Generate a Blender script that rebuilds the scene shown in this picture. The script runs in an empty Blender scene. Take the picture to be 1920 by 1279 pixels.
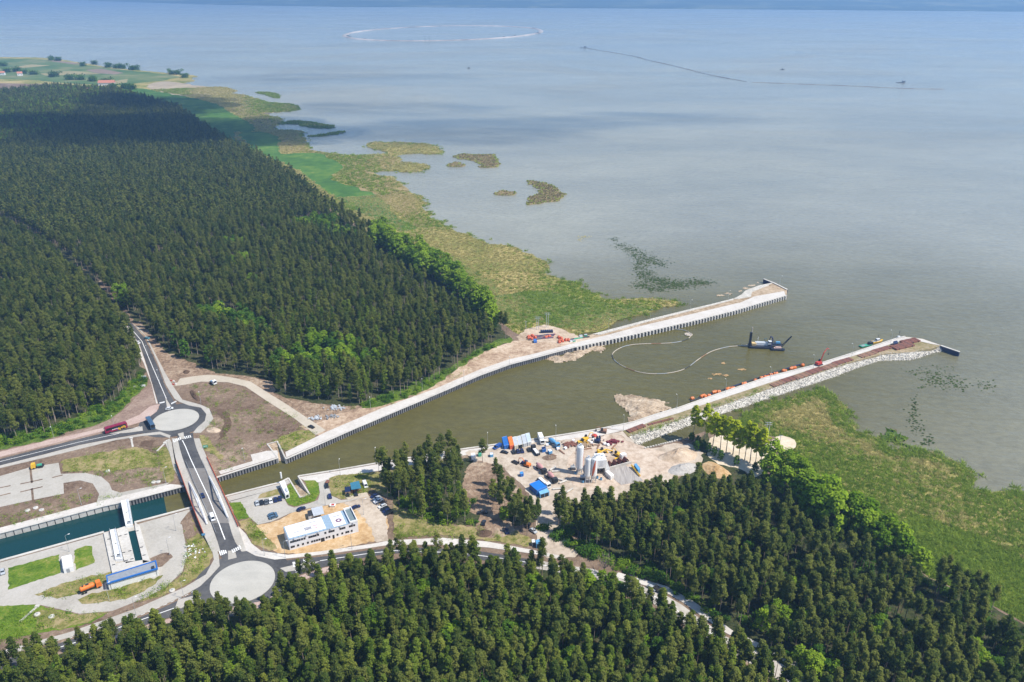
import bpy, bmesh, math, random
import numpy as np
from mathutils import Vector, Matrix
from mathutils.geometry import tessellate_polygon
random.seed(7)
rng = np.random.default_rng(7)
R = math.radians
S = bpy.context.scene
C = S.collection
# ------------------------------------------------------------------ camera
CAM_H = 240.0
PITCH = R(24.0)
FPX = 1493.0
ZL = 3.0      # developed land, quays
ZM = 0.5      # marsh
cp, sp_ = math.cos(PITCH), math.sin(PITCH)

def G(px, py, z=ZL):
    """a point of the photograph (1920 px wide) as a point of the plane at height z"""
    x = (px - 960.0) / FPX
    y = (py - 639.5) / FPX
    dx, dy, dz = x, cp - y * sp_, -sp_ - y * cp
    t = (CAM_H - z) / -dz
    return Vector((dx * t, dy * t, z))

def GP(pts, z=ZL):
    return [G(p[0], p[1], z) for p in pts]

cam = bpy.data.objects.new('camera', bpy.data.cameras.new('camera'))
C.objects.link(cam)
cam.location = (0, 0, CAM_H)
cam.rotation_euler = (R(90) - PITCH, 0, 0)
cam.data.sensor_width = 36.0
cam.data.lens = FPX / 1920.0 * 36.0
cam.data.clip_start = 1.0
cam.data.clip_end = 60000.0
S.camera = cam

# ------------------------------------------------------------------ tagging
def tag(o, label=None, cat=None, group=None, kind=None):
    if label: o['label'] = label
    if cat: o['category'] = cat
    if group: o['group'] = group
    if kind: o['kind'] = kind
    return o

def thing(name, label, cat, loc=(0, 0, 0), rz=0.0, group=None):
    o = bpy.data.objects.new(name, None)
    C.objects.link(o)
    o.empty_display_size = 0.5
    o.location = loc
    o.rotation_euler = (0, 0, rz)
    return tag(o, label, cat, group)

def dup(root, loc, rz, label=None, group=None, scale=None):
    r = root.copy(); C.objects.link(r)
    r.location = loc; r.rotation_euler = (0, 0, rz)
    if scale is not None: r.scale = scale if hasattr(scale, '__len__') else (scale,) * 3
    if label: r['label'] = label
    if group: r['group'] = group
    for ch in list(KIDS.get(root.name, [])):
        c = ch.copy(); C.objects.link(c); c.parent = r
        KIDS.setdefault(r.name, []).append(c)
        for g in list(KIDS.get(ch.name, [])):
            d = g.copy(); C.objects.link(d); d.parent = c
            KIDS.setdefault(c.name, []).append(d)
    return r
KIDS = {}

# ------------------------------------------------------------------ mesh builder
class MB:
    def __init__(s):
        s.v = []; s.f = []
    def add(s, vs, fs):
        n = len(s.v)
        s.v.extend([tuple(v) for v in vs])
        s.f.extend([tuple(i + n for i in f) for f in fs])
        return s
    def box(s, c, size, rz=0.0, taper=1.0, tilt=None):
        hx, hy, hz = size[0] / 2, size[1] / 2, size[2] / 2
        vs = []
        for z, k in ((-hz, 1.0), (hz, taper)):
            for x, y in ((-hx, -hy), (hx, -hy), (hx, hy), (-hx, hy)):
                vs.append(Vector((x * k, y * k, z)))
        M = Matrix.Rotation(rz, 3, 'Z')
        if tilt is not None: M = M @ Matrix.Rotation(tilt[0], 3, tilt[1])
        vs = [M @ v + Vector(c) for v in vs]
        return s.add(vs, [(0, 3, 2, 1), (4, 5, 6, 7), (0, 1, 5, 4), (1, 2, 6, 5), (2, 3, 7, 6), (3, 0, 4, 7)])
    def tube(s, pts, r, n=6, caps=True):
        """tube along a polyline; r one radius or a list"""
        pts = [Vector(p) for p in pts]
        rr = r if hasattr(r, '__len__') else [r] * len(pts)
        vs, fs = [], []
        for i, p in enumerate(pts):
            d = (pts[min(i + 1, len(pts) - 1)] - pts[max(i - 1, 0)])
            if d.length < 1e-9: d = Vector((0, 0, 1))
            d.normalize()
            a = Vector((0, 0, 1)) if abs(d.z) < 0.95 else Vector((1, 0, 0))
            u = d.cross(a).normalized(); w = u.cross(d)
            for k in range(n):
                t = 2 * math.pi * k / n
                vs.append(p + (u * math.cos(t) + w * math.sin(t)) * rr[i])
        for i in range(len(pts) - 1):
            for k in range(n):
                a, b = i * n + k, i * n + (k + 1) % n
                fs.append((a, b, b + n, a + n))
        if caps:
            fs.append(tuple(range(n - 1, -1, -1)))
            m = (len(pts) - 1) * n
            fs.append(tuple(range(m, m + n)))
        return s.add(vs, fs)
    def lathe(s, prof, n=16, c=(0, 0, 0), axis='Z'):
        vs, fs = [], []
        for r, z in prof:
            for k in range(n):
                t = 2 * math.pi * k / n
                p = Vector((r * math.cos(t), r * math.sin(t), z))
                if axis == 'X': p = Vector((p.z, p.x, p.y))
                if axis == 'Y': p = Vector((p.x, p.z, p.y))
                vs.append(p + Vector(c))
        for i in range(len(prof) - 1):
            for k in range(n):
                a, b = i * n + k, i * n + (k + 1) % n
                fs.append((a, b, b + n, a + n))
        fs.append(tuple(range(n - 1, -1, -1)))
        m = (len(prof) - 1) * n
        fs.append(tuple(range(m, m + n)))
        return s.add(vs, fs)
    def prism(s, pts, z0, z1):
        """pts: outline (x,y) in order, straight extrusion"""
        n = len(pts)
        vs = [(p[0], p[1], z0) for p in pts] + [(p[0], p[1], z1) for p in pts]
        fs = [(i, (i + 1) % n, (i + 1) % n + n, i + n) for i in range(n)]
        tri = tessellate_polygon([[Vector((p[0], p[1], 0)) for p in pts]])
        ar = sum(pts[i][0] * pts[(i + 1) % n][1] - pts[(i + 1) % n][0] * pts[i][1] for i in range(n))
        for t in tri:
            a, b, c = t
            x = (pts[b][0] - pts[a][0]) * (pts[c][1] - pts[a][1]) - (pts[b][1] - pts[a][1]) * (pts[c][0] - pts[a][0])
            if x < 0: t = (a, c, b)
            fs.append(tuple(i + n for i in t)); fs.append(tuple(reversed(t)))
        if ar < 0: fs[:n] = [tuple(reversed(f)) for f in fs[:n]]
        return s.add(vs, fs)
    def xzprism(s, prof, y0, y1):
        """profile in x,z extruded along y"""
        n = len(prof)
        vs = [(p[0], y0, p[1]) for p in prof] + [(p[0], y1, p[1]) for p in prof]
        fs = [(i, (i + 1) % n, (i + 1) % n + n, i + n) for i in range(n)]
        fs.append(tuple(range(n - 1, -1, -1))); fs.append(tuple(range(n, 2 * n)))
        return s.add(vs, fs)
    def build(s, name, mat, parent=None, loc=None, smooth=False, bevel=0.0):
        me = bpy.data.meshes.new(name)
        me.from_pydata(s.v, [], s.f)
        me.update()
        if mat is not None:
            for m in (mat if isinstance(mat, (list, tuple)) else [mat]): me.materials.append(m)
        bm = bmesh.new(); bm.from_mesh(me)
        bmesh.ops.recalc_face_normals(bm, faces=bm.faces)
        bm.to_mesh(me); bm.free()
        if smooth:
            me.polygons.foreach_set('use_smooth', [True] * len(me.polygons))
        o = bpy.data.objects.new(name, me)
        C.objects.link(o)
        if loc is not None: o.location = loc
        if parent is not None:
            o.parent = parent
            KIDS.setdefault(parent.name, []).append(o)
        if bevel:
            b = o.modifiers.new('bevel', 'BEVEL'); b.width = bevel; b.segments = 2; b.limit_method = 'ANGLE'
        return o

def raw(name, verts, faces, mat, parent=None, smooth=False):
    me = bpy.data.meshes.new(name)
    me.from_pydata([tuple(v) for v in verts], [], faces)
    me.update()
    if mat is not None: me.materials.append(mat)
    if smooth: me.polygons.foreach_set('use_smooth', [True] * len(me.polygons))
    o = bpy.data.objects.new(name, me); C.objects.link(o)
    if parent is not None:
        o.parent = parent; KIDS.setdefault(parent.name, []).append(o)
    return o

# ------------------------------------------------------------------ outlines
def smooth(pts, n=2, closed=True):
    for _ in range(n):
        out = []
        m = len(pts)
        for i in range(m if closed else m - 1):
            a, b = pts[i], pts[(i + 1) % m]
            out.append(a * 0.75 + b * 0.25); out.append(a * 0.25 + b * 0.75)
        if not closed: out = [pts[0]] + out + [pts[-1]]
        pts = out
    return pts

def rough(pts, amp, step, closed=True, seed=1):
    """resample an outline every step metres and push it in and out a little"""
    r = random.Random(seed)
    out = []
    m = len(pts)
    for i in range(m if closed else m - 1):
        a, b = pts[i], pts[(i + 1) % m]
        L = (b - a).length
        k = max(1, min(60, int(L / step)))
        d = (b - a)
        nrm = Vector((-d.y, d.x, 0)).normalized() if L > 1e-6 else Vector((0, 0, 0))
        for j in range(k):
            q = a + d * (j / k)
            out.append(q + nrm * r.gauss(0, amp))
    if not closed: out.append(pts[-1])
    return out

def sheet(name, pts, mat, skirt=0.0, kind='structure', dz=0.0, parent=None, splay=0.0):
    """flat polygon (world points) with optional skirt going down"""
    P = [Vector((p.x, p.y, p.z + dz)) for p in pts]
    n = len(P)
    tri = tessellate_polygon([[Vector((p.x, p.y, 0)) for p in P]])
    fs = []
    for t in tri:
        a, b, c = (P[i] for i in t)
        if (b.x - a.x) * (c.y - a.y) - (b.y - a.y) * (c.x - a.x) < 0: t = (t[0], t[2], t[1])
        fs.append(tuple(t))
    vs = list(P)
    if skirt:
        ar = sum(P[i].x * P[(i + 1) % n].y - P[(i + 1) % n].x * P[i].y for i in range(n))
        sg = 1 if ar > 0 else -1
        for i, p in enumerate(P):
            a, b = P[i - 1], P[(i + 1) % n]
            d = (b - a); nn = Vector((d.y, -d.x, 0)) * sg
            nn = nn.normalized() if nn.length > 1e-6 else Vector((0, 0, 0))
            vs.append(Vector((p.x, p.y, p.z - skirt)) + nn * splay)
        for i in range(n):
            j = (i + 1) % n
            fs.append((i, i + n, j + n, j) if ar > 0 else (i, j, j + n, i + n))
    o = raw(name, vs, fs, mat, parent)
    if kind: o['kind'] = kind
    return o

SOFT = {'lawn': (.22, 1.4), 'grass_patch': (.5, 1.8), 'bank': (.45, 1.8), 'bare_patch': (.4, 1.5), 'undergrowth': (.9, 3), 'forest_floor': (.9, 4), 'sand_strip': (.6, 2.5), 'slope': (.4, 2.5), 'spoil_band': (.5, 2), 'yard': (.6, 2.5),
        'building_plot': (.4, 1.6), 'meadow': (2.2, 9), 'reed_flat': (3.5, 14), 'dry_bank': (1.5, 8), 'field': (3, 25), 'sand_patch': (.5, 2.5)}
def psheet(name, px, mat, z=ZL, dz=0.0, sm=0, ro=None, **kw):
    P = GP(px, z)
    if sm: P = smooth(P, sm)
    if ro is None and name in SOFT: ro = SOFT[name]
    if ro: P = rough(P, ro[0], ro[1], seed=int(px[0][0] * 7 + px[0][1]) % 999)
    return sheet(name, P, mat, dz=dz, **kw)

def strip_pts(line, w0, w1=None):
    """polyline -> left and right offset lines (world)"""
    w1 = w0 if w1 is None else w1
    L, Rr = [], []
    for i, p in enumerate(line):
        d = line[min(i + 1, len(line) - 1)] - line[max(i - 1, 0)]
        n = Vector((-d.y, d.x, 0)).normalized()
        L.append(p + n * w0); Rr.append(p - n * w1)
    return L, Rr

def ribbon(name, line, w, mat, dz=0.0, kind='structure', parent=None, thick=0.0):
    L, Rr = strip_pts(line, w / 2)
    n = len(line)
    vs = [p + Vector((0, 0, dz)) for p in L] + [p + Vector((0, 0, dz)) for p in Rr]
    fs = [(i + n, i + 1 + n, i + 1, i) for i in range(n - 1)]
    if thick:
        m = len(vs)
        vs += [v - Vector((0, 0, thick)) for v in vs]
        for i in range(n - 1):
            fs.append((i, i + 1, i + 1 + m, i + m)); fs.append((i + n + 1, i + n, i + n + m, i + n + 1 + m))
        fs.append((0, m, n + m, n)); fs.append((n - 1, 2 * n - 1, 2 * n - 1 + m, n - 1 + m))
    o = raw(name, vs, fs, mat, parent)
    if kind: o['kind'] = kind
    return o

def resample(line, step):
    out = [line[0]]
    for a, b in zip(line, line[1:]):
        L = (b - a).length
        k = max(1, int(round(L / step)))
        for j in range(1, k + 1): out.append(a + (b - a) * (j / k))
    return out

def inside(P, X, Y):
    """numpy point in polygon; P list of Vectors"""
    px = np.array([p.x for p in P]); py = np.array([p.y for p in P])
    res = np.zeros(len(X), bool)
    j = len(P) - 1
    for i in range(len(P)):
        c = ((py[i] > Y) != (py[j] > Y))
        with np.errstate(divide='ignore', invalid='ignore'):
            xx = (px[j] - px[i]) * (Y - py[i]) / (py[j] - py[i]) + px[i]
        res ^= c & (X < xx)
        j = i
    return res

def to_px(X, Y, Z):
    """world -> photograph pixels (numpy)"""
    dz = Z - CAM_H
    depth = Y * cp - dz * sp_
    up = Y * sp_ + dz * cp
    return 960 + FPX * X / depth, 639.5 - FPX * up / depth, depth
# ------------------------------------------------------------------ materials
MATS = {}
def nodes_of(name):
    m = bpy.data.materials.new(name); m.use_nodes = True
    nt = m.node_tree
    b = nt.nodes['Principled BSDF']
    return m, nt, b
def ramp(nt, stops, fac):
    r = nt.nodes.new('ShaderNodeValToRGB')
    el = r.color_ramp.elements
    el[0].position, el[0].color = stops[0][0], (*stops[0][1], 1)
    el[1].position, el[1].color = stops[-1][0], (*stops[-1][1], 1)
    for p, c in stops[1:-1]:
        e = el.new(p); e.color = (*c, 1)
    nt.links.new(fac, r.inputs['Fac'])
    return r.outputs['Color']
def wpos(nt, scale=(1, 1, 1), rot=(0, 0, 0)):
    g = nt.nodes.new('ShaderNodeNewGeometry')
    mp = nt.nodes.new('ShaderNodeMapping')
    mp.inputs['Scale'].default_value = scale
    mp.inputs['Rotation'].default_value = rot
    nt.links.new(g.outputs['Position'], mp.inputs['Vector'])
    return mp.outputs['Vector']
def noise(nt, vec, scale, detail=4, rough=0.55, dist=0.0):
    n = nt.nodes.new('ShaderNodeTexNoise')
    n.inputs['Scale'].default_value = scale
    n.inputs['Detail'].default_value = detail
    n.inputs['Roughness'].default_value = rough
    n.inputs['Distortion'].default_value = dist
    nt.links.new(vec, n.inputs['Vector'])
    return n.outputs['Fac']
def mixc(nt, fac, a, b, mode='MIX'):
    n = nt.nodes.new('ShaderNodeMix'); n.data_type = 'RGBA'; n.blend_type = mode
    for s, v in ((n.inputs[0], fac), (n.inputs[6], a), (n.inputs[7], b)):
        if hasattr(v, 'is_linked') or hasattr(v, 'links'): nt.links.new(v, s)
        elif isinstance(v, tuple): s.default_value = (*v, 1)
        else: s.default_value = v
    return n.outputs[2]
def math_(nt, op, a, b=None):
    n = nt.nodes.new('ShaderNodeMath'); n.operation = op
    for s, v in ((n.inputs[0], a), (n.inputs[1], b)):
        if v is None: continue
        if hasattr(v, 'links'): nt.links.new(v, s)
        else: s.default_value = v
    return n.outputs[0]
def mapr(nt, v, a, b, c=0.0, d=1.0):
    n = nt.nodes.new('ShaderNodeMapRange')
    nt.links.new(v, n.inputs[0])
    for i, x in zip((1, 2, 3, 4), (a, b, c, d)): n.inputs[i].default_value = x
    return n.outputs[0]
def bump(nt, b, h, strength, dist):
    n = nt.nodes.new('ShaderNodeBump')
    n.inputs['Strength'].default_value = strength
    n.inputs['Distance'].default_value = dist
    nt.links.new(h, n.inputs['Height'])
    nt.links.new(n.outputs['Normal'], b.inputs['Normal'])

def plain(name, col, rough=0.6, metal=0.0, vary=0.12, scale=0.8, coat=0.0):
    """painted / built surface with a little wear"""
    if name in MATS: return MATS[name]
    m, nt, b = nodes_of(name)
    tc = nt.nodes.new('ShaderNodeTexCoord')
    f = noise(nt, tc.outputs['Object'], scale, 5, 0.6)
    lo = tuple(max(0, c * (1 - vary)) for c in col); hi = tuple(min(1, c * (1 + vary)) for c in col)
    nt.links.new(ramp(nt, [(0.3, lo), (0.7, hi)], f), b.inputs['Base Color'])
    b.inputs['Roughness'].default_value = rough
    b.inputs['Metallic'].default_value = metal
    if coat: b.inputs['Coat Weight'].default_value = coat
    MATS[name] = m
    return m

def ground_mat(name, stops, scale=0.05, fine=0.8, fmix=0.5, bscale=0.6, bstr=0.5, bdist=0.4, rough=0.95, stretch=(1, 1, 1), rot=0.0, speck=None, detail=6):
    """two scales of noise through a colour ramp, in world space, with real relief"""
    m, nt, b = nodes_of(name)
    v = wpos(nt, stretch, (0, 0, rot))
    a = noise(nt, v, scale, detail, 0.6, 0.6)
    c = noise(nt, v, fine, 5, 0.65)
    mx = nt.nodes.new('ShaderNodeMix'); mx.data_type = 'FLOAT'
    mx.inputs[0].default_value = fmix
    nt.links.new(a, mx.inputs[2]); nt.links.new(c, mx.inputs[3])
    col = ramp(nt, [(min(1, max(0, .5 + (q - .5) * .62)), c_) for q, c_ in stops], mx.outputs[0])
    if speck:
        s = noise(nt, v, speck[1], 2, 0.5)
        k = mapr(nt, s, speck[2], speck[2] + 0.05)
        col = mixc(nt, k, col, speck[0])
    nt.links.new(col, b.inputs['Base Color'])
    b.inputs['Roughness'].default_value = rough
    b.inputs['Specular IOR Level'].default_value = 0.15
    if bstr:
        h = noise(nt, v, bscale, 6, 0.65)
        bump(nt, b, h, bstr, bdist)
    MATS[name] = m
    return m

# natural ground
M_soil = ground_mat('brown_soil', [(0.28, (.105, .068, .046)), (0.45, (.185, .130, .092)), (0.58, (.225, .162, .115)), (0.72, (.33, .25, .18))], 0.035, 0.55, 0.45, 0.5, 0.8, 0.8, speck=((.40, .34, .28), 0.9, 0.70))
M_sand = ground_mat('pale_sand', [(0.25, (.27, .195, .13)), (0.5, (.48, .375, .275)), (0.75, (.62, .52, .41))], 0.05, 0.35, 0.45, 0.5, 0.7, 0.6)
M_sandw = ground_mat('wet_sand', [(0.3, (.21, .145, .09)), (0.5, (.45, .345, .24)), (0.7, (.63, .52, .39))], 0.11, 0.6, 0.5, 0.22, 1.0, 2.2, stretch=(1, 1.7, 1), rot=0.6)
M_osand = ground_mat('ochre_sand', [(0.3, (.36, .22, .10)), (0.5, (.50, .34, .18)), (0.7, (.60, .46, .30))], 0.07, 0.5, 0.5, 0.8, 0.6, 0.4)
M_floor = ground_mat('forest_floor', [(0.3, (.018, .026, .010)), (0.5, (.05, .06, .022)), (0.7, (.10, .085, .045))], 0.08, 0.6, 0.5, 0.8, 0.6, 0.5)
M_under = ground_mat('undergrowth', [(0.3, (.045, .08, .012)), (0.5, (.09, .15, .02)), (0.72, (.16, .20, .04))], 0.08, 0.6, 0.55, 0.7, 1.0, 1.0)
M_grass = ground_mat('lawn_grass', [(0.3, (.055, .11, .010)), (0.5, (.11, .18, .016)), (0.66, (.19, .21, .04)), (0.8, (.32, .28, .12))], 0.16, 0.9, 0.5, 0.9, 0.5, 0.3)
M_dry = ground_mat('dry_grass', [(0.3, (.09, .11, .022)), (0.46, (.20, .185, .06)), (0.6, (.31, .25, .12)), (0.75, (.36, .28, .17))], 0.06, 0.5, 0.5, 0.8, 0.5, 0.3)
M_meadow = ground_mat('meadow_grass', [(0.3, (.040, .105, .022)), (0.5, (.065, .15, .026)), (0.66, (.12, .20, .035)), (0.8, (.26, .25, .10))], 0.012, 0.06, 0.5, 0.6, 0.4, 0.4)
M_marsh = ground_mat('marsh_reed_bed', [(0.28, (.12, .16, .022)), (0.42, (.20, .215, .045)), (0.55, (.36, .30, .11)), (0.72, (.48, .37, .17))], 0.014, 0.22, 0.42, 0.35, 1.0, 1.6, stretch=(1, 1.0, 1))
M_reed = ground_mat('dry_reed', [(0.3, (.17, .14, .055)), (0.5, (.29, .225, .105)), (0.7, (.38, .29, .15))], 0.03, 0.3, 0.5, 0.4, 1.0, 1.5)
M_reedg = ground_mat('green_reed', [(0.3, (.045, .085, .018)), (0.5, (.085, .14, .028)), (0.7, (.14, .18, .045))], 0.05, 0.4, 0.5, 0.5, 1.0, 1.5)
M_field = ground_mat('far_field', [(0.3, (.06, .12, .035)), (0.5, (.10, .16, .05)), (0.7, (.22, .22, .10))], 0.006, 0.02, 0.4, 0.1, 0.0, 0.1)
# built ground
M_asph = ground_mat('asphalt', [(0.3, (.056, .056, .059)), (0.5, (.085, .085, .088)), (0.8, (.125, .123, .12))], 0.05, 0.6, 0.4, 6, 0.15, 0.05, rough=0.85, stretch=(1, 1, 1))
M_asphold = ground_mat('bridge_asphalt', [(0.3, (.17, .158, .148)), (0.6, (.20, .188, .178)), (0.8, (.235, .222, .21))], 0.06, 0.5, 0.4, 6, 0.1, 0.05, rough=0.85)
M_pave = ground_mat('concrete_paving', [(0.25, (.33, .305, .265)), (0.5, (.41, .385, .34)), (0.75, (.47, .44, .40))], 0.06, 0.9, 0.45, 2, 0.15, 0.05, rough=0.9)
M_setts = ground_mat('stone_setts', [(0.25, (.37, .36, .325)), (0.5, (.43, .415, .375)), (0.75, (.48, .465, .42))], 0.1, 1.2, 0.5, 3, 0.3, 0.06, rough=0.9, stretch=(1, 2.4, 1), rot=0.4)
M_walk = ground_mat('pale_pavement', [(0.3, (.47, .435, .39)), (0.5, (.54, .505, .46)), (0.7, (.60, .57, .53))], 0.08, 0.8, 0.5, 3, 0.12, 0.05, rough=0.9)
M_pink = ground_mat('pink_pavement', [(0.3, (.36, .255, .22)), (0.5, (.44, .33, .285)), (0.7, (.5, .40, .35))], 0.1, 0.9, 0.5, 3, 0.12, 0.05)
M_track = ground_mat('sandy_track', [(0.3, (.33, .265, .20)), (0.5, (.46, .385, .305)), (0.7, (.55, .475, .39))], 0.07, 0.45, 0.5, 0.8, 0.5, 0.3)
M_mark = plain('road_paint', (.78, .78, .76), 0.7, vary=0.08)
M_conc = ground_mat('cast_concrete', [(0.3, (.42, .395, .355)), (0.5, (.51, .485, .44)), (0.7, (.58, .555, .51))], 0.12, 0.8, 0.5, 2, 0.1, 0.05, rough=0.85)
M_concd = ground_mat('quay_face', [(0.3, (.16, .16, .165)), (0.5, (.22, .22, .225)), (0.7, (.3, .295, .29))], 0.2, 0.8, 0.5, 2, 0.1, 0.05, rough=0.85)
M_rip = ground_mat('riprap_stone', [(0.3, (.36, .335, .29)), (0.45, (.49, .46, .405)), (0.6, (.58, .55, .49)), (0.75, (.66, .625, .565))], 0.25, 0.6, 0.6, 0.45, 1.0, 1.2, rough=0.9)

def water_mat(name, deep, shallow=None, rough=0.12, bscale=0.35, bstr=0.25, big=True):
    m, nt, b = nodes_of(name)
    v = wpos(nt)
    if shallow is not None:
        col = ramp(nt, [(0.35, deep), (0.65, shallow)], noise(nt, wpos(nt, (1, 2.2, 1), (0, 0, 0.25)), 0.0035, 4, 0.5, 0.8))
        nt.links.new(col, b.inputs['Base Color'])
    else:
        b.inputs['Base Color'].default_value = (*deep, 1)
    b.inputs['IOR'].default_value = 1.33
    if big:
        s = noise(nt, wpos(nt, (0.30, 1.6, 1), (0, 0, 0.12)), 0.0016, 5, 0.55, 1.2)
        r = mapr(nt, s, 0.38, 0.66, rough * 0.75, rough * 1.5)
        nt.links.new(r, b.inputs['Roughness'])
    else:
        b.inputs['Roughness'].default_value = rough
    h = noise(nt, wpos(nt, (1, 1.5, 1), (0, 0, 0.5)), bscale, 4, 0.6)
    bump(nt, b, h, bstr, 0.5)
    MATS[name] = m
    return m
# ------------------------------------------------------------------ world, sun, haze
SUN_EL, SUN_DIR = R(54), Vector((0.95, -0.30, 0)).normalized()   # towards the sun, on the ground
S.world = bpy.data.worlds.new('World'); S.world.use_nodes = True
wn = S.world.node_tree
bg = wn.nodes['Background']
sky = wn.nodes.new('ShaderNodeTexSky'); sky.sky_type = 'NISHITA'; sky.sun_disc = False
sky.sun_elevation = SUN_EL
sky.sun_rotation = math.atan2(SUN_DIR.x, SUN_DIR.y)
sky.air_density = 1.0; sky.dust_density = 0.2; sky.ozone_density = 3.0
wn.links.new(sky.outputs[0], bg.inputs['Color'])
bg.inputs['Strength'].default_value = 0.14
sl = bpy.data.lights.new('sun', 'SUN'); sl.energy = 5.0; sl.angle = R(0.53); sl.color = (1.0, 0.94, 0.84)
so = bpy.data.objects.new('sun', sl); C.objects.link(so)
sd = Vector((SUN_DIR.x * math.cos(SUN_EL), SUN_DIR.y * math.cos(SUN_EL), math.sin(SUN_EL)))
so.rotation_euler = sd.to_track_quat('Z', 'Y').to_euler()
so.location = (300, -200, 800)
S.cycles.transparent_max_bounces = 160
S.view_settings.view_transform = 'Standard'; S.view_settings.look = 'None'
S.view_settings.exposure = 0.35; S.view_settings.gamma = 1.0

# ------------------------------------------------------------------ water
def build_water():
    m, nt, b = nodes_of('lagoon_water')
    # sediment: clearer and greyer out in the lagoon, brown and stirred up between the breakwaters
    a0 = G(1020, 780, 0); a1 = G(1560, 600, 0)
    ax = math.atan2(a1.y - a0.y, a1.x - a0.x)
    g = nt.nodes.new('ShaderNodeNewGeometry')
    mp = nt.nodes.new('ShaderNodeMapping'); mp.vector_type = 'TEXTURE'
    mp.inputs['Location'].default_value = (a0.x, a0.y, 0)
    mp.inputs['Rotation'].default_value = (0, 0, ax)
    mp.inputs['Scale'].default_value = (420, 190, 1)
    nt.links.new(g.outputs['Position'], mp.inputs['Vector'])
    ln = nt.nodes.new('ShaderNodeVectorMath'); ln.operation = 'LENGTH'
    nt.links.new(mp.outputs[0], ln.inputs[0])
    wob = noise(nt, wpos(nt), 0.006, 4, 0.5)
    d = math_(nt, 'ADD', ln.outputs['Value'], math_(nt, 'MULTIPLY', wob, 0.5))
    k = mapr(nt, d, 0.75, 1.75)
    v = wpos(nt, (1, 2.2, 1), (0, 0, 0.25))
    lag = ramp(nt, [(0.32, (.205, .205, .165)), (0.68, (.275, .268, .208))], noise(nt, v, 0.0016, 4, 0.5, 0.8))
    col = mixc(nt, k, (.098, .086, .024), lag)
    ripple_tone = noise(nt, wpos(nt, (1, 1.7, 1), (0, 0, 0.35)), 0.16, 5, 0.7)
    ripple_tone2 = noise(nt, wpos(nt, (1, 1.7, 1), (0, 0, 0.2)), 0.012, 4, 0.6, 1.0)
    mul = math_(nt, 'MULTIPLY', mapr(nt, ripple_tone, 0.3, 0.7, 0.84, 1.16), mapr(nt, ripple_tone2, 0.3, 0.7, 0.92, 1.08))  # silt streaks whose tone also paints in the ripples' changing sky reflection
    vm = nt.nodes.new('ShaderNodeVectorMath'); vm.operation = 'SCALE'; nt.links.new(col, vm.inputs[0]); nt.links.new(mul, vm.inputs['Scale']); col = vm.outputs[0]
    nt.links.new(col, b.inputs['Base Color'])
    b.inputs['IOR'].default_value = 1.33
    s = noise(nt, wpos(nt, (0.55, 1.0, 1), (0, 0, 0.10)), 0.0016, 5, 0.6, 1.4)
    r = mapr(nt, s, 0.40, 0.64, 0.10, 0.26)
    nt.links.new(r, b.inputs['Roughness'])
    h = noise(nt, wpos(nt, (1, 1.5, 1), (0, 0, 0.5)), 0.28, 4, 0.65)
    h2 = noise(nt, wpos(nt, (1, 1.8, 1), (0, 0, 0.45)), 0.07, 3, 0.6)
    bump(nt, b, math_(nt, 'ADD', h, math_(nt, 'MULTIPLY', h2, 2.0)), 0.40, 0.8)
    W = 30000
    raw('lagoon_water', [(-W, -600, 0), (W, -600, 0), (W, 45000, 0), (-W, 45000, 0)], [(0, 1, 2, 3)], m)['kind'] = 'structure'
    lw = water_mat('lock_water', (.006, .040, .042), None, 0.10, 0.5, 0.25, big=False)
    psheet('lock_water', [(-160, 1050), (0, 1008), (200, 955), (300, 928), (306, 927), (312, 958), (318, 972), (190, 1010), (0, 1065), (-160, 1110)], lw, 0.05)
build_water()

# ------------------------------------------------------------------ land
LAND_N = GP([(1075, 652), (1000, 672), (955, 684), (900, 704), (819, 739), (665, 804), (536, 861), (521, 829), (501, 834), (521, 859),
             (414, 893), (345, 912), (245, 938), (195, 949), (0, 1000), (-160, 1042), (-400, 1000), (-1500, 700), (-1500, 150),
             (-300, 150), (100, 158), (205, 164), (265, 178), (335, 205), (385, 240), (440, 277), (495, 301), (545, 330), (592, 374), (640, 404),
             (700, 440), (748, 464), (790, 490), (855, 530), (905, 572), (935, 600), (962, 622), (975, 628), (988, 620), (1020, 612), (1045, 618), (1085, 634), (1110, 636)])
land_n = sheet('ground', LAND_N, M_soil, skirt=3.4)
LAND_S = GP([(-400, 1180), (-160, 1098), (0, 1052), (195, 998), (362, 951), (425, 930), (525, 905), (541, 897), (563, 933), (581, 928), (559, 893), (630, 882), (705, 869),
             (870, 842), (1020, 821), (1110, 807), (1137, 802), (1165, 806), (1178, 818), (1196, 838), (1210, 842), (1260, 829), (1290, 820),
             (1330, 806), (1400, 812), (1440, 817), (1470, 822), (1486, 831), (1470, 846), (1442, 858), (1450, 892), (1541, 955), (1583, 972), (1700, 1046), (1740, 1082),
             (1810, 1112), (1870, 1140), (1960, 1190), (2300, 1400), (2600, 1900), (-900, 1900)])
land_s = sheet('ground', LAND_S, M_soil, skirt=3.4)

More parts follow.
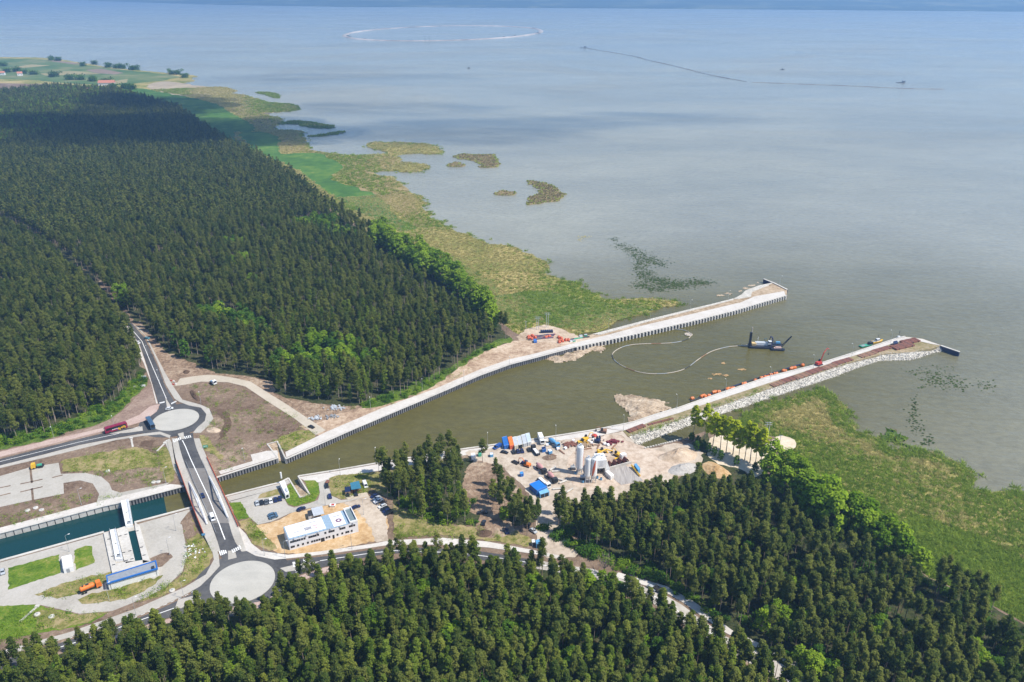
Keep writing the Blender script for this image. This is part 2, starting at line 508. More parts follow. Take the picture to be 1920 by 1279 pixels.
MARSH_N = [(-300, 104), (0, 107), (90, 108), (150, 117), (210, 127), (270, 133), (330, 138), (372, 142), (355, 148), (372, 150), (335, 158), (380, 162), (420, 163), (446, 170), (430, 176),
           (462, 178), (492, 190), (540, 196), (564, 203), (545, 209), (490, 212), (500, 216), (531, 222), (524, 233), (514, 238), (516, 244), (545, 244), (575, 247), (562, 252), (570, 262), (580, 277), (586, 283),
           (610, 285), (640, 290), (686, 291), (735, 287), (700, 278), (683, 271), (700, 266), (735, 266), (770, 267), (812, 272), (832, 284), (822, 289), (775, 287), (752, 290), (748, 297),
           (752, 305), (790, 305), (808, 313), (795, 320), (765, 323), (720, 318), (684, 323), (700, 328), (740, 331), (758, 350), (750, 355), (772, 362),
           (803, 375), (800, 383), (785, 388), (802, 402), (830, 422), (870, 440), (912, 455), (940, 458), (985, 470), (1027, 498), (1018, 513), (1000, 510), (1010, 516),
           (1040, 522), (1085, 530), (1087, 543), (1110, 545), (1120, 557), (1160, 559), (1220, 564), (1262, 562), (1279, 568), (1262, 574), (1245, 579), (1200, 592), (1150, 606), (1100, 622), (1083, 629),
           (1040, 640), (900, 660), (700, 520), (300, 300), (0, 200), (-300, 200)]
marsh_n_pts = rough(smooth(GP(MARSH_N, ZM), 1), 3.0, 9, seed=3)
sheet('marsh', marsh_n_pts, M_marsh, skirt=1.2)
MARSH_S = [(1330, 812), (1382, 784), (1438, 759), (1488, 746), (1520, 736), (1541, 734), (1562, 738), (1558, 748), (1587, 758), (1570, 768), (1582, 780), (1580, 788), (1601, 805), (1630, 816), (1658, 830),
           (1683, 842), (1718, 847), (1735, 846), (1753, 851), (1792, 869), (1821, 883), (1827, 900), (1815, 912), (1842, 925), (1877, 919), (1920, 924), (2100, 932), (2500, 960), (3200, 1100), (3200, 1500), (1990, 1260), (1700, 1100), (1440, 900)]
marsh_s_pts = rough(smooth(GP(MARSH_S, ZM), 1), 1.3, 4, seed=5)
sheet('marsh', marsh_s_pts, M_marsh, skirt=1.2)

# meadows and fields lying on the marsh land
psheet('meadow', [(215, 168), (258, 164), (300, 172), (345, 180), (380, 188), (412, 197), (425, 205), (440, 215), (462, 226), (482, 240), (480, 247), (440, 247), (440, 262), (470, 275), (490, 290), (440, 285), (380, 250), (300, 205)], M_meadow, ZM, 0.10, sm=1)
psheet('meadow', [(440, 249), (480, 246), (512, 251), (528, 263), (520, 272), (524, 284), (528, 290), (560, 286), (600, 287), (630, 300), (648, 312), (628, 324), (622, 336), (640, 346), (672, 350), (700, 362), (722, 380), (737, 400), (760, 416), (784, 431), (750, 434),
                  (720, 420), (690, 404), (640, 380), (600, 350), (560, 318), (500, 296), (470, 275)], M_meadow, ZM, 0.12, sm=1)
psheet('meadow', [(905, 560), (940, 552), (990, 545), (1040, 545), (1090, 560), (1130, 568), (1200, 572), (1235, 577), (1190, 590), (1140, 604), (1092, 619), (1050, 615), (1010, 603), (960, 612), (930, 590)], ground_mat('rank_grass', [(0.3, (.06, .11, .02)), (0.5, (.12, .165, .035)), (0.7, (.24, .225, .075))], 0.03, 0.35, 0.5, 0.5, 0.9, 1.0), ZM, 0.12, sm=1)
psheet('meadow', [(780, 452), (830, 470), (880, 500), (930, 535), (945, 560), (900, 560), (850, 520), (800, 490)], ground_mat('mixed_grass', [(0.3, (.07, .12, .02)), (0.5, (.14, .175, .035)), (0.7, (.25, .22, .08))], 0.02, 0.3, 0.5, 0.5, 0.8, 0.8), ZM, 0.10, sm=1)
psheet('meadow', [(1640, 985), (1700, 960), (1760, 975), (1830, 1000), (1900, 1035), (1990, 1085), (2200, 1200), (2200, 1330), (1960, 1200), (1860, 1140), (1720, 1070)], ground_mat('bright_meadow', [(0.3, (.055, .10, .008)), (0.5, (.105, .155, .012)), (0.7, (.17, .19, .02))], 0.03, 0.35, 0.5, 0.5, 0.9, 1.0), ZM, 0.12, sm=1)
psheet('dry_bank', [(560, 320), (600, 352), (650, 388), (700, 412), (745, 440), (735, 446), (690, 428), (640, 402), (590, 368)], M_dry, ZM, 0.14)
# peninsula far away: field strips
psheet('field', [(-300, 110), (0, 110), (95, 112), (160, 122), (230, 131), (300, 138), (340, 144), (300, 152), (220, 160), (150, 158), (60, 150), (-300, 140)], M_field, ZM, 0.1)
M_crop = ground_mat('pale_crop', [(0.3, (.24, .22, .10)), (0.6, (.33, .29, .15))], 0.01, 0.05, 0.4, 0.1, 0, 0.1)
M_bsoil = ground_mat('ploughed_field', [(0.3, (.20, .15, .11)), (0.6, (.26, .20, .15))], 0.01, 0.05, 0.4, 0.1, 0, 0.1)
for px_ in ([(75, 138), (130, 133), (165, 135), (190, 139), (85, 142)], [(15, 127), (60, 121), (95, 123), (40, 128)], [(205, 153), (240, 148), (238, 155), (212, 158)]):
    psheet('crop_field', px_, M_crop, ZM, 0.2)
for px_ in ([(160, 131), (190, 129), (232, 137), (215, 140), (178, 137)], [(100, 113), (150, 119), (140, 121), (95, 115)]):
    psheet('ploughed_field', px_, M_bsoil, ZM, 0.2)
M_beach = ground_mat('shore_sand', [(0.3, (.30, .25, .17)), (0.6, (.42, .35, .25))], 0.02, 0.1, 0.4, 0.1, 0, 0.1)
psheet('reed_flat', [(275, 160), (300, 152), (340, 155), (395, 165), (440, 171), (400, 180), (370, 184), (330, 178), (290, 170)], M_beach, ZM, 0.2, sm=1)
psheet('reed_flat', [(430, 180), (465, 182), (495, 192), (540, 198), (555, 203), (500, 209), (505, 222), (520, 226), (500, 245), (486, 246), (480, 232), (455, 218), (430, 207), (440, 195)],
       ground_mat('grey_reed', [(0.3, (.13, .115, .07)), (0.6, (.20, .17, .11))], 0.02, 0.1, 0.5, 0.3, 0.6, 1.5), ZM, 0.2, sm=1)
psheet('reed_flat', [(520, 250), (560, 250), (563, 262), (575, 280), (600, 284), (640, 292), (700, 294), (740, 292), (748, 300), (740, 318), (690, 322), (740, 336), (790, 378), (778, 392), (820, 424), (800, 432), (775, 420), (740, 398), (700, 360), (640, 345), (625, 337), (630, 325), (650, 311), (620, 292), (575, 284), (530, 286), (526, 270), (530, 262)],
       M_reed, ZM, 0.16, sm=1)

# ------------------------------------------------------------------ far shore
def far_shore():
    xs = np.linspace(120, 2900, 110)
    ysh = np.interp(xs, [120, 173, 400, 640, 1240, 1920, 2900], [-3, 2, 9, 13, 16.5, 22, 24])
    rows = [(0, -2), (60, 4), (500, 14), (1400, 38), (2600, 80), (4200, 120), (6500, 165), (11000, 230)]
    vs, fs = [], []
    for i, (x, y) in enumerate(zip(xs, ysh)):
        p = G(x, y, 0)
        d = Vector((p.x, p.y, 0)).normalized()
        for k, (dist, h) in enumerate(rows):
            q = p + d * dist
            hh = h * (0.85 + 0.3 * math.sin(i * 0.23 + k) * math.sin(i * 0.071 + k * 2)) if k > 1 else h
            vs.append((q.x, q.y, hh))
    n = len(rows)
    for i in range(len(xs) - 1):
        for k in range(n - 1):
            a = i * n + k
            fs.append((a, a + n, a + n + 1, a + 1))
    m = ground_mat('wooded_hills', [(0.35, (.022, .042, .016)), (0.52, (.04, .065, .02)), (0.6, (.13, .15, .06)), (0.72, (.22, .20, .10))], 0.0012, 0.006, 0.4, 0.1, 0, 1)
    raw('hills', vs, fs, m, smooth=True)['kind'] = 'structure'
far_shore()

# ------------------------------------------------------------------ haze and cloud
def build_haze():
    m = bpy.data.materials.new('haze'); m.use_nodes = True
    nt = m.node_tree; nt.nodes.clear()
    out = nt.nodes.new('ShaderNodeOutputMaterial')
    v = nt.nodes.new('ShaderNodeVolumePrincipled')
    v.inputs['Color'].default_value = (0.34, 0.60, 1.0, 1)
    v.inputs['Density'].default_value = HAZE
    v.inputs['Anisotropy'].default_value = 0.2
    nt.links.new(v.outputs[0], out.inputs['Volume'])
    mb = MB(); mb.box((0, 22000, 127), (62000, 47000, 262))
    tag(mb.build('haze', m), kind='stuff')
HAZE = 0.00013
build_haze()

def cloud_mat(name, clear):
    m, nt, b = nodes_of(name)
    b.inputs['Base Color'].default_value = (.9, .9, .9, 1); b.inputs['Roughness'].default_value = 1.0
    b.inputs['Alpha'].default_value = 1 - clear
    return m
M_cloud = cloud_mat('cloud_white', .72); M_thin = cloud_mat('thin_cloud', .965)
def build_cloud(px, alt, sx, sy, n, seed, mat=None):
    """a cumulus high above and out of the frame, where it throws its shadow on the far wood"""
    r = random.Random(seed)
    c = G(px[0], px[1], 15.0)
    base = c + sd * ((alt - 15.0) / sd.z)
    bm = bmesh.new()
    for i in range(n):
        a = r.uniform(0, 6.28); q = math.sqrt(r.random())
        s = r.uniform(.16, .32)
        M = Matrix.Translation(base + Vector((math.cos(a) * q * sx, math.sin(a) * q * sy, r.uniform(0, 60)))) @ Matrix.Diagonal((s * sx, s * sy, 70 * r.uniform(.6, 1.3), 1))
        bmesh.ops.create_icosphere(bm, subdivisions=2, radius=1.0, matrix=M)
    for v in bm.verts: v.co += Vector((r.gauss(0, 1), r.gauss(0, 1), r.gauss(0, 1))) * 5
    me = bpy.data.meshes.new('cloud'); bm.to_mesh(me); bm.free()
    me.materials.append(mat or M_cloud); me.polygons.foreach_set('use_smooth', [True] * len(me.polygons))
    o = bpy.data.objects.new('cloud', me); C.objects.link(o)
    o['kind'] = 'stuff'
build_cloud((120, 245), 1000, 330, 170, 70, 4)
build_cloud((400, 235), 1000, 250, 170, 60, 9)
build_cloud((310, 190), 1000, 150, 190, 40, 12)
for (cx, cy), ax_, ay_, n_, sd_ in (((850, 232), 280, 130, 110, 21), ((960, 222), 230, 110, 80, 23), ((760, 192), 240, 110, 80, 22), ((1240, 208), 260, 90, 70, 24), ((640, 140), 420, 170, 70, 25)):
    build_cloud((cx, cy), 1100, ax_, ay_, n_, sd_, M_thin)
# ------------------------------------------------------------------ ground cover sheets around the lock and the yard
K = 0.035
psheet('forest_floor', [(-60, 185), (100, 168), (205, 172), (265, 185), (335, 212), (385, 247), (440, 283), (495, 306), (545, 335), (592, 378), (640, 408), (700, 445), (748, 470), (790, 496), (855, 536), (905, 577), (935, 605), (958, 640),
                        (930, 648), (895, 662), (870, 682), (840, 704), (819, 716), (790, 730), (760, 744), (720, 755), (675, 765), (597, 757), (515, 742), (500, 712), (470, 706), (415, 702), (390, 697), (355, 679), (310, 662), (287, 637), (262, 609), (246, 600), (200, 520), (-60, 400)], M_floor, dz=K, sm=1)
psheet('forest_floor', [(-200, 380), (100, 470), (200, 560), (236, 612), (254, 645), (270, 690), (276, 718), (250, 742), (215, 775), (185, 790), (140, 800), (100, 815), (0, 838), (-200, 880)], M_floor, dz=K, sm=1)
psheet('undergrowth', [(-100, 838), (0, 826), (45, 818), (85, 808), (150, 780), (195, 765), (225, 748), (250, 720), (268, 700), (278, 712), (275, 726), (250, 745), (215, 782), (185, 797), (140, 806), (100, 822), (0, 845), (-100, 866)], M_under, dz=K * 2, sm=1)
psheet('undergrowth', [(672, 766), (700, 745), (760, 722), (820, 700), (870, 675), (900, 652), (955, 630), (965, 640), (930, 651), (895, 666), (845, 702), (819, 720), (765, 748), (700, 764)], M_under, dz=K * 2, sm=1)
psheet('sand_strip', [(560, 800), (640, 770), (675, 766), (720, 759), (765, 747), (792, 734), (819, 719), (845, 701), (870, 684), (895, 665), (930, 650), (965, 640), (1000, 634), (1040, 640), (1075, 640), (1075, 648), (1000, 668), (955, 679), (900, 698), (819, 733), (715, 770), (640, 800), (600, 818)], ground_mat('reddish_sand', [(0.3, (.27, .18, .12)), (0.5, (.45, .33, .23)), (0.7, (.58, .47, .36))], 0.06, 0.4, 0.5, 0.5, 0.8, 0.7), dz=K, sm=0)
psheet('sand_strip', [(968, 632), (985, 618), (1020, 609), (1045, 614), (1070, 624), (1100, 634), (1137, 630), (1100, 642), (1060, 645), (1000, 640), (975, 640)], M_sand, dz=K * 2, sm=0)
psheet('sand_strip', [(246, 606), (262, 602), (290, 634), (312, 660), (360, 680), (395, 697), (470, 708), (512, 716), (516, 740), (590, 758), (640, 762), (690, 760), (660, 772), (640, 775), (590, 795), (540, 760), (490, 730), (440, 708), (390, 705), (340, 708), (325, 722), (300, 690), (280, 650)], ground_mat('torn_soil', [(0.3, (.15, .10, .065)), (0.5, (.30, .21, .145)), (0.7, (.46, .36, .26))], 0.05, 0.35, 0.5, 0.35, 1.0, 1.6), dz=K * 1.5)
psheet('slope', [(232, 770), (265, 735), (285, 722), (292, 745), (294, 758), (270, 785), (235, 800), (195, 812), (0, 858), (-80, 878), (-80, 862), (0, 846), (100, 823), (185, 798)], ground_mat('pinkish_soil', [(0.3, (.20, .135, .105)), (0.5, (.29, .21, .165)), (0.7, (.36, .28, .22))], 0.05, 0.6, 0.5, 0.6, 0.6, 0.4), dz=K * 1.5)
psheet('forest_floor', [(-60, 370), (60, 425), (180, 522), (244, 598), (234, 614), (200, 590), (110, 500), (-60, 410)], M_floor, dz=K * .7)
# swirl of darker spoil beside the roundabout
for pts in ([(398, 772), (412, 765), (428, 770), (434, 790), (428, 812), (412, 826), (408, 822), (422, 800), (420, 785)],):
    psheet('spoil_band', pts, ground_mat('dark_spoil', [(0.3, (.085, .055, .038)), (0.7, (.15, .10, .07))], 0.1, 0.7, 0.5, 0.6, 0.8, 0.6), dz=K * 2, sm=2)
psheet('grass_patch', [(512, 826), (545, 812), (575, 804), (592, 815), (585, 826), (550, 840), (534, 846), (522, 829)], M_dry, dz=K * 2, sm=1)
psheet('grass_patch', [(117, 884), (115, 864), (180, 850), (257, 838), (292, 850), (298, 876), (250, 880), (200, 882), (160, 884)], M_dry, dz=K * 2)
psheet('grass_patch', [(292, 838), (312, 836), (326, 858), (331, 880), (322, 906), (310, 905), (303, 885), (298, 860)], M_dry, dz=K * 2, sm=1)
psheet('grass_patch', [(372, 815), (382, 817), (405, 840), (420, 858), (416, 862), (395, 850), (380, 840)], M_dry, dz=K * 3)
psheet('bare_patch', [(265, 828), (290, 826), (285, 840), (262, 836)], MATS['dark_spoil'], dz=K * 3)
# lock area
PAVE_S = [(-120, 1092), (0, 1055), (195, 1001), (362, 953.5), (352, 962), (340, 977), (347, 1015), (352, 1040), (342, 1072), (312, 1100), (275, 1120), (210, 1146), (150, 1151), (105, 1141), (70, 1133), (0, 1137), (-120, 1150)]
psheet('lock_paving', PAVE_S, M_pave, dz=K)
for pts, m, nm in (([(15, 1065), (110, 1040), (114, 1075), (15, 1106)], M_grass, 'lawn'), ([(139, 1033), (160, 1024), (172, 1024), (177, 1055), (143, 1069)], M_grass, 'lawn'),
                   ([(65, 1116), (125, 1092), (207, 1072), (210, 1082), (190, 1098), (155, 1112), (117, 1121)], M_dry, 'grass_patch'),
                   ([(150, 1126), (162, 1116), (205, 1106), (297, 1081), (305, 1078), (287, 1100), (237, 1124), (187, 1132), (155, 1132)], M_dry, 'grass_patch'),
                   ([(280, 1047), (302, 1038), (320, 1036), (325, 1045), (310, 1057), (295, 1064), (284, 1058)], M_soil, 'bare_patch'),
                   ([(250, 1132), (312, 1103), (345, 1074), (354, 1040), (350, 1012), (342, 978), (352, 966), (362, 975), (372, 1000), (398, 1022), (400, 1045), (387, 1068), (350, 1098), (290, 1122)], M_dry, 'bank'),
                   ([(340, 978), (350, 965), (358, 968), (368, 1003), (352, 1012), (346, 1000)], M_soil, 'bare_patch'),
                   ([(-120, 1152), (0, 1137), (70, 1134), (105, 1143), (150, 1153), (205, 1148), (170, 1168), (120, 1180), (60, 1190), (0, 1200), (-120, 1230)], M_grass, 'lawn'),
                   ([(60, 1145), (105, 1145), (150, 1154), (200, 1149), (165, 1168), (110, 1180), (70, 1180)], M_dry, 'grass_patch')):
    psheet(nm, pts, m, dz=K * (3 if nm in ('bare_patch',) else 2 if nm != 'grass_patch' else 2.6))
PAVE_N = [(-100, 915), (0, 893), (55, 877), (110, 868), (114, 889), (160, 887), (190, 894), (205, 907), (210, 919), (225, 924), (275, 914), (318, 905), (310, 912), (255, 926), (180, 946), (186, 927), (174, 907), (150, 901), (119, 906), (120, 926), (60, 938), (0, 951), (-100, 970)]
psheet('car_park', PAVE_N, M_pave, dz=K * 3)
for a, b_ in (((57, 878), (60, 906)), ((60, 916), (62, 938)), ((0, 915), (20, 911)), ((38, 908), (80, 899)), ((38, 923), (80, 913)), ((0, 930), (20, 925)), ((98, 896), (118, 891))):
    ribbon('planting_strip', [G(*a), G(*b_)], 1.0, M_soil, dz=K * 4)
# quay pavement strips
psheet('quay_path', [(1390, 577), (1310, 595), (1222, 617), (1132, 637), (1075, 650.5), (1000, 670.5), (955, 682.5), (900, 702.5), (819, 737.5), (665, 802.5), (537, 858), (535, 848), (610, 811), (715, 766), (819, 728), (900, 693), (955, 674), (1000, 664), (1075, 644), (1137, 629), (1200, 612), (1310, 586), (1385, 568)], M_walk, dz=K * 4)
psheet('quay_path', [(521, 857), (414, 890), (410, 884), (470, 866), (521, 848)], M_walk, dz=K * 4)
psheet('quay_path', [(470, 853), (500, 846), (520, 845), (521, 850), (474, 866)], M_walk, dz=K * 5)
psheet('quay_path', [(345, 910.5), (245, 936.5), (195, 947.5), (0, 998.5), (-120, 1030), (-120, 1018), (0, 990), (185, 941), (320, 908)], M_walk, dz=K * 4)
psheet('quay_path', [(425, 932), (525, 907), (541, 899), (545, 905), (520, 917), (484, 926), (430, 941)], M_pave, dz=K * 2)
psheet('quay_path', [(560, 895), (630, 884), (705, 871), (870, 844), (1020, 823), (1137, 804), (1165, 808), (1120, 819), (1020, 829), (870, 854), (705, 884), (620, 897), (598, 905), (570, 901)], M_walk, dz=K * 2)
psheet('car_park', [(430, 940), (482, 926), (520, 917), (530, 930), (540, 948), (552, 952), (580, 944), (596, 938), (600, 925), (597, 906), (620, 897), (616, 912), (622, 930), (640, 938), (690, 932), (640, 943), (580, 953), (545, 962), (510, 978), (484, 984), (470, 972)], M_pave, dz=K * 2)
for pts, m, nm in (([(430, 943), (452, 941), (467, 970), (446, 976)], M_grass, 'lawn'), ([(482, 935), (487, 927), (520, 917), (527, 927), (505, 932)], M_dry, 'lawn'),
                   ([(529, 929), (538, 912), (546, 906), (561, 935), (583, 929), (570, 901), (590, 901), (597, 907), (599, 928), (590, 939), (552, 950), (542, 947)], M_grass, 'lawn'),
                   ([(617, 897), (630, 892), (717, 884), (770, 878), (880, 858), (880, 880), (740, 940), (700, 920), (690, 912), (688, 924), (660, 935), (637, 936), (622, 928), (616, 910)], M_dry, 'lawn'),
                   ([(447, 978), (468, 972), (478, 985), (500, 1005), (520, 1030), (505, 1033), (476, 1022), (462, 1000)], M_dry, 'bank')):
    psheet(nm, pts, m, dz=K * 3)
psheet('building_plot', [(472, 990), (484, 985), (512, 979), (548, 963), (585, 953), (645, 943), (694, 931), (716, 950), (726, 975), (727, 995), (712, 1014), (640, 1028), (580, 1038), (540, 1040), (520, 1038), (500, 1015)], M_osand, dz=K * 2.5)
psheet('building_plot', [(640, 944), (694, 931), (724, 958), (728, 1012), (705, 1018), (696, 990), (676, 965), (660, 950)], M_track, dz=K * 3.5)
psheet('forest_floor', [(712, 885), (880, 856), (900, 890), (990, 950), (1000, 985), (960, 985), (880, 985), (820, 982), (790, 968), (752, 952), (735, 940)], M_floor, dz=K * 4, sm=1)
psheet('grass_patch', [(735, 945), (790, 970), (820, 984), (890, 988), (960, 990), (1000, 1015), (990, 1026), (920, 1014), (840, 1004), (740, 1008)], M_dry, dz=K * 4.5)
psheet('bare_patch', [(890, 985), (905, 960), (935, 955), (960, 980), (965, 1000), (930, 1010), (892, 1005)], MATS['torn_soil'], dz=K * 5, sm=1)
psheet('bare_patch', [(872, 872), (905, 862), (940, 880), (965, 905), (985, 940), (960, 960), (925, 962), (885, 968), (868, 930)], MATS['torn_soil'], dz=K * 5.2, sm=1)
# construction yard
psheet('yard', [(872, 848), (1020, 829), (1120, 819), (1167, 809), (1178, 819), (1197, 839), (1215, 843), (1262, 831), (1300, 835), (1320, 850), (1310, 880), (1270, 895), (1240, 920), (1180, 925), (1130, 945), (1085, 950), (1050, 985), (1085, 1030), (1078, 1046), (1030, 1048), (1010, 1020), (1002, 992), (1005, 960), (985, 915), (945, 878), (890, 868)], M_track, dz=K * 3, sm=0)
psheet('yard', [(1065, 850), (1110, 822), (1160, 812), (1180, 830), (1240, 848), (1290, 855), (1250, 890), (1160, 915), (1080, 920), (1060, 880)], ground_mat('trodden_sand', [(0.3, (.32, .235, .17)), (0.5, (.50, .40, .31)), (0.7, (.6, .51, .42))], 0.05, 0.4, 0.5, 0.5, 0.5, 0.4), dz=K * 4, sm=1)
psheet('sand_patch', [(1440, 830), (1460, 816), (1490, 822), (1494, 835), (1478, 846), (1440, 850), (1440, 880), (1410, 900), (1395, 880), (1330, 868), (1325, 825), (1350, 815), (1400, 825)], ground_mat('cream_sand', [(0.3, (.50, .41, .29)), (0.7, (.68, .59, .46))], 0.06, 0.4, 0.5, 0.6, 0.3, 0.3), dz=K * 3, sm=1)
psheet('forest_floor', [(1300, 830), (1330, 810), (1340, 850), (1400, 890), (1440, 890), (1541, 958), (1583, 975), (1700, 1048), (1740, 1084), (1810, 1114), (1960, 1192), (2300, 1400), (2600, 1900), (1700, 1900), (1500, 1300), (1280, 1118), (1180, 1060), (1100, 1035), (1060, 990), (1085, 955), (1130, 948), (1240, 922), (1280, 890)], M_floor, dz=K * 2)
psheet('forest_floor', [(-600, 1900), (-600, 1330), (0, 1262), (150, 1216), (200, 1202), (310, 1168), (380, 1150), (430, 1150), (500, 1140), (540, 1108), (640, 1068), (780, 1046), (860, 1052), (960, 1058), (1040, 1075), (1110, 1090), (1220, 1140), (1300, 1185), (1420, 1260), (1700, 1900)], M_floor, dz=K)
# ------------------------------------------------------------------ roads
ZB = 5.2
def zr(py):
    return float(np.interp(py, [822, 876, 984, 1034], [ZL + 0.1, ZB, ZB, ZL + 0.1]))
def RP(pts, dz=0.0):
    return [G(x, y, zr(y)) + Vector((0, 0, dz)) for x, y in pts]
NC, SC = G(329.5, 787.5), G(455.2, 1091)
rN = ((G(285, 791) - NC).length + (G(372.5, 781.5) - NC).length) / 2
rS = ((G(394.3, 1099) - SC).length + (G(516.4, 1080) - SC).length) / 2
def circle(c, r, n=64): return [Vector((c.x + r * math.cos(2 * math.pi * k / n), c.y + r * math.sin(2 * math.pi * k / n), c.z)) for k in range(n)]
# asphalt
sheet('road', circle(NC, rN + 7.2), M_asph, dz=0.13)
sheet('road', circle(SC, rS + 7.5), M_asph, dz=0.13)
psheet('road', [(236, 606), (247, 606), (270, 632), (295, 685), (310, 725), (326, 752), (345, 778), (300, 785), (297, 757), (277, 690), (262, 645)], M_asph, dz=0.10)
psheet('road', [(290, 800), (240, 803), (197, 812), (150, 823), (100, 835.5), (0, 861), (-120, 892), (-120, 906), (0, 873), (82, 852), (150, 834), (215, 821.5), (270, 812), (300, 806)], M_asph, dz=0.10)
psheet('road', [(505, 1072), (520, 1053), (555, 1049), (630, 1041), (692, 1032), (730, 1029), (780, 1027), (830, 1029), (900, 1034), (960, 1043), (1040, 1059), (1113, 1069), (1150, 1083), (1238, 1112), (1280, 1137), (1310, 1160), (1362, 1196), (1412, 1219), (1480, 1255), (1600, 1330), (1570, 1345), (1450, 1268),
                (1400, 1240), (1350, 1212), (1290, 1176), (1260, 1155), (1220, 1128), (1150, 1101), (1110, 1084), (1040, 1071), (950, 1056), (860, 1046), (780, 1036), (730, 1039), (692, 1044), (640, 1056), (605, 1064), (555, 1080), (535, 1094), (520, 1108), (505, 1110)], M_asph, dz=0.10)
psheet('road', [(405, 1098), (380, 1104), (343, 1122), (292, 1146), (219, 1175), (128, 1201), (60, 1222), (-80, 1262), (-80, 1290), (40, 1240), (146, 1210), (190, 1199), (303, 1162), (379, 1143), (420, 1128)], M_asph, dz=0.10)
psheet('road', [(1020, 1053), (1040, 1057.5), (1113, 1067.5), (1150, 1081.5), (1238, 1110.5), (1280, 1135.5), (1310, 1158.5), (1362, 1194.5), (1412, 1217.5), (1480, 1253), (1600, 1328), (1570, 1345), (1450, 1269),
                (1400, 1241), (1350, 1213), (1290, 1177), (1260, 1156), (1220, 1129), (1150, 1102), (1110, 1085), (1040, 1072), (1000, 1066)], ground_mat('pale_forest_road', [(0.3, (.36, .325, .285)), (0.5, (.45, .415, .37)), (0.7, (.53, .50, .455))], .06, .5, .5, 1, .2, .1), dz=0.13)
# low embankments and surfaces that climb to the bridge
def slab(name, edge_l, edge_r, mat, depth, dz=0.0):
    """strip between two matching edges whose height follows zr, with sides going down"""
    L = RP(edge_l, dz); Q = RP(edge_r, dz)
    n = len(L)
    vs = L + Q + [Vector((v.x, v.y, ZL - 0.5)) if depth else v for v in L + Q]
    fs = [(i, i + n, i + n + 1, i + 1) for i in range(n - 1)]
    if depth:
        m = 2 * n
        for i in range(n - 1):
            fs.append((i, i + 1, i + 1 + m, i + m)); fs.append((i + n + 1, i + n, i + n + m, i + n + 1 + m))
        fs.append((0, m, n + m, n)); fs.append((n - 1, 2 * n - 1, 2 * n - 1 + m, n - 1 + m))
    o = raw(name, vs, fs, mat); o['kind'] = 'structure'
    bm = bmesh.new(); bm.from_mesh(o.data); bmesh.ops.recalc_face_normals(bm, faces=bm.faces); bm.to_mesh(o.data); bm.free()
    return o
def lerp_edge(a, b, ys):
    return [(float(np.interp(y, [a[1], b[1]], [a[0], b[0]])) if a[1] < b[1] else a[0], y) for y in ys]
def edge(pts, ys):
    return [(float(np.interp(y, [p[1] for p in pts], [p[0] for p in pts])), y) for y in ys]
E_L = [(322, 822), (326, 845), (331, 868), (360, 947), (382, 1002), (397, 1034)]         # deck's outer edge, west
E_R = [(374, 822), (382, 845), (389, 860), (422, 932), (446, 986), (462, 1034)]          # east
A_L = [(333, 822), (338, 845), (346, 870), (361, 907), (386, 955), (411, 1024), (416, 1045)]
A_R = [(362, 818), (368, 840), (378, 864), (402, 920), (429, 980), (438, 1012), (460, 1045)]
yn, ys_ = [822, 840, 858, 878], [981, 1000, 1017, 1034]
slab('embankment', edge(E_L, yn), edge(E_R, yn), M_pave, 3)
slab('embankment', edge(E_L, ys_), edge(E_R, ys_), M_pave, 3)
slab('road', edge(A_L, [812] + yn), edge(A_R, [812] + yn), M_asph, 0, 0.05)
slab('road', edge(A_L, ys_ + [1046]), edge(A_R, ys_ + [1046]), M_asph, 0, 0.05)

def kerbed(name, px, mat, h=0.22):
    return psheet(name, px, mat, dz=h, skirt=h + 0.05)
# pavements with kerbs
kerbed('pavement', [(248, 606), (262, 616), (277, 635), (292, 665), (310, 700), (325, 725), (342, 750), (375, 759), (392, 766), (400, 785), (392, 797), (376, 812), (362, 812), (370, 802), (384, 790), (387, 777), (377, 765), (355, 761), (336, 754), (327, 748), (311, 722), (296, 682), (272, 630)], M_pave)
kerbed('pavement', [(228, 606), (235, 606), (261, 645), (276, 690), (296, 757), (293, 757), (284, 720), (270, 682), (252, 648)], M_walk)
kerbed('pavement', [(300, 758), (294, 772), (270, 790), (240, 799), (197, 808), (150, 819.5), (100, 832), (0, 857), (-80, 877), (-80, 866), (0, 848), (100, 824), (150, 813), (197, 802), (240, 788), (262, 778), (282, 762)], M_pink)
kerbed('pavement', [(318, 822), (300, 815), (265, 818), (215, 826), (90, 857), (0, 878), (-80, 898), (-80, 892), (0, 873.5), (82, 853), (150, 835), (215, 822.5), (270, 813.5), (300, 810), (320, 817)], M_pave)
kerbed('pavement', [(318, 823), (322, 830), (328, 868), (346, 905), (340, 905), (326, 880), (318, 850), (308, 828)], M_pave)
kerbed('pavement', [(446, 986), (462, 1003), (472, 1020), (490, 1034), (540, 1041), (605, 1034), (700, 1020), (730, 1014), (830, 1009), (913, 1016), (1000, 1032), (1060, 1045), (1060, 1050), (993, 1038), (913, 1027), (830, 1022), (730, 1022), (692, 1028), (630, 1037), (555, 1046), (515, 1050), (480, 1043), (455, 1030), (441, 1010), (430, 984)], M_walk)
kerbed('pavement', [(382, 1002), (396, 1022), (401, 1050), (386, 1078), (346, 1102), (255, 1142), (128, 1187), (0, 1222), (-80, 1244), (-80, 1254), (0, 1232), (126, 1197), (219, 1171), (292, 1142), (343, 1118), (375, 1100), (396, 1080), (412, 1062), (410, 1040), (400, 1018), (392, 1002)], M_pave)
kerbed('pavement', [(524, 1112), (535, 1098), (555, 1083), (605, 1066), (640, 1058), (660, 1056), (640, 1064), (560, 1091), (545, 1104), (530, 1120), (470, 1146), (400, 1152), (310, 1170), (190, 1206), (150, 1216), (150, 1212), (190, 1201), (303, 1164), (379, 1146), (430, 1140), (490, 1128)], M_pink)
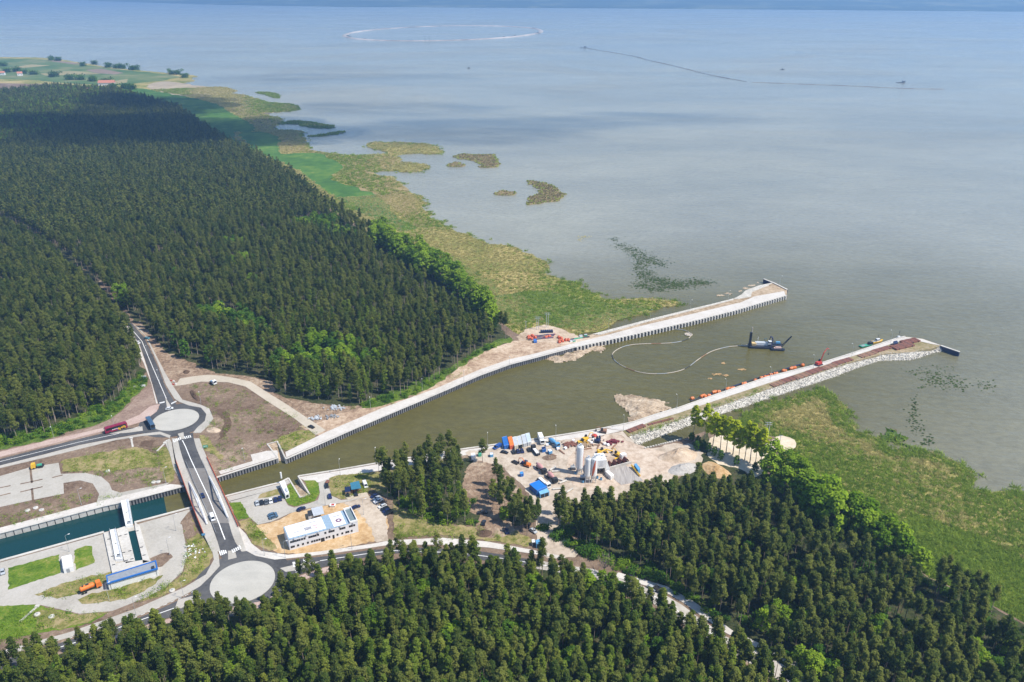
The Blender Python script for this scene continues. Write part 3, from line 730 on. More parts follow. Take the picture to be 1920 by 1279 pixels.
kerbed('pavement', [(1150, 1082), (1238, 1106), (1282, 1131), (1310, 1152), (1362, 1188), (1410, 1211), (1490, 1250), (1500, 1246), (1420, 1205), (1372, 1182), (1330, 1150), (1300, 1128), (1250, 1100), (1160, 1074)], M_walk)
# islands
sheet('roundabout_island', circle(NC, rN), M_setts, dz=0.30, skirt=0.3)
sheet('roundabout_island', circle(SC, rS), M_setts, dz=0.30, skirt=0.3)
for pts in ([(310, 745), (324, 768), (314, 770)], [(267, 800), (240, 806), (205, 814), (240, 812), (268, 808)], [(333, 814), (344, 811), (348, 836)],
            [(427, 1030), (435, 1012), (444, 1046), (428, 1050)], [(334, 1125), (366, 1117), (374, 1118), (378, 1126), (340, 1141), (328, 1142)], [(525, 1066), (555, 1059), (600, 1053), (560, 1069), (536, 1073)]):
    kerbed('traffic_island', pts, M_pave, 0.2)
psheet('service_road', [(338, 710), (362, 706), (390, 703), (415, 705), (440, 709), (470, 716), (495, 732), (540, 760), (611, 807), (592, 816), (552, 785), (500, 752), (460, 725), (427, 717), (377, 716), (345, 722), (328, 724)], ground_mat('concrete_slab_road', [(0.25, (.40, .35, .275)), (0.5, (.47, .415, .335)), (0.75, (.53, .47, .39))], 0.05, 0.7, 0.4, 2, 0.1, 0.05), dz=0.12)
# painted markings
def dashes(name, pts, w, on, off, zf=None, dz=0.16):
    line = resample([G(x, y, (zf(y) if zf else ZL)) for x, y in pts], 0.5)
    seg, acc, cur = [], 0.0, [line[0]]
    for a, b in zip(line, line[1:]):
        acc += (b - a).length
        ph = acc % (on + off)
        if ph < on: cur.append(b)
        else:
            if len(cur) > 1: seg.append(cur)
            cur = [b]
    if len(cur) > 1: seg.append(cur)
    mb = MB()
    for s in seg:
        L, Q = strip_pts(s, w / 2); n = len(s)
        mb.add([p + Vector((0, 0, dz)) for p in L + Q], [(i + n, i + 1 + n, i + 1, i) for i in range(n - 1)])
    o = mb.build(name, M_mark); o['kind'] = 'structure'
dashes('road_marking', [(242, 612), (266, 640), (286, 688), (312, 748)], 0.35, 500, 1)
dashes('road_marking', [(262, 800), (220, 814), (150, 829), (0, 866), (-100, 892)], 0.35, 500, 1)
dashes('road_marking', [(342, 826), (348, 838), (352.5, 849), (357, 860), (364.5, 876), (377, 903), (390, 930), (402, 960), (411.5, 984), (416.5, 998), (422, 1012)], 0.45, 500, 1, zr, 0.12)
dashes('road_marking', [(600, 1052), (692, 1038), (740, 1033), (860, 1037), (960, 1050), (1110, 1076), (1230, 1120), (1280, 1152), (1350, 1200)], 0.35, 500, 1)
dashes('road_marking', [(326, 1141), (250, 1168), (146, 1204), (40, 1236)], 0.4, 14, 4)
dashes('road_marking', [(365, 1108), (343, 1120), (250, 1160), (128, 1198)], 0.25, 1.5, 1.5, dz=0.14)
def zebra(c0, c1, dirn, n, L, w):
    a, b = RP([c0, c1], 0.11)
    d = RP([(c0[0] + dirn[0], c0[1] + dirn[1])])[0] - RP([c0])[0]; d.z = 0; d.normalize()
    mb = MB()
    for k in range(n):
        p = a + (b - a) * (k / (n - 1))
        mb.box((p.x, p.y, p.z + 0.02), (L, w, 0.03), math.atan2(d.y, d.x))
    o = mb.build('zebra_crossing', M_mark); o['kind'] = 'structure'
zebra((413, 1038), (423, 1034), (3, 9), 4, 3.4, 0.55)
zebra((436, 1033), (450, 1026), (3, 7), 5, 3.2, 0.55)
zebra((326, 827.5), (338, 822.5), (3, 7), 5, 3.0, 0.5)
zebra((347, 821), (357, 818.5), (3, 7), 4, 3.0, 0.5)
zebra((551, 1055), (552, 1062), (3, -.2), 4, 1.2, 0.6)
zebra((571, 1049), (572, 1056), (3, -.2), 4, 1.2, 0.6)
zebra((556, 1070), (559, 1078), (3, -.8), 4, 1.2, 0.6)
zebra((300, 756), (308, 754), (1, 3), 5, 1.6, 0.5)
zebra((322, 757), (330, 753), (1, 3), 5, 1.6, 0.5)
# ------------------------------------------------------------------ trees
def leaf_mat(name, lo, hi, trans=0.32):
    m = bpy.data.materials.new(name); m.use_nodes = True
    nt = m.node_tree; nt.nodes.clear()
    out = nt.nodes.new('ShaderNodeOutputMaterial')
    oi = nt.nodes.new('ShaderNodeObjectInfo')
    ge = nt.nodes.new('ShaderNodeNewGeometry')
    mx = nt.nodes.new('ShaderNodeMix'); mx.data_type = 'FLOAT'; mx.inputs[0].default_value = 0.42
    nt.links.new(oi.outputs['Random'], mx.inputs[2]); nt.links.new(ge.outputs['Random Per Island'], mx.inputs[3])
    col = ramp(nt, [(0.2, lo), (0.5, tuple((a + b) / 2 for a, b in zip(lo, hi))), (0.8, hi)], mx.outputs[0])
    d = nt.nodes.new('ShaderNodeBsdfDiffuse'); t = nt.nodes.new('ShaderNodeBsdfTranslucent')
    nt.links.new(col, d.inputs['Color']); nt.links.new(col, t.inputs['Color'])
    s = nt.nodes.new('ShaderNodeMixShader'); s.inputs[0].default_value = trans
    nt.links.new(d.outputs[0], s.inputs[1]); nt.links.new(t.outputs[0], s.inputs[2])
    nt.links.new(s.outputs[0], out.inputs['Surface'])
    return m
L_PINE = leaf_mat('pine_needles', (.052, .086, .018), (.185, .205, .044))
L_PINEB = leaf_mat('young_pine_needles', (.062, .108, .016), (.215, .245, .042))
L_BIRCH = leaf_mat('birch_leaves', (.075, .125, .015), (.19, .25, .035), 0.3)
L_OAK = leaf_mat('bright_leaves', (.095, .185, .012), (.26, .37, .03), 0.3)
L_DEEP = leaf_mat('deep_leaves', (.04, .10, .012), (.11, .21, .025), 0.28)
L_LIME = leaf_mat('lime_leaves', (.26, .33, .010), (.50, .55, .03), 0.35)
B_PINE = ground_mat('pine_bark', [(0.3, (.20, .14, .10)), (0.5, (.33, .26, .21)), (0.7, (.42, .36, .30))], 0.4, 1.5, 0.5, 3, 0.3, 0.05)
B_GREY = ground_mat('grey_bark', [(0.3, (.14, .12, .10)), (0.6, (.24, .21, .18)), (0.8, (.32, .30, .27))], 0.4, 1.5, 0.5, 3, 0.3, 0.05)

def leaf_cloud(cl, per, size, r, flat=0.7):
    """quads scattered in clumps; cl = list of (x,y,z,radius)"""
    n = len(cl) * per
    c = np.repeat(np.array(cl), per, axis=0)
    g = r.normal(size=(n, 3)); g /= np.linalg.norm(g, axis=1)[:, None]
    rad = r.random(n) ** 0.45
    p = c[:, :3] + g * (rad * c[:, 3])[:, None] * np.array([1, 1, flat])
    ctr = np.array(cl)[:, :3].mean(axis=0); out = p - ctr - np.array([0, 0, -1.0]); out /= np.linalg.norm(out, axis=1)[:, None] + 1e-6
    nrm = g * 0.35 + out * 0.6 + r.normal(size=(n, 3)) * 0.5 + np.array([0.15, -0.1, 0.7])
    nrm /= np.linalg.norm(nrm, axis=1)[:, None]
    a = np.cross(nrm, r.normal(size=(n, 3))); a /= np.linalg.norm(a, axis=1)[:, None]
    b = np.cross(nrm, a)
    s = (size * (0.55 + 0.9 * r.random(n)))[:, None]
    q = np.stack([p + a * s, p + b * s * 0.7, p - a * s, p - b * s * 0.7], axis=1)
    v = q.reshape(-1, 3)
    f = np.arange(n * 4).reshape(n, 4)
    return v, f

def trunk_parts(H, r0, r, lean=0.4, limbs=(), top=0.93):
    mb = MB()
    pts = [Vector((0, 0, -0.4))]
    k = 6
    for i in range(1, k + 1):
        t = i / k
        pts.append(Vector((lean * math.sin(t * 2.1 + r.random() * .3) * t, lean * .6 * math.sin(t * 3.1 + r.random()) * t, H * top * t)))
    rad = [r0 * 1.15] + [r0 * (1 - 0.85 * i / k) for i in range(1, k + 1)]
    mb.tube(pts, rad, 6)
    for (x, y, z) in limbs:
        t = min(0.98, max(0.1, (z - 0.35 * math.hypot(x, y)) / (H * top)))
        i = min(k - 1, int(t * k)); u = t * k - i
        b = pts[i] * (1 - u) + pts[i + 1] * u
        mid = b * 0.5 + Vector((x, y, z)) * 0.5 + Vector((0, 0, -0.25))
        q = r0 * (1 - 0.8 * t) * 0.5
        mb.tube([b, mid, Vector((x, y, z))], [q, q * .7, q * .3], 4, caps=False)
    return mb

def arr_mesh(name, v, f, mats, extra=None):
    me = bpy.data.meshes.new(name)
    vs = [tuple(x) for x in v]; fs = [tuple(int(i) for i in x) for x in f]
    n0 = len(fs)
    if extra is not None:
        o = len(vs); vs += extra.v; fs += [tuple(i + o for i in q) for q in extra.f]
    me.from_pydata(vs, [], fs)
    for m in mats: me.materials.append(m)
    if extra is not None:
        me.polygons.foreach_set('material_index', [0] * n0 + [1] * (len(fs) - n0))
    me.update()
    return me

def pine(seed, H=19.0, base=0.45, wid=2.5, ncl=17, per=34, size=0.42, prof=0.75):
    r = np.random.default_rng(seed)
    cl = []
    for i in range(ncl):
        t = (i + 0.5 * r.random()) / (ncl - 0.5)
        z = H * (base + (1 - base) * t)
        w = wid * (1 - t ** 1.7) ** prof * (0.5 + 0.5 * min(1, 3 * t))
        a = i * 2.4 + r.random() * 1.2
        d = w * (0.25 + 0.75 * r.random())
        cl.append((math.cos(a) * d, math.sin(a) * d, z - 0.6 * r.random(), 0.80 + 0.62 * (1 - t) * r.random() + 0.35 * r.random()))
    cl.append((0, 0, H - 0.5, 0.6))
    return H, cl, per, size, r, [c[:3] for c in cl[:-2:2]]
def broad(seed, H=15.0, base=0.22, wid=4.2, ncl=30, per=38, size=0.5):
    r = np.random.default_rng(seed)
    cl = []
    for i in range(ncl):
        t = (i + r.random()) / ncl
        z = H * (base + (1 - base) * t) - 1.0
        w = wid * math.sqrt(max(0.05, 1 - (2 * t - 0.85) ** 2 / 1.35))
        a = i * 2.399 + r.random()
        d = w * (0.55 + 0.45 * r.random())
        cl.append((math.cos(a) * d, math.sin(a) * d, z, 1.0 + 0.9 * r.random()))
    for i in range(5): cl.append((r.normal() * 1.0, r.normal() * 1.0, H * (0.55 + 0.09 * i), 1.5))
    return H, cl, per, size, r, [c[:3] for c in cl[::4]]

PROTO = {}   # kind -> list of (crown mesh, trunk mesh, combined object)
def make_kind(kind, gen, n, leaf, bark, r0, **kw):
    out = []
    for k in range(n):
        H, cl, per, size, r, limbs = gen(hash((kind, k)) % 9999 if False else sum(map(ord, kind)) * 31 + k * 7, **{a: (b(k) if callable(b) else b) for a, b in kw.items()})
        v, f = leaf_cloud(cl, per, size, r)
        tk = trunk_parts(H, r0, r, 0.5, limbs)
        cm = arr_mesh('crown', v, f, [leaf])
        tm = bpy.data.meshes.new('trunk'); tm.from_pydata(tk.v, [], tk.f); tm.materials.append(bark); tm.update()
        both = bpy.data.objects.new(kind + '_pattern', arr_mesh(kind + '_pattern', v, f, [leaf, bark], tk))
        out.append((cm, tm, both))
    PROTO[kind] = out
make_kind('pine', pine, 8, L_PINE, B_PINE, 0.19, H=lambda k: 14.5 + 0.85 * k, base=lambda k: 0.46 + 0.05 * (k % 4), wid=lambda k: 2.75 - 0.35 * (k % 3), ncl=lambda k: 22 + 3 * (k % 3), per=56, size=.30, prof=lambda k: (.45, .9, .65)[k % 3])
make_kind('young_pine', pine, 5, L_PINEB, B_PINE, 0.17, H=lambda k: 11.5 + 1.6 * k, base=lambda k: 0.24 + 0.05 * k, wid=lambda k: 2.75 - .4 * (k % 2), ncl=28, per=56, size=.30, prof=lambda k: (.5, 1.0, .6)[k % 3])
make_kind('far_pine', pine, 4, L_PINE, B_PINE, 0.2, H=lambda k: 17.5 + k, base=0.35, wid=3.2, ncl=13, per=18, size=0.75)
make_kind('birch', pine, 4, L_BIRCH, B_GREY, 0.15, H=lambda k: 15 + 1.2 * k, base=0.22, wid=2.3, ncl=24, per=46, size=0.33)
make_kind('broadleaf', broad, 4, L_OAK, B_GREY, 0.28, H=lambda k: 13.5 + k, wid=lambda k: 4.0 + 0.25 * k)
make_kind('dark_broadleaf', broad, 3, L_DEEP, B_GREY, 0.26, H=lambda k: 13 + k, wid=lambda k: 4.1)
make_kind('tall_lime', pine, 4, L_LIME, B_GREY, 0.24, H=lambda k: 19 + k, base=0.42, wid=5.2, ncl=36, per=56, size=0.42)
make_kind('tuft', broad, 3, L_DEEP, B_GREY, 0.05, H=lambda k: 2.4 + .3 * k, base=0.1, wid=1.5, ncl=9, per=20, size=0.35)
make_kind('bush', broad, 3, L_OAK, B_GREY, 0.05, H=lambda k: 2.2 + .3 * k, base=0.1, wid=1.4, ncl=8, per=16, size=0.32)

# ---- scatter
def scatter(poly, step, jit=0.38, seed=1, keep=None):
    r = np.random.default_rng(seed)
    x0, x1 = min(p.x for p in poly), max(p.x for p in poly)
    y0, y1 = min(p.y for p in poly), max(p.y for p in poly)
    gx, gy = np.meshgrid(np.arange(x0, x1, step), np.arange(y0, y1, step * 0.87))
    gx[1::2] += step / 2
    X = gx.ravel() + r.normal(size=gx.size) * step * jit; Y = gy.ravel() + r.normal(size=gy.size) * step * jit
    k = inside(poly, X, Y)
    return np.stack([X[k], Y[k]], 1)
def in_frame(P, H=19.0, m=20, z=ZL):
    a, b, d = to_px(P[:, 0], P[:, 1], np.full(len(P), z)); c, e, _ = to_px(P[:, 0], P[:, 1], np.full(len(P), z + H))
    return (np.maximum(a, c) > -m) & (np.minimum(a, c) < 1920 + m) & (e < 1279 + m) & (b > -m) & (d > 0)
def px_mask(P, poly, z=ZL):
    a, b, _ = to_px(P[:, 0], P[:, 1], np.full(len(P), z))
    return inside([Vector((x, y, 0)) for x, y in poly], a, b)
def near_line(P, line, dist, z=ZL):
    L = GP(line, z); out = np.zeros(len(P), bool)
    for a, b in zip(L, L[1:]):
        ab = np.array([b.x - a.x, b.y - a.y]); ap = P - np.array([a.x, a.y])
        t = np.clip((ap @ ab) / (ab @ ab), 0, 1)
        out |= np.hypot(*(ap - t[:, None] * ab).T) < dist
    return out

def wood(name, P, kinds, seed, z=ZL, smin=0.72, smax=1.12, kind='stuff', label=None):
    """one mass of trees: points carrying rotation and size, each drawing one of the given tree shapes"""
    r = np.random.default_rng(seed)
    n = len(P)
    me = bpy.data.meshes.new(name)
    me.from_pydata([(x, y, z) for x, y in P], [], [])
    for nm, val in (('rot', r.random(n) * 6.283), ('scl', smin + (smax - smin) * r.random(n))):
        a = me.attributes.new(nm, 'FLOAT', 'POINT'); a.data.foreach_set('value', val.astype(np.float32))
    a = me.attributes.new('pick', 'INT', 'POINT')
    protos = [p[2] for k in kinds for p in PROTO[k]]
    a.data.foreach_set('value', r.integers(0, len(protos), n).astype(np.int32))
    o = bpy.data.objects.new(name, me); C.objects.link(o)
    o['kind'] = kind
    ng = bpy.data.node_groups.new(name, 'GeometryNodeTree')
    ng.interface.new_socket('Geometry', in_out='INPUT', socket_type='NodeSocketGeometry')
    ng.interface.new_socket('Geometry', in_out='OUTPUT', socket_type='NodeSocketGeometry')
    N = ng.nodes
    gi, go = N.new('NodeGroupInput'), N.new('NodeGroupOutput')
    jn = N.new('GeometryNodeJoinGeometry')
    for p in protos:
        oi = N.new('GeometryNodeObjectInfo'); oi.inputs['Object'].default_value = p
        gt = N.new('GeometryNodeGeometryToInstance')
        ng.links.new(oi.outputs['Geometry'], gt.inputs[0]); ng.links.new(gt.outputs[0], jn.inputs[0])
    ip = N.new('GeometryNodeInstanceOnPoints')
    def attr(nm, t):
        x = N.new('GeometryNodeInputNamedAttribute'); x.data_type = t; x.inputs['Name'].default_value = nm
        return [s for s in x.outputs if s.enabled][0]
    cx = N.new('ShaderNodeCombineXYZ'); ng.links.new(attr('rot', 'FLOAT'), cx.inputs[2])
    ng.links.new(gi.outputs[0], ip.inputs['Points']); ng.links.new(jn.outputs[0], ip.inputs['Instance'])
    ip.inputs['Pick Instance'].default_value = True
    ng.links.new(attr('pick', 'INT'), ip.inputs['Instance Index'])
    ng.links.new(cx.outputs[0], ip.inputs['Rotation']); ng.links.new(attr('scl', 'FLOAT'), ip.inputs['Scale'])
    ng.links.new(ip.outputs[0], go.inputs[0])
    md = o.modifiers.new('scatter', 'NODES'); md.node_group = ng
    return o

def tree(kind, name, x, y, label, cat, group, s=1.0, k=None, z=ZL, r=random):
    """a tree standing on its own: an empty at its foot with crown and trunk"""
    v = PROTO[kind][r.randrange(len(PROTO[kind])) if k is None else k]
    t = thing(name, label, cat, (x, y, z), r.random() * 6.283, group)
    t.scale = (s * r.uniform(.93, 1.07), s * r.uniform(.93, 1.07), s)
    for nm, me in (('crown', v[0]), ('trunk', v[1])):
        o = bpy.data.objects.new(nm, me); C.objects.link(o); o.parent = t
    return t

# ---- where the woods stand (outlines of the tree feet, read off the photograph)
F1 = [(-60, 183), (100, 168), (205, 172), (265, 185), (335, 210), (385, 245), (440, 281), (495, 305), (545, 333), (592, 376), (640, 406), (700, 443), (748, 468), (790, 494), (855, 534), (905, 576), (938, 606), (958, 632),
      (930, 645), (900, 658), (870, 680), (840, 702), (819, 713), (790, 727), (760, 740), (720, 750), (675, 757), (597, 752), (525, 738), (510, 712), (470, 700), (415, 696), (390, 690), (355, 674), (316, 655), (290, 630), (268, 603), (252, 592),
      (225, 575), (180, 530), (120, 480), (60, 435), (-60, 380)]
F2 = [(-60, 400), (55, 452), (112, 495), (165, 545), (205, 585), (232, 612), (254, 650), (268, 690), (262, 705), (225, 750), (195, 768), (150, 783), (105, 803), (85, 812), (45, 822), (0, 830), (-60, 845)]
F3 = [(716, 890), (760, 880), (830, 868), (866, 863), (872, 890), (862, 930), (866, 965), (880, 986), (840, 990), (807, 981), (780, 972), (757, 958), (735, 938), (718, 920)]
F4 = [(1040, 985), (1060, 972), (1090, 966), (1125, 962), (1160, 958), (1195, 951), (1260, 934), (1285, 926), (1340, 932), (1400, 942), (1440, 948), (1541, 972), (1583, 984), (1690, 1056), (1735, 1092), (1810, 1118), (1870, 1146), (1960, 1196), (2150, 1310), (2230, 1420),
      (1640, 1420), (1530, 1288), (1425, 1203), (1330, 1146), (1270, 1110), (1227, 1076), (1197, 1058), (1157, 1040), (1097, 1024), (1057, 1010)]
F5 = [(-80, 1330), (0, 1275), (70, 1252), (150, 1232), (200, 1215), (310, 1186), (380, 1168), (440, 1164), (505, 1154), (560, 1108), (640, 1082), (700, 1068), (780, 1058), (860, 1062), (960, 1072), (1040, 1085), (1110, 1098), (1150, 1112), (1215, 1140), (1290, 1180), (1365, 1221), (1430, 1255), (1560, 1335), (1680, 1420), (-80, 1420)]
POLY = {k: GP(v) for k, v in (('F1', F1), ('F2', F2), ('F3', F3), ('F4', F4), ('F5', F5))}
road_gap = [(215, 590), (180, 555), (130, 505), (80, 465), (20, 430)]
P1 = scatter(POLY['F1'], 5.6, seed=11); P1 = P1[in_frame(P1)]
dist1 = np.hypot(P1[:, 0], P1[:, 1])
keep = (rng.random(len(P1)) < np.clip(1.05 - 0.00012 * dist1, 0.75, 1)) & ~near_line(P1, road_gap, 5)
P1 = P1[keep]
P2 = scatter(POLY['F2'], 5.0, seed=12); P2 = P2[in_frame(P2)]
P3 = scatter(POLY['F3'], 4.7, seed=13)
P4 = scatter(POLY['F4'], 4.3, seed=14); P4 = P4[in_frame(P4)]
P5 = scatter(POLY['F5'], 4.1, seed=15); P5 = P5[in_frame(P5)]
# clearings
P4 = P4[~px_mask(P4, [(1310, 800), (1340, 862), (1400, 890), (1440, 880), (1440, 820)])]
holes = [(1575, 1010, 9), (1610, 1100, 7), (1730, 1150, 8), (1880, 1180, 9), (1690, 1190, 6), (1330, 1010, 6), (1500, 1080, 6)]
for hx, hy, hr in holes:
    c = G(hx, hy); P4 = P4[np.hypot(P4[:, 0] - c.x, P4[:, 1] - c.y) > hr]
print('wood sizes', len(P1), len(P2), len(P3), len(P4), len(P5))

BN = [(700, 440), (748, 466), (790, 492), (830, 516), (858, 536), (905, 576), (940, 606)]
BS1 = [(1440, 884), (1490, 918), (1541, 952), (1583, 974)]
BS2 = [(1583, 974), (1640, 1008), (1700, 1046), (1745, 1085)]
def band(l, dy, up=6): return [(x, y - up) for x, y in l] + [(x, y + dy) for x, y in reversed(l)]
P1 = P1[~px_mask(P1, band(BN, 50, 30))]
P4 = P4[~px_mask(P4, band(BS1, 78, 30)) & ~px_mask(P4, band(BS2, 60, 30))]
# patches of broadleaved trees inside the pine woods: (px, py, radius m)
patches = [(232, 572, 9), (250, 590, 6), (440, 470, 12), (455, 505, 12), (475, 540, 9), (340, 530, 8), (600, 430, 26), (640, 450, 18), (400, 600, 14), (440, 610, 14), (470, 625, 12), (500, 640, 10), (380, 640, 8),
           (560, 690, 16), (600, 660, 14), (630, 690, 14), (660, 670, 10), (690, 690, 10), (330, 655, 5), (360, 670, 5), (390, 682, 5)]
fpatch = [(1310, 920, 5), (1470, 1180, 7), (1500, 1250, 6), (1850, 1260, 7), (1900, 1240, 5), (1540, 1270, 7), (1330, 1100, 4), (1270, 1085, 4), (1420, 1180, 5), (1120, 1110, 6), (1230, 1010, 6), (1400, 1060, 6), (1480, 1120, 5), (1650, 1200, 6), (1260, 985, 5), (700, 1180, 5), (850, 1220, 5), (620, 1200, 4), (1000, 1120, 6), (1220, 1240, 5), (560, 1240, 4), (1165, 1120, 5), (960, 1215, 5), (440, 1270, 5), (1070, 1250, 5), (800, 1130, 4)]
def split(P, pats):
    m = np.zeros(len(P), bool)
    for x, y, rr in pats:
        c = G(x, y); m |= np.hypot(P[:, 0] - c.x, P[:, 1] - c.y) < rr
    return m
m1 = split(P1, patches); D1 = P1[m1]; P1 = P1[~m1]
D1 = D1[rng.random(len(D1)) < 0.55]
far = np.hypot(P1[:, 0], P1[:, 1]) > 900
farwest = far & px_mask(P1, [(-100, 140), (420, 140), (380, 215), (300, 205), (200, 180), (150, 215), (100, 260), (-100, 300)])
nearP1 = P1[~far]
mixed = px_mask(nearP1, [(470, 770), (475, 640), (560, 580), (680, 600), (760, 640), (720, 770)]) & (rng.random(len(nearP1)) < 0.45)
wood('far_pine_wood', P1[far & ~farwest], ['far_pine'], 1)
wood('far_broadleaf_wood', P1[farwest], ['broadleaf', 'far_pine'], 2, smin=.8, smax=1.05)
wood('pine_wood', nearP1[~mixed], ['pine'], 3)
wood('birch_wood', nearP1[mixed], ['birch'], 4)
ey = rng.random(len(P2)) < 0.12
wood('pine_wood', P2[~ey], ['pine'], 5)
wood('birch_wood', P2[ey], ['young_pine'], 6)
# ------------------------------------------------------------------ trees one can tell apart
def pxy(x, y, h=0.0):
    a, b, _ = to_px(np.array([x]), np.array([y]), np.array([ZL + h])); return float(a[0]), float(b[0])
def place_of(x, y, zone):
    a, b = pxy(x, y)
    if zone == 'F3': return ('tall pine with a long bare trunk in the grove between quay and office car park', 'pines of the grove beside the office car park')
    if zone == 'F4':
        if b < 965: return ('olive pine at the edge of the sandy construction yard below the silos', 'pines edging the construction yard')
        if a < 1250 : return ('olive pine beside the sandy track leading out of the construction yard', 'pines beside the sandy track')
        if a > 1620: return ('dark pine in the dense wood beside the bright green reed meadow', 'pines of the wood beside the meadow')
        return ('olive brown pine in the dense wood between forest road and reed marsh', 'pines of the wood between road and marsh')
    if a < 330: return ('dark green pine beside the road running down from the lower roundabout', 'pines by the road below the lower roundabout')
    if a < 560: return ('green pine below the large pale roundabout at the wood edge', 'pines below the large roundabout')
    if a < 1000: return ('green pine in the wood across the road from the white container office', 'pines of the wood facing the office')
    return ('olive green pine in the wood inside the bend of the forest road', 'pines of the wood inside the road bend')

cand = [(x, y, 'F3') for x, y in P3] + [(x, y, 'F4') for x, y in P4] + [(x, y, 'F5') for x, y in P5]
fm = split(np.array([c[:2] for c in cand]), fpatch)
green = [c for c, f in zip(cand, fm) if f]
cand = [c for c, f in zip(cand, fm) if not f]
edgeF5 = GP(F5[:26]); edgeF4 = GP(F4[:10] + F4[-6:])
A5 = near_line(np.array([c[:2] for c in cand]), F5[:27], 9) 
A4 = near_line(np.array([c[:2] for c in cand]), F4[-7:] + F4[:8], 9)
def showing(c, i):
    d2 = c[0] ** 2 + c[1] ** 2 + 237.0 ** 2
    a, b = pxy(c[0], c[1], 9.0)
    if not (-10 < a < 1930 and b < 1290): return 0
    return (1.7 if c[2] == 'F3' or A5[i] or A4[i] else 1.0) / d2
sc = sorted(range(len(cand)), key=lambda i: -showing(cand[i], i))
own = set(sc[:300])
rt = random.Random(3)
for i in sc[:300]:
    x, y, zone = cand[i]
    lab, grp = place_of(x, y, zone)
    kd = 'young_pine' if zone == 'F5' and rt.random() < .6 or rt.random() < .15 else 'pine'
    if zone == 'F3' and rt.random() < .35:
        tree('birch', 'birch_tree', x, y, 'pale green slender birch in the grove between quay and office car park', 'birch tree', 'birches of the grove beside the office car park', 1.05, r=rt); continue
    tree(kd, 'pine_tree', x, y, lab, 'pine tree', grp, (1.0 if zone != 'F5' else 0.95) * rt.uniform(.76, 1.1), r=rt)
rest = [c for i, c in enumerate(cand) if i not in own]
for zone, ks, sd_ in (('F4', ['pine'], 21), ('F5', ['young_pine', 'pine', 'birch'], 22), ('F3', ['pine'], 23)):
    Q = np.array([c[:2] for c in rest if c[2] == zone])
    if len(Q): wood('pine_wood', Q, ks, sd_, smax=1.06)
# broadleaved trees
nb = 0
for x, y, zone in green[::2]:
    tree('broadleaf' if rt.random() < .6 else 'dark_broadleaf', 'broadleaf_tree', x, y, 'bright green round broadleaf tree standing among the dark pines of the front wood', 'broadleaf tree', 'broadleaf trees among the front pines', .72, r=rt)
wood('broadleaf_wood', np.array([p for p in D1 if pxy(*p)[1] < 560 or pxy(*p)[0] > 530]), ['dark_broadleaf', 'broadleaf'], 61, smin=.8, smax=1.0)
for x, y in D1:
    a, b = pxy(x, y)
    if (b < 560 or a > 530): continue
    if b < 500: lab, grp = 'fresh green broadleaf tree in a clearing of the far pine wood', 'broadleaf trees in the upper pine wood'
    elif a > 520: lab, grp = 'leafy green broadleaf tree among pines near the canal bank', 'broadleaf trees near the canal bank'
    else: lab, grp = 'dark green rounded broadleaf tree beside the road through the pine wood', 'broadleaf trees beside the forest road'
    if (a - 240) ** 2 + (b - 580) ** 2 < 700:
        tree('broadleaf', 'broadleaf_tree', x, y, 'bright green broadleaf tree where the road enters the pine wood', 'broadleaf tree', 'broadleaf trees at the road mouth', 1.05, r=rt)
    else:
        tree('dark_broadleaf' if rt.random() < .75 else 'broadleaf', 'broadleaf_tree', x, y, lab, 'broadleaf tree', grp, .95, r=rt)
def belt(line, rows, step, kind, name, lab, grp, s, seed, gap=5.0, z=ZL):
    r = random.Random(seed)
    L = resample(GP(line, z), step)
    for j in range(rows):
        for i, p in enumerate(L):
            d = (L[min(i + 1, len(L) - 1)] - L[max(i - 1, 0)]).normalized()
            n = Vector((d.y, -d.x, 0)) if d.x >= 0 else Vector((-d.y, d.x, 0))
            q = p - n * (-1) * (j * gap) * 1.0 + Vector((r.gauss(0, 1.3), r.gauss(0, 1.3), 0))
            tree(kind, name, q.x, q.y, lab, 'broadleaf tree', grp, s * r.uniform(.85, 1.12), r=r, z=z)
def fill(px, step, name, lab, grp, sc, seed, gone=1.0):
    r = random.Random(seed)
    for x, y in scatter(GP(px), step, .22, seed):
        if r.random() < gone: tree('broadleaf', name, x, y, lab, 'broadleaf tree', grp, sc * r.uniform(.82, 1.15), r=r)
fill(band(BN, 26, 2), 9.0, 'broadleaf_tree', 'bright green broadleaf tree in the belt between pine wood and northern reed marsh', 'broadleaf trees along the northern marsh', 1.4, 5)
fill(band(BS1, 46, 2), 7.6, 'broadleaf_tree', 'bright green broadleaf tree beside the cream sand patch and reed marsh', 'broadleaf trees beside the sand patch', 1.38, 6)
fill(band(BS2, 30, 2), 7.2, 'broadleaf_tree', 'green broadleaf tree between the southern pine wood and bright meadow', 'broadleaf trees along the southern meadow', 1.22, 7)
for i, (x, y) in enumerate([(1300, 820), (1320, 827), (1336, 838), (1350, 845), (1361, 850), (1374, 853), (1385, 858), (1396, 863), (1406, 868), (1416, 872), (1425, 876)]):
    p = G(x, y)
    if i == 0: tree('tall_lime', 'broadleaf_tree', p.x, p.y, 'tall yellow green tree standing alone beside the riprap inlet', 'broadleaf tree', None, 1.05, 1)
    else: tree('tall_lime', 'broadleaf_tree', p.x, p.y, 'tall yellow green tree with bare trunks in the row on cream sand', 'broadleaf tree', 'yellow green trees in the row on the sand', 1.02 + .07 * (i % 3), r=rt)
for i, (x, y) in enumerate([(1296, 826), (1308, 834), (1318, 840), (1328, 848), (1338, 855), (1306, 845), (1350, 862), (1380, 872), (1415, 884)]):
    p = G(x, y); tree('dark_broadleaf', 'bush', p.x, p.y, 'dark green bush at the foot of the yellow green trees', 'bush', 'dark bushes below the yellow green trees', .42, r=rt)
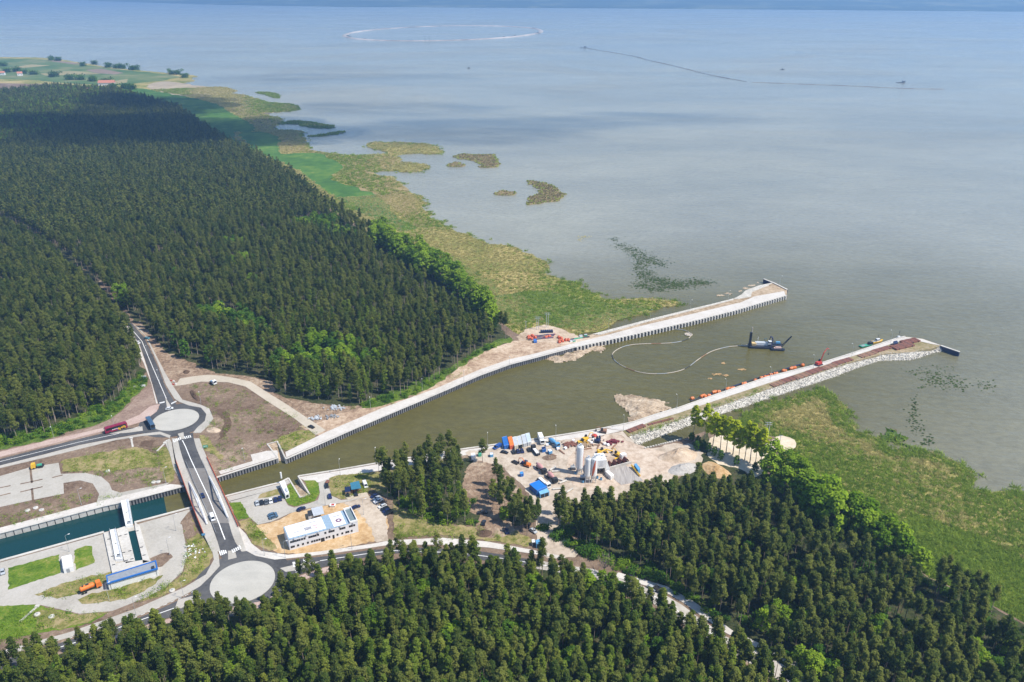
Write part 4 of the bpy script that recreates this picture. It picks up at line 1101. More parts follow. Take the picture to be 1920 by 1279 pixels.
for i, (x, y, s, lab) in enumerate([(905, 868, 1.05, 'tall slim pine standing apart at the quay end of the grove'), (843, 858, 1.2, 'tallest dark pine rising above the grove beside the canal'), (712, 902, .95, 'slim bare-trunked pine alone on the quay lawn left of the grove')]):
    p = G(x, y); tree('pine', 'pine_tree', p.x, p.y, lab, 'pine tree', None, s, r=rt)
# second, thinner grove beside the track
grove = [(925, 955), (935, 948), (938, 966), (948, 958), (955, 972), (962, 985), (968, 975), (976, 990), (982, 1000), (990, 1006), (1002, 1000), (985, 975), (975, 960), (962, 945), (950, 935), (940, 925), (930, 912), (1008, 990), (995, 985), (1040, 978), (1046, 985), (1058, 1000), (1052, 968)]
for x, y in grove:
    p = G(x + rt.uniform(-2, 2), y + rt.uniform(-2, 2)); tree('pine', 'pine_tree', p.x, p.y, 'thin tall pine in the open grove between parked cars and sandy track', 'pine tree', 'thin pines beside the sandy track', .92, r=rt)
for x, y in [(928, 935), (945, 975), (958, 968)]:
    p = G(x, y); tree('broadleaf', 'broadleaf_tree', p.x, p.y, 'bright green leafy tree low in the open grove by the track', 'broadleaf tree', 'leafy trees in the open grove', .6, r=rt)
# a leafless grey tree beside the forest road
def bare_tree(p):
    t = thing('bare_tree', 'leafless grey branching tree beside the forest road', 'bare tree', p)
    r = random.Random(8); mb = MB(); br = MB()
    mb.tube([(0, 0, -.3), (0.2, 0, 3), (0.1, .2, 6)], [.3, .25, .2], 6)
    for i in range(16):
        a = i * 2.4; e = r.uniform(3, 6)
        q = Vector((.1, .1, e)); d = Vector((math.cos(a), math.sin(a), r.uniform(.9, 1.6))).normalized()
        m = q + d * r.uniform(2.5, 4); br.tube([q, m], [.12, .06], 4, False)
        for k in range(5):
            d2 = (d + Vector((r.gauss(0, .5), r.gauss(0, .5), r.gauss(.2, .3)))).normalized()
            br.tube([m * .8 + q * .2 if k % 2 else m, m + d2 * r.uniform(1.5, 3)], [.06, .015], 3, False)
    mb.build('trunk', B_GREY, t); br.build('branches', B_GREY, t)
bare_tree(G(1132, 1078))

MEADOWS = [[v.co.copy() for v in o.data.vertices] for o in C.objects if o.name.startswith(('meadow', 'field'))]
# ---- reeds, bushes
def reed_proto(kind, leaf, n, h, w):
    out = []
    for k in range(3):
        r = np.random.default_rng(sum(map(ord, kind)) + k)
        c = r.normal(size=(n, 2)) * w; hh = h * (0.55 + 0.6 * r.random(n)); lean = r.normal(size=(n, 2)) * 1.1
        a = r.random(n) * 6.283; ww = 0.13 + .12 * r.random(n)
        z0 = np.zeros(n)
        p = np.stack([np.stack([c[:, 0] + np.cos(a) * ww, c[:, 1] + np.sin(a) * ww, z0], 1), np.stack([c[:, 0] - np.cos(a) * ww, c[:, 1] - np.sin(a) * ww, z0], 1),
                      np.stack([c[:, 0] + lean[:, 0], c[:, 1] + lean[:, 1], hh], 1)], 1)
        o = bpy.data.objects.new(kind + '_pattern', arr_mesh(kind, p.reshape(-1, 3), np.arange(n * 3).reshape(n, 3), [leaf]))
        out.append((None, None, o))
    PROTO[kind] = out
L_REEDT = leaf_mat('tan_reed_blades', (.36, .325, .11), (.58, .52, .23), .45)
L_REEDG = leaf_mat('green_reed_blades', (.15, .24, .03), (.34, .43, .07), .45)
reed_proto('tan_reed', L_REEDT, 26, 1.3, .8)
reed_proto('green_reed', L_REEDG, 28, 1.5, .8)
def reeds(name, pts, poly_px, step, seed, mixf, z=ZM, maxd=900):
    P = scatter(pts, step, seed=seed)
    P = P[in_frame(P, 2, 10, z)]
    d = np.hypot(P[:, 0], P[:, 1]); P = P[(d < maxd)]
    if poly_px: P = P[px_mask(P, poly_px, z)]
    # green and tan drifts
    u = np.sin(P[:, 0] * .055 + 1.3 * np.sin(P[:, 1] * .031)) + np.sin(P[:, 1] * .047 + P[:, 0] * .02) + rng.normal(size=len(P)) * .8
    g = u > mixf
    wood(name, P[g], ['green_reed'], seed, z, .7, 1.25)
    wood(name, P[~g], ['tan_reed'], seed + 1, z, .6, 1.15)
landS = LAND_S
PS = scatter(marsh_s_pts, 1.9, seed=31); PS = PS[in_frame(PS, 2, 10, ZM)]
PS = PS[~inside(LAND_S, PS[:, 0], PS[:, 1])]
u = np.sin(PS[:, 0] * .055 + 1.3 * np.sin(PS[:, 1] * .031)) + np.sin(PS[:, 1] * .047 + PS[:, 0] * .02) + rng.normal(size=len(PS)) * .7
shore = np.zeros(len(PS), bool)
for a in marsh_s_pts:
    shore |= (np.abs(PS[:, 0] - a.x) < 7) & (np.abs(PS[:, 1] - a.y) < 7)
gm = (u > -.35) | (shore & (rng.random(len(PS)) < .8)) | px_mask(PS, [(1640, 985), (1700, 960), (1830, 1000), (1990, 1085), (2200, 1330), (1960, 1200), (1720, 1070)], ZM)
wood('reed_bed', PS[gm], ['green_reed'], 33, ZM, .6, 1.2); wood('reed_bed', PS[~gm], ['tan_reed'], 34, ZM, .6, 1.1)
PN = scatter(marsh_n_pts, 2.7, seed=35); PN = PN[in_frame(PN, 2, 10, ZM)]
PN = PN[(np.hypot(PN[:, 0], PN[:, 1]) < 1000) & ~inside(LAND_N, PN[:, 0], PN[:, 1])]
u = np.sin(PN[:, 0] * .045 + 1.3 * np.sin(PN[:, 1] * .026)) + np.sin(PN[:, 1] * .04 + PN[:, 0] * .02) + rng.normal(size=len(PN)) * .7
gm = (u > .8) | px_mask(PN, [(905, 560), (1000, 545), (1090, 562), (1240, 566), (1240, 582), (1092, 622), (960, 620)], ZM) & (u > -.5)
PF = scatter(marsh_n_pts, 4.5, seed=38); PF = PF[in_frame(PF, 2, 10, ZM)]
df = np.hypot(PF[:, 0], PF[:, 1]); PF = PF[(df >= 1000) & (df < 2300) & ~inside(LAND_N, PF[:, 0], PF[:, 1])]
mead = np.zeros(len(PF), bool)
for m_ in MEADOWS: mead |= inside(m_, PF[:, 0], PF[:, 1])
PF = PF[~mead]; uf = np.sin(PF[:, 0] * .02) + np.sin(PF[:, 1] * .013 + PF[:, 0] * .03) + rng.normal(size=len(PF)) * .8
wood('reed_bed', PF[uf > 1.0], ['green_reed'], 39, ZM, 1.0, 1.9); wood('reed_bed', PF[uf <= 1.0], ['tan_reed'], 40, ZM, 1.0, 1.8)
wood('reed_bed', PN[gm], ['green_reed'], 36, ZM, .6, 1.2); wood('reed_bed', PN[~gm], ['tan_reed'], 37, ZM, .6, 1.1)
# ragged outliers standing in the shallows off both marshes
FR = []
for pts_ in (marsh_n_pts, marsh_s_pts):
    for a in pts_:
        if rt.random() < .55 and a.y < 1700:
            for _ in range(rt.randrange(2, 7)): FR.append((a.x + rt.gauss(0, 3.2), a.y + rt.gauss(0, 3.2)))
FR = np.array(FR); FR = FR[in_frame(FR, 2, 5, 0) & ~inside(LAND_N, FR[:, 0], FR[:, 1]) & ~inside(LAND_S, FR[:, 0], FR[:, 1])]
wood('reed_fringe', FR, ['green_reed'], 52, -.05, .8, 1.5)
# undergrowth along the wood edges
def bushes(px, step, seed, kinds=('bush', 'tuft'), keep=1.0):
    P = scatter(GP(px), step, seed=seed); P = P[in_frame(P, 3)]
    P = P[rng.random(len(P)) < keep]
    wood('undergrowth_bushes', P, list(kinds), seed, smin=.5, smax=1.2)
bushes([(-60, 830), (0, 822), (85, 805), (150, 778), (225, 745), (262, 700), (276, 715), (215, 780), (185, 795), (100, 818), (0, 840), (-60, 850)], 2.4, 41, keep=.5)
bushes([(672, 764), (700, 750), (760, 735), (820, 705), (870, 678), (900, 655), (935, 642), (930, 650), (895, 664), (845, 700), (819, 717), (765, 745), (700, 761)], 2.6, 42, keep=.5)
bushes([(1000, 985), (1060, 1000), (1100, 1020), (1200, 1055), (1280, 1105), (1340, 1150), (1370, 1175), (1330, 1155), (1280, 1125), (1220, 1092), (1140, 1062), (1080, 1035)], 2.6, 43, keep=.6)
bushes([(720, 920), (760, 960), (810, 982), (895, 986), (890, 940), (830, 960), (770, 930)], 3, 44, ('tuft', 'bush'), .5)
# weeds over bare soil and rough grass
make_kind('weed', broad, 3, L_OAK, B_GREY, 0.02, H=lambda k: .7 + .2 * k, base=0.05, wid=.6, ncl=5, per=9, size=0.2)
WD = []
for px_w, st_w, kp_w in (([(340, 720), (440, 725), (540, 770), (590, 815), (530, 828), (500, 830), (430, 880), (415, 885), (395, 850), (380, 812), (400, 790), (385, 760)], 3.2, .35), ([(115, 862), (260, 836), (300, 838), (330, 880), (310, 905), (240, 912), (190, 895), (117, 884)], 2.2, .5),
                      ([(0, 950), (180, 946), (320, 908), (230, 922), (120, 928), (60, 940)], 2.6, .4), ([(0, 955), (180, 946), (0, 990)], 2.5, .4), ([(250, 1130), (345, 1074), (352, 1012), (398, 1022), (385, 1068), (290, 1122)], 1.7, .6), ([(65, 1116), (207, 1072), (190, 1098), (117, 1121)], 1.7, .5), ([(150, 1126), (297, 1081), (237, 1124)], 1.7, .5),
                      ([(-60, 1152), (105, 1143), (205, 1148), (60, 1190), (-60, 1225)], 1.9, .5), ([(447, 945), (470, 972), (520, 1032), (470, 1010)], 1.7, .5), ([(615, 898), (717, 885), (690, 925), (640, 936)], 1.9, .5), ([(735, 945), (890, 988), (1000, 1016), (920, 1014), (740, 1008)], 2.0, .5), ([(529, 929), (546, 906), (561, 935), (597, 907), (590, 939), (552, 950)], 1.8, .4),
                      ([(1180, 814), (1280, 781), (1440, 724), (1440, 728), (1280, 786), (1180, 820)], 1.6, .5), ([(512, 826), (575, 804), (592, 815), (534, 846)], 1.8, .5), ([(640, 770), (792, 734), (900, 664), (900, 690), (715, 768)], 3.0, .3)):
    Q = scatter(GP(px_w), st_w, .6, 50 + len(WD)); WD.append(Q[rng.random(len(Q)) < kp_w])
wood('weeds', np.concatenate(WD), ['weed'], 51, smin=.4, smax=1.2)
bushes(F5, 5.5, 45, ('tuft',), .8)
bushes(F4, 5.5, 46, ('tuft',), .8)
# ------------------------------------------------------------------ paints
P_WHITE = plain('white_paint', (.74, .74, .73), .45, vary=.06)
P_RED = plain('red_paint', (.45, .045, .03), .5)
P_RAIL = plain('orange_red_paint', (.62, .13, .06), .5)
P_BLUE = plain('blue_paint', (.02, .13, .42), .45)
P_NAVY = plain('navy_paint', (.009, .02, .07), .45)
P_SKYB = plain('light_blue_paint', (.10, .30, .52), .5)
P_ORANGE = plain('orange_paint', (.68, .18, .025), .5)
P_YELL = plain('yellow_paint', (.70, .42, .03), .5)
P_GREEN = plain('green_paint', (.05, .32, .20), .5)
P_GREY = plain('grey_metal', (.34, .36, .38), .5, .3)
P_LGREY = plain('pale_grey_metal', (.52, .55, .58), .5, .2)
P_DARK = plain('dark_metal', (.03, .032, .038), .55)
P_RUST = plain('rusty_steel', (.21, .088, .06), .8, vary=.35, scale=1.5)
P_RUSTL = plain('pale_rust', (.27, .15, .095), .85, vary=.3, scale=1.5)
P_GLASS = plain('dark_glass', (.015, .02, .026), .08)
P_TYRE = plain('tyre_rubber', (.02, .02, .021), .85)
P_GALV = plain('galvanised_steel', (.50, .52, .53), .4, .5)
P_WOOD = plain('weathered_wood', (.30, .21, .13), .8, vary=.25)
P_BLACK = plain('black_rubber', (.016, .016, .018), .7)

# ------------------------------------------------------------------ quay walls and breakwaters
def wall_along(name, line, ztop, zbot, mat, parent=None, t=0.6, dz=0.0):
    """upright wall with thickness following a line (world points)"""
    L, Q = strip_pts(line, t / 2); n = len(line)
    vs = [Vector((p.x, p.y, ztop)) for p in L + Q] + [Vector((p.x, p.y, zbot)) for p in L + Q]
    m = 2 * n
    fs = [(i + n, i + 1 + n, i + 1, i) for i in range(n - 1)]
    for i in range(n - 1):
        fs += [(i, i + 1, i + 1 + m, i + m), (i + n + 1, i + n, i + n + m, i + n + 1 + m)]
    fs += [(0, m, n + m, n), (n - 1, 2 * n - 1, 2 * n - 1 + m, n - 1 + m)]
    o = raw(name, vs, fs, mat, parent)
    return o
def fenders(line, step, w, h0, h1, depth, side, mat, parent, name='fender_row'):
    L = resample(line, 0.5); acc = 0; mb = MB()
    for a, b in zip(L, L[1:]):
        acc += (b - a).length
        if acc >= step:
            acc = 0
            d = (b - a).normalized(); n = Vector((-d.y, d.x, 0)) * side
            c = b + n * (depth / 2)
            mb.box((c.x, c.y, (h0 + h1) / 2), (w, depth, h1 - h0), math.atan2(d.y, d.x))
    return mb.build(name, mat, parent)
def quay(name, label, px, side, fstep=1.3, fw=.5, face=None):
    line = resample(GP(px), 6)
    t = thing(name, label, 'quay wall', (0, 0, 0))
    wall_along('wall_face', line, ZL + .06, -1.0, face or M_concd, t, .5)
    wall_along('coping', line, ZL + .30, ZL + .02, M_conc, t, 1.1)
    o = fenders(line, fstep, fw, 0.2, ZL - .25, .55, side, P_BLACK, t); o['kind'] = 'stuff'
    return t
quay('quay_wall', 'long concrete quay wall with dark fender ribs along the north bank of the canal', [(1075, 652), (1000, 672), (955, 684), (900, 704), (819, 739), (665, 804), (536, 861)], 1)
quay('quay_wall', 'short concrete quay wall between the bridge and the sandy slip', [(521, 859), (414, 893), (400, 898)], 1)
quay('quay_wall', 'straight concrete quay wall along the south bank below the construction yard', [(560, 893), (630, 882), (705, 869), (870, 842), (1020, 821), (1110, 807), (1137, 802)], 1, 2.4)
quay('quay_wall', 'concrete quay wall between the bridge and the small white kiosk', [(405, 937), (425, 930), (525, 905), (541, 897)], 1, 2.4)
# lock chamber walls
def lock_wall(label, px, side, ribs):
    line = resample(GP(px), 5)
    t = thing('lock_wall', label, 'lock wall', (0, 0, 0))
    wall_along('wall_face', line, ZL + .06, -1, M_conc, t, .6)
    wall_along('coping', line, ZL + .32, ZL + .02, M_conc, t, 1.3)
    if ribs:
        o = fenders(line, ribs, .32, .1, ZL - .3, .4, side, P_BLACK, t); o['kind'] = 'stuff'
    return t
lock_wall('pale concrete north wall of the teal lock basin with thin dark ribs', [(228, 942), (195, 949), (0, 1000), (-130, 1034)], 1, 3.0)
quay('quay_wall', 'dark-ribbed concrete wall between lock gate and bridge on the north side', [(345, 912), (245, 938), (230, 941.5)], 1, 1.2, .6)
lock_wall('plain concrete south wall of the lock chamber', [(362, 951), (252, 980)], 1, False)
lock_wall('plain concrete south wall of the teal lock basin', [(195, 998), (0, 1052), (-130, 1090)], 1, False)
# slips with sand floors
def slip(label, a, b, c, d, zlow):
    """a-b upper edge on land, d-c lower edge at the water"""
    t = thing('slipway', label, 'slipway', (0, 0, 0))
    A, B_ = G(*a), G(*b); Cc, D = G(*c), G(*d)
    Cc.z = D.z = zlow; A.z = B_.z = ZL + .02
    raw('ramp', [A, B_, Cc, D], [(0, 1, 2, 3)], M_sandw, t)
    for p, q in ((a, d), (b, c)):
        wall_along('side_wall', [G(*p), G(*q)], ZL + .35, -1, M_conc, t, .7)
    wall_along('head_wall', [G(*a), G(*b)], ZL + .3, ZL - .6, M_conc, t, .5)
    return t
slip('sand-floored concrete slipway cut into the north canal bank', (501, 833), (520, 828), (536, 861), (521, 859), -.6)
slip('sand-floored concrete slipway beside the small white kiosk', (563, 933), (581, 928), (559, 893), (541, 897), -.6)

def breakwater(label, top, canal, outer_in, outer_out, arm, strips, fst, rocks_px):
    t = thing('breakwater', label, 'breakwater', (0, 0, 0))
    sheet('body', GP(top), strips[0], skirt=3.5, kind=None, parent=t)
    line = resample(GP(canal), 6)
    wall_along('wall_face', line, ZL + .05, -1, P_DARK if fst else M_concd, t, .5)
    wall_along('coping', line, ZL + .4, ZL + .03, M_conc, t, .9)
    if fst:
        o = fenders(line, fst, 1.25, .1, ZL - .05, 1.3, -1, M_conc, t, 'buttress_row'); o['kind'] = 'stuff'
    a, b = [Vector(p) for p in GP(outer_in)], [Vector(p) for p in GP(outer_out, 0.0)]
    return t
bn = breakwater('northern breakwater with pale buttressed wall and sandy top', [(1075, 652), (1132, 640), (1222, 620), (1305, 601), (1380, 582), (1475, 554), (1476, 543), (1450, 529), (1422, 536), (1398, 545), (1390, 553), (1375, 560), (1340, 569), (1294, 580), (1217, 599), (1110, 627), (1083, 634)],
                [(1075, 652), (1132, 640), (1222, 620), (1305, 601), (1380, 582), (1475, 554)], [(0, 0)], [(0, 0)], None, [ground_mat('breakwater_sand', [(0.3, (.22, .16, .09)), (0.5, (.36, .27, .18)), (0.7, (.5, .40, .29))], .05, .4, .5, .5, .6, .4)], 2.6, None)
def on_top(name, px, mat, parent, dz=.05, skirt=0.0):
    return sheet(name, GP(px), mat, dz=dz, kind=None, parent=parent, skirt=skirt)
on_top('walkway', [(1078, 651), (1132, 639), (1222, 619), (1305, 600), (1380, 581), (1473, 553.5), (1470, 546), (1415, 556), (1380, 571), (1310, 588), (1200, 612), (1137, 630), (1075, 645)], M_walk, bn, .12)
on_top('edge_strip', [(1110, 627), (1217, 599), (1294, 580), (1340, 569), (1375, 560), (1376, 562.5), (1340, 572), (1294, 583.5), (1217, 603), (1125, 628)], M_rip, bn, .25, .3)
on_top('stone_bank', [(1390, 553), (1398, 545), (1422, 536), (1450, 530), (1440, 536), (1425, 542), (1410, 548), (1408, 557), (1385, 561), (1375, 561)], M_rip, bn, .3, .3)
def arm(parent, px, top=ZL + .3, t=1.2):
    line = GP(px)
    wall_along('end_wall', line, top, -1, P_NAVY, parent, t)
    wall_along('end_wall_cap', line, top + .35, top, M_conc, parent, t + .4)
arm(bn, [(1476, 544), (1452, 532), (1432, 524)])
bs = breakwater('southern breakwater with pale walkway, riprap flank and rusty steel on top', [(1137, 802), (1187, 792), (1225, 779), (1275, 764), (1340, 741), (1440, 707), (1527, 685), (1590, 665), (1677, 636), (1697, 631), (1730, 635), (1766, 648), (1745, 654), (1710, 660), (1652, 664), (1590, 681), (1515, 705), (1440, 729), (1340, 764), (1280, 784), (1225, 802), (1178, 818), (1166, 806)],
                [(1137, 802), (1187, 792), (1225, 779), (1275, 764), (1340, 741), (1440, 707), (1527, 685), (1590, 665), (1677, 636), (1697, 631)], [(0, 0)], [(0, 0)], None, [ground_mat('breakwater_soil', [(0.3, (.16, .15, .05)), (0.5, (.27, .22, .12)), (0.7, (.40, .31, .21))], .05, .4, .5, .5, .6, .4)], 0, None)
on_top('walkway', [(1137, 803), (1187, 793), (1225, 780), (1275, 765), (1340, 742), (1440, 708), (1527, 686), (1590, 666), (1677, 637), (1697, 632), (1730, 636), (1765, 648), (1745, 645), (1715, 638), (1682, 642), (1615, 663), (1540, 687), (1440, 719), (1340, 752), (1275, 774), (1225, 789), (1190, 803), (1167, 808)], M_walk, bs, .14)
arm(bs, [(1764, 649), (1799, 661)])
# riprap: a sloping bank of separate rough stones
def riprap(parent, inner_px, outer_px, seed):
    a = resample(GP(inner_px), 1.5); b = GP(outer_px, 0.0); b = resample(b, 1.5)
    r = random.Random(seed); mb = MB(); n = len(a)
    vs, fs = [], []
    k = 5
    for i, p in enumerate(a):
        q = b[min(len(b) - 1, int(i * len(b) / n))]
        for j in range(k + 1):
            t = j / k
            w = p + (q - p) * t
            vs.append((w.x, w.y, ZL + .1 - (ZL + .8) * t ** 1.1 - .25))
    for i in range(n - 1):
        for j in range(k): fs.append((i * (k + 1) + j, (i + 1) * (k + 1) + j, (i + 1) * (k + 1) + j + 1, i * (k + 1) + j + 1))
    mb.add(vs, fs)
    for i in range(n):
        q = b[min(len(b) - 1, int(i * len(b) / n))]; p = a[i]
        W = (q - p).length
        for _ in range(int(W * 3.4)):
            t = r.random(); w = p + (q - p) * t
            s = r.uniform(.22, .52)
            c = Vector((w.x + r.uniform(-.9, .9), w.y + r.uniform(-.9, .9), ZL - .1 - (ZL + .8) * t ** 1.1 + .1))
            M = Matrix.Rotation(r.random() * 6.28, 3, Vector((r.gauss(0, 1), r.gauss(0, 1), r.gauss(0, 1) + .01)).normalized())
            base = [Vector(x) for x in ((1, 0, 0), (-.9, .1, 0), (0, .85, .1), (.1, -.9, 0), (0, .1, .8), (.1, 0, -.8))]
            mb.add([c + M @ (x * s * r.uniform(.75, 1.15)) for x in base], [(0, 2, 4), (2, 1, 4), (1, 3, 4), (3, 0, 4), (2, 0, 5), (1, 2, 5), (3, 1, 5), (0, 3, 5)])
    o = mb.build('riprap', M_rip, parent); o['kind'] = 'stuff'
riprap(bs, [(1178, 816), (1225, 800), (1280, 782), (1340, 762), (1440, 727), (1515, 703), (1590, 679), (1640, 663), (1668, 661), (1710, 660), (1745, 649), (1765, 649)],
       [(1197, 838), (1240, 822), (1295, 801), (1340, 784), (1415, 760), (1490, 735), (1565, 710), (1610, 692), (1652, 678), (1710, 678), (1740, 668), (1768, 659)], 4)
# coping row on the near side of the inlet
t_ = thing('inlet_kerb', 'row of pale concrete blocks along the near edge of the dark inlet', 'kerb wall', (0, 0, 0))
mb = MB()
for i, p in enumerate(resample(GP([(1210, 841), (1235, 835), (1260, 829), (1275, 825)]), 1.6)): mb.box((p.x, p.y, ZL + .3), (1.1, .8, .7), .25)
mb.build('block_row', M_conc, t_)['kind'] = 'stuff'

# ------------------------------------------------------------------ sand banks left in the canal
def sandbank(px, seed, h=1.6):
    P = rough(smooth(GP(px, 0.1), 1), .8, 5, seed=seed)
    x0, x1 = min(p.x for p in P), max(p.x for p in P); y0, y1 = min(p.y for p in P), max(p.y for p in P)
    st = 1.6
    xs, ys = np.arange(x0, x1, st), np.arange(y0, y1, st)
    X, Y = np.meshgrid(xs, ys); ins = inside(P, X.ravel(), Y.ravel()).reshape(X.shape)
    px_ = np.array([(p.x, p.y) for p in P])
    vs, idx, fs = [], {}, []
    r = np.random.default_rng(seed)
    for j in range(len(ys)):
        for i in range(len(xs)):
            if ins[j, i]:
                d = np.min(np.hypot(px_[:, 0] - xs[i], px_[:, 1] - ys[j]))
                z = -.25 + h * min(1, d / 9) + .35 * math.sin(xs[i] * .35 + ys[j] * .5) * min(1, d / 5) + r.normal() * .12
                idx[(j, i)] = len(vs); vs.append((xs[i], ys[j], z))
    for (j, i) in idx:
        q = [(j, i), (j, i + 1), (j + 1, i + 1), (j + 1, i)]
        if all(k in idx for k in q): fs.append(tuple(idx[k] for k in q))
    raw('sandbank', vs, fs, M_sandw, smooth=False)['kind'] = 'structure'
sandbank([(1141, 741), (1165, 738), (1200, 742), (1225, 746), (1248, 752), (1262, 754), (1245, 760), (1268, 764), (1262, 770), (1230, 782), (1190, 796), (1172, 792), (1176, 775), (1160, 760)], 3, 2.2)
sandbank([(1002, 676), (1020, 668), (1060, 662), (1100, 650), (1134, 644), (1138, 652), (1128, 666), (1118, 658), (1100, 664), (1092, 672), (1075, 676), (1042, 684), (1030, 676)], 5, 2.0)
sandbank([(1338, 551), (1375, 546), (1392, 540), (1410, 530), (1420, 523), (1424, 534), (1400, 546), (1375, 553), (1345, 557)], 6, .6)

# ------------------------------------------------------------------ reed islands and floating mats
L_ISLE = leaf_mat('grey_brown_reed_blades', (.24, .195, .10), (.44, .35, .20), .35)
def reed_island(px, label, green=False, h=1.5, seed=1):
    P = rough(smooth(GP(px, .0), 1), 2.4, 5, seed=seed)
    x0, x1 = min(p.x for p in P), max(p.x for p in P); y0, y1 = min(p.y for p in P), max(p.y for p in P)
    t = thing('reed_island', label, 'reed island', ((x0 + x1) / 2, (y0 + y1) / 2, 0))
    c = Vector(t.location)
    s = sheet('root_bed', [p - c + Vector((0, 0, .5)) for p in P], M_reedg if green else M_reed, skirt=.8, kind=None, parent=t)
    n = int((x1 - x0) * (y1 - y0) * .5)
    n = min(n, 16000)
    r = np.random.default_rng(seed)
    X, Y = r.uniform(x0, x1, n), r.uniform(y0, y1, n)
    k = inside(P, X, Y); X, Y = X[k] - c.x, Y[k] - c.y
    m = len(X)
    pe = np.array([(p.x - c.x, p.y - c.y) for p in P])
    d = np.min(np.hypot(X[:, None] - pe[None, :, 0], Y[:, None] - pe[None, :, 1]), axis=1)
    edge_ = d < 3.5
    def blades(sel, name, leaf):
        x, y = X[sel], Y[sel]; q = len(x)
        if not q: return
        a = r.random(q) * 6.283; w = .75; hh = h * (.6 + .7 * r.random(q)); le = r.normal(size=(q, 2)) * .9
        z = np.full(q, .2)
        v = np.stack([np.stack([x + np.cos(a) * w, y + np.sin(a) * w, z], 1), np.stack([x - np.cos(a) * w, y - np.sin(a) * w, z], 1),
                      np.stack([x - np.cos(a) * w * .6 + le[:, 0], y - np.sin(a) * w * .6 + le[:, 1], hh], 1), np.stack([x + np.cos(a) * w * .6 + le[:, 0], y + np.sin(a) * w * .6 + le[:, 1], hh], 1)], 1)
        o = bpy.data.objects.new(name, arr_mesh(name, v.reshape(-1, 3), np.arange(q * 4).reshape(q, 4), [leaf])); C.objects.link(o); o.parent = t
        o['kind'] = 'stuff'
    tan = (r.random(m) < (.15 if green else .88)) & ~(edge_ & (r.random(m) < .7))
    blades(tan, 'tan_reeds', L_ISLE); blades(~tan, 'green_reeds', L_REEDG)
for px_, lab, g in (([(982, 339), (1000, 341), (1025, 343), (1045, 352), (1057, 364), (1056, 376), (1030, 380), (1005, 383), (988, 385), (990, 376), (992, 370), (1008, 366), (1008, 358), (998, 348)], 'crescent-shaped tan reed island, nearest to the breakwaters', False),
                    ([(929, 362), (938, 357), (956, 357), (967, 361), (962, 367), (935, 367)], 'small oval tan reed island beside the crescent one', False),
                    ([(846, 293), (862, 289), (900, 290), (930, 291), (933, 300), (937, 312), (920, 316), (895, 314), (902, 308), (885, 301), (862, 299)], 'broad wedge-shaped reed island off the northern marsh', False),
                    ([(842, 307), (855, 303), (870, 306), (872, 312), (850, 314), (842, 312)], 'small low reed islet below the wedge-shaped island', False),
                    ([(500, 197), (520, 194), (545, 194), (563, 200), (562, 206), (540, 210), (495, 211), (470, 206)], 'dark flat reed island off the far peninsula', True),
                    ([(475, 173), (500, 172), (520, 176), (528, 183), (515, 185), (495, 178)], 'small dark green islet beyond the flat reed island', True),
                    ([(518, 234), (535, 227), (565, 226), (600, 231), (634, 238), (610, 242), (580, 240), (550, 232)], 'long ragged green reed mat in the marsh bay', True),
                    ([(570, 256), (600, 252), (630, 247), (652, 246), (630, 252), (600, 257)], 'thin dark green reed spit below the ragged mat', True),
                    ([(1158, 0 + 818), (1160, 818), (1161, 819)], '', None)):
    if g is None: continue
    reed_island(px_, lab, g, seed=len(lab))
for px_, lab in (([(1650, 812), (1670, 807), (1692, 817), (1690, 826), (1665, 829), (1655, 820)], 'bright green reed clump in shallow water off the southern marsh'),
                 ([(1694, 833), (1702, 832), (1704, 836), (1696, 837)], 'tiny green reed tuft between clump and southern marsh')):
    reed_island(px_, lab, True, 1.6, seed=len(lab))
# floating water plants: sparse leaves lying on the water
def mats(name, blobs, n, leaf, seed):
    r = np.random.default_rng(seed); V = []
    for (x, y, sx, sy) in blobs:
        k = max(4, int(n * sx * sy / 130))
        a = x + r.normal(size=k) * sx; b = y + r.normal(size=k) * sy
        for i in range(k):
            p = G(a[i], b[i], .06); s = r.uniform(.25, .85); t = r.random() * 6.28
            V.append([(p.x + s * math.cos(t + q) * (1 + .3 * r.random()), p.y + s * math.sin(t + q), .06 + .25 * r.random()) for q in (0, 1.57, 3.14, 4.71)])
    V = np.array(V).reshape(-1, 3)
    o = bpy.data.objects.new(name, arr_mesh(name, V, np.arange(len(V)).reshape(-1, 4), [leaf])); C.objects.link(o); o['kind'] = 'stuff'
L_WEED = leaf_mat('water_weed', (.03, .055, .012), (.075, .11, .03), .1)
mats('floating_water_plants', [(1152, 449, 6, 2), (1162, 460, 8, 2.5), (1178, 466, 8, 3), (1190, 475, 7, 5), (1205, 483, 9, 6), (1222, 490, 14, 4), (1240, 495, 6, 3), (1200, 500, 7, 6), (1210, 515, 10, 5), (1225, 525, 14, 4), (1245, 531, 14, 5), (1270, 536, 14, 4), (1300, 530, 18, 4), (1320, 530, 10, 2), (1205, 535, 10, 4), (1235, 542, 14, 3)], 520, L_WEED, 3)
mats('floating_water_plants', [(1095, 444, 6, 1.5), (1089, 450, 4, 1.5)], 500, L_REEDT, 4)
mats('floating_water_plants', [(1720, 700, 12, 3), (1745, 712, 14, 5), (1780, 718, 18, 6), (1800, 725, 14, 5), (1850, 722, 10, 6), (1735, 725, 8, 3), (1760, 700, 20, 8)], 70, L_WEED, 5)
mats('floating_water_plants', [(1710, 780, 6, 14), (1720, 805, 8, 10), (1740, 825, 8, 6), (1715, 760, 4, 12), (1735, 830, 5, 5)], 60, L_WEED, 6)
mats('floating_debris', [(1815 - 458 + 0, 682, 3, .8), (1392, 693, 4, .8), (1345, 702, 5, .8), (1362, 704, 4, .6), (1334, 710, 3, .6)], 800, leaf_mat('pale_debris', (.35, .22, .10), (.55, .36, .18), .1), 7)
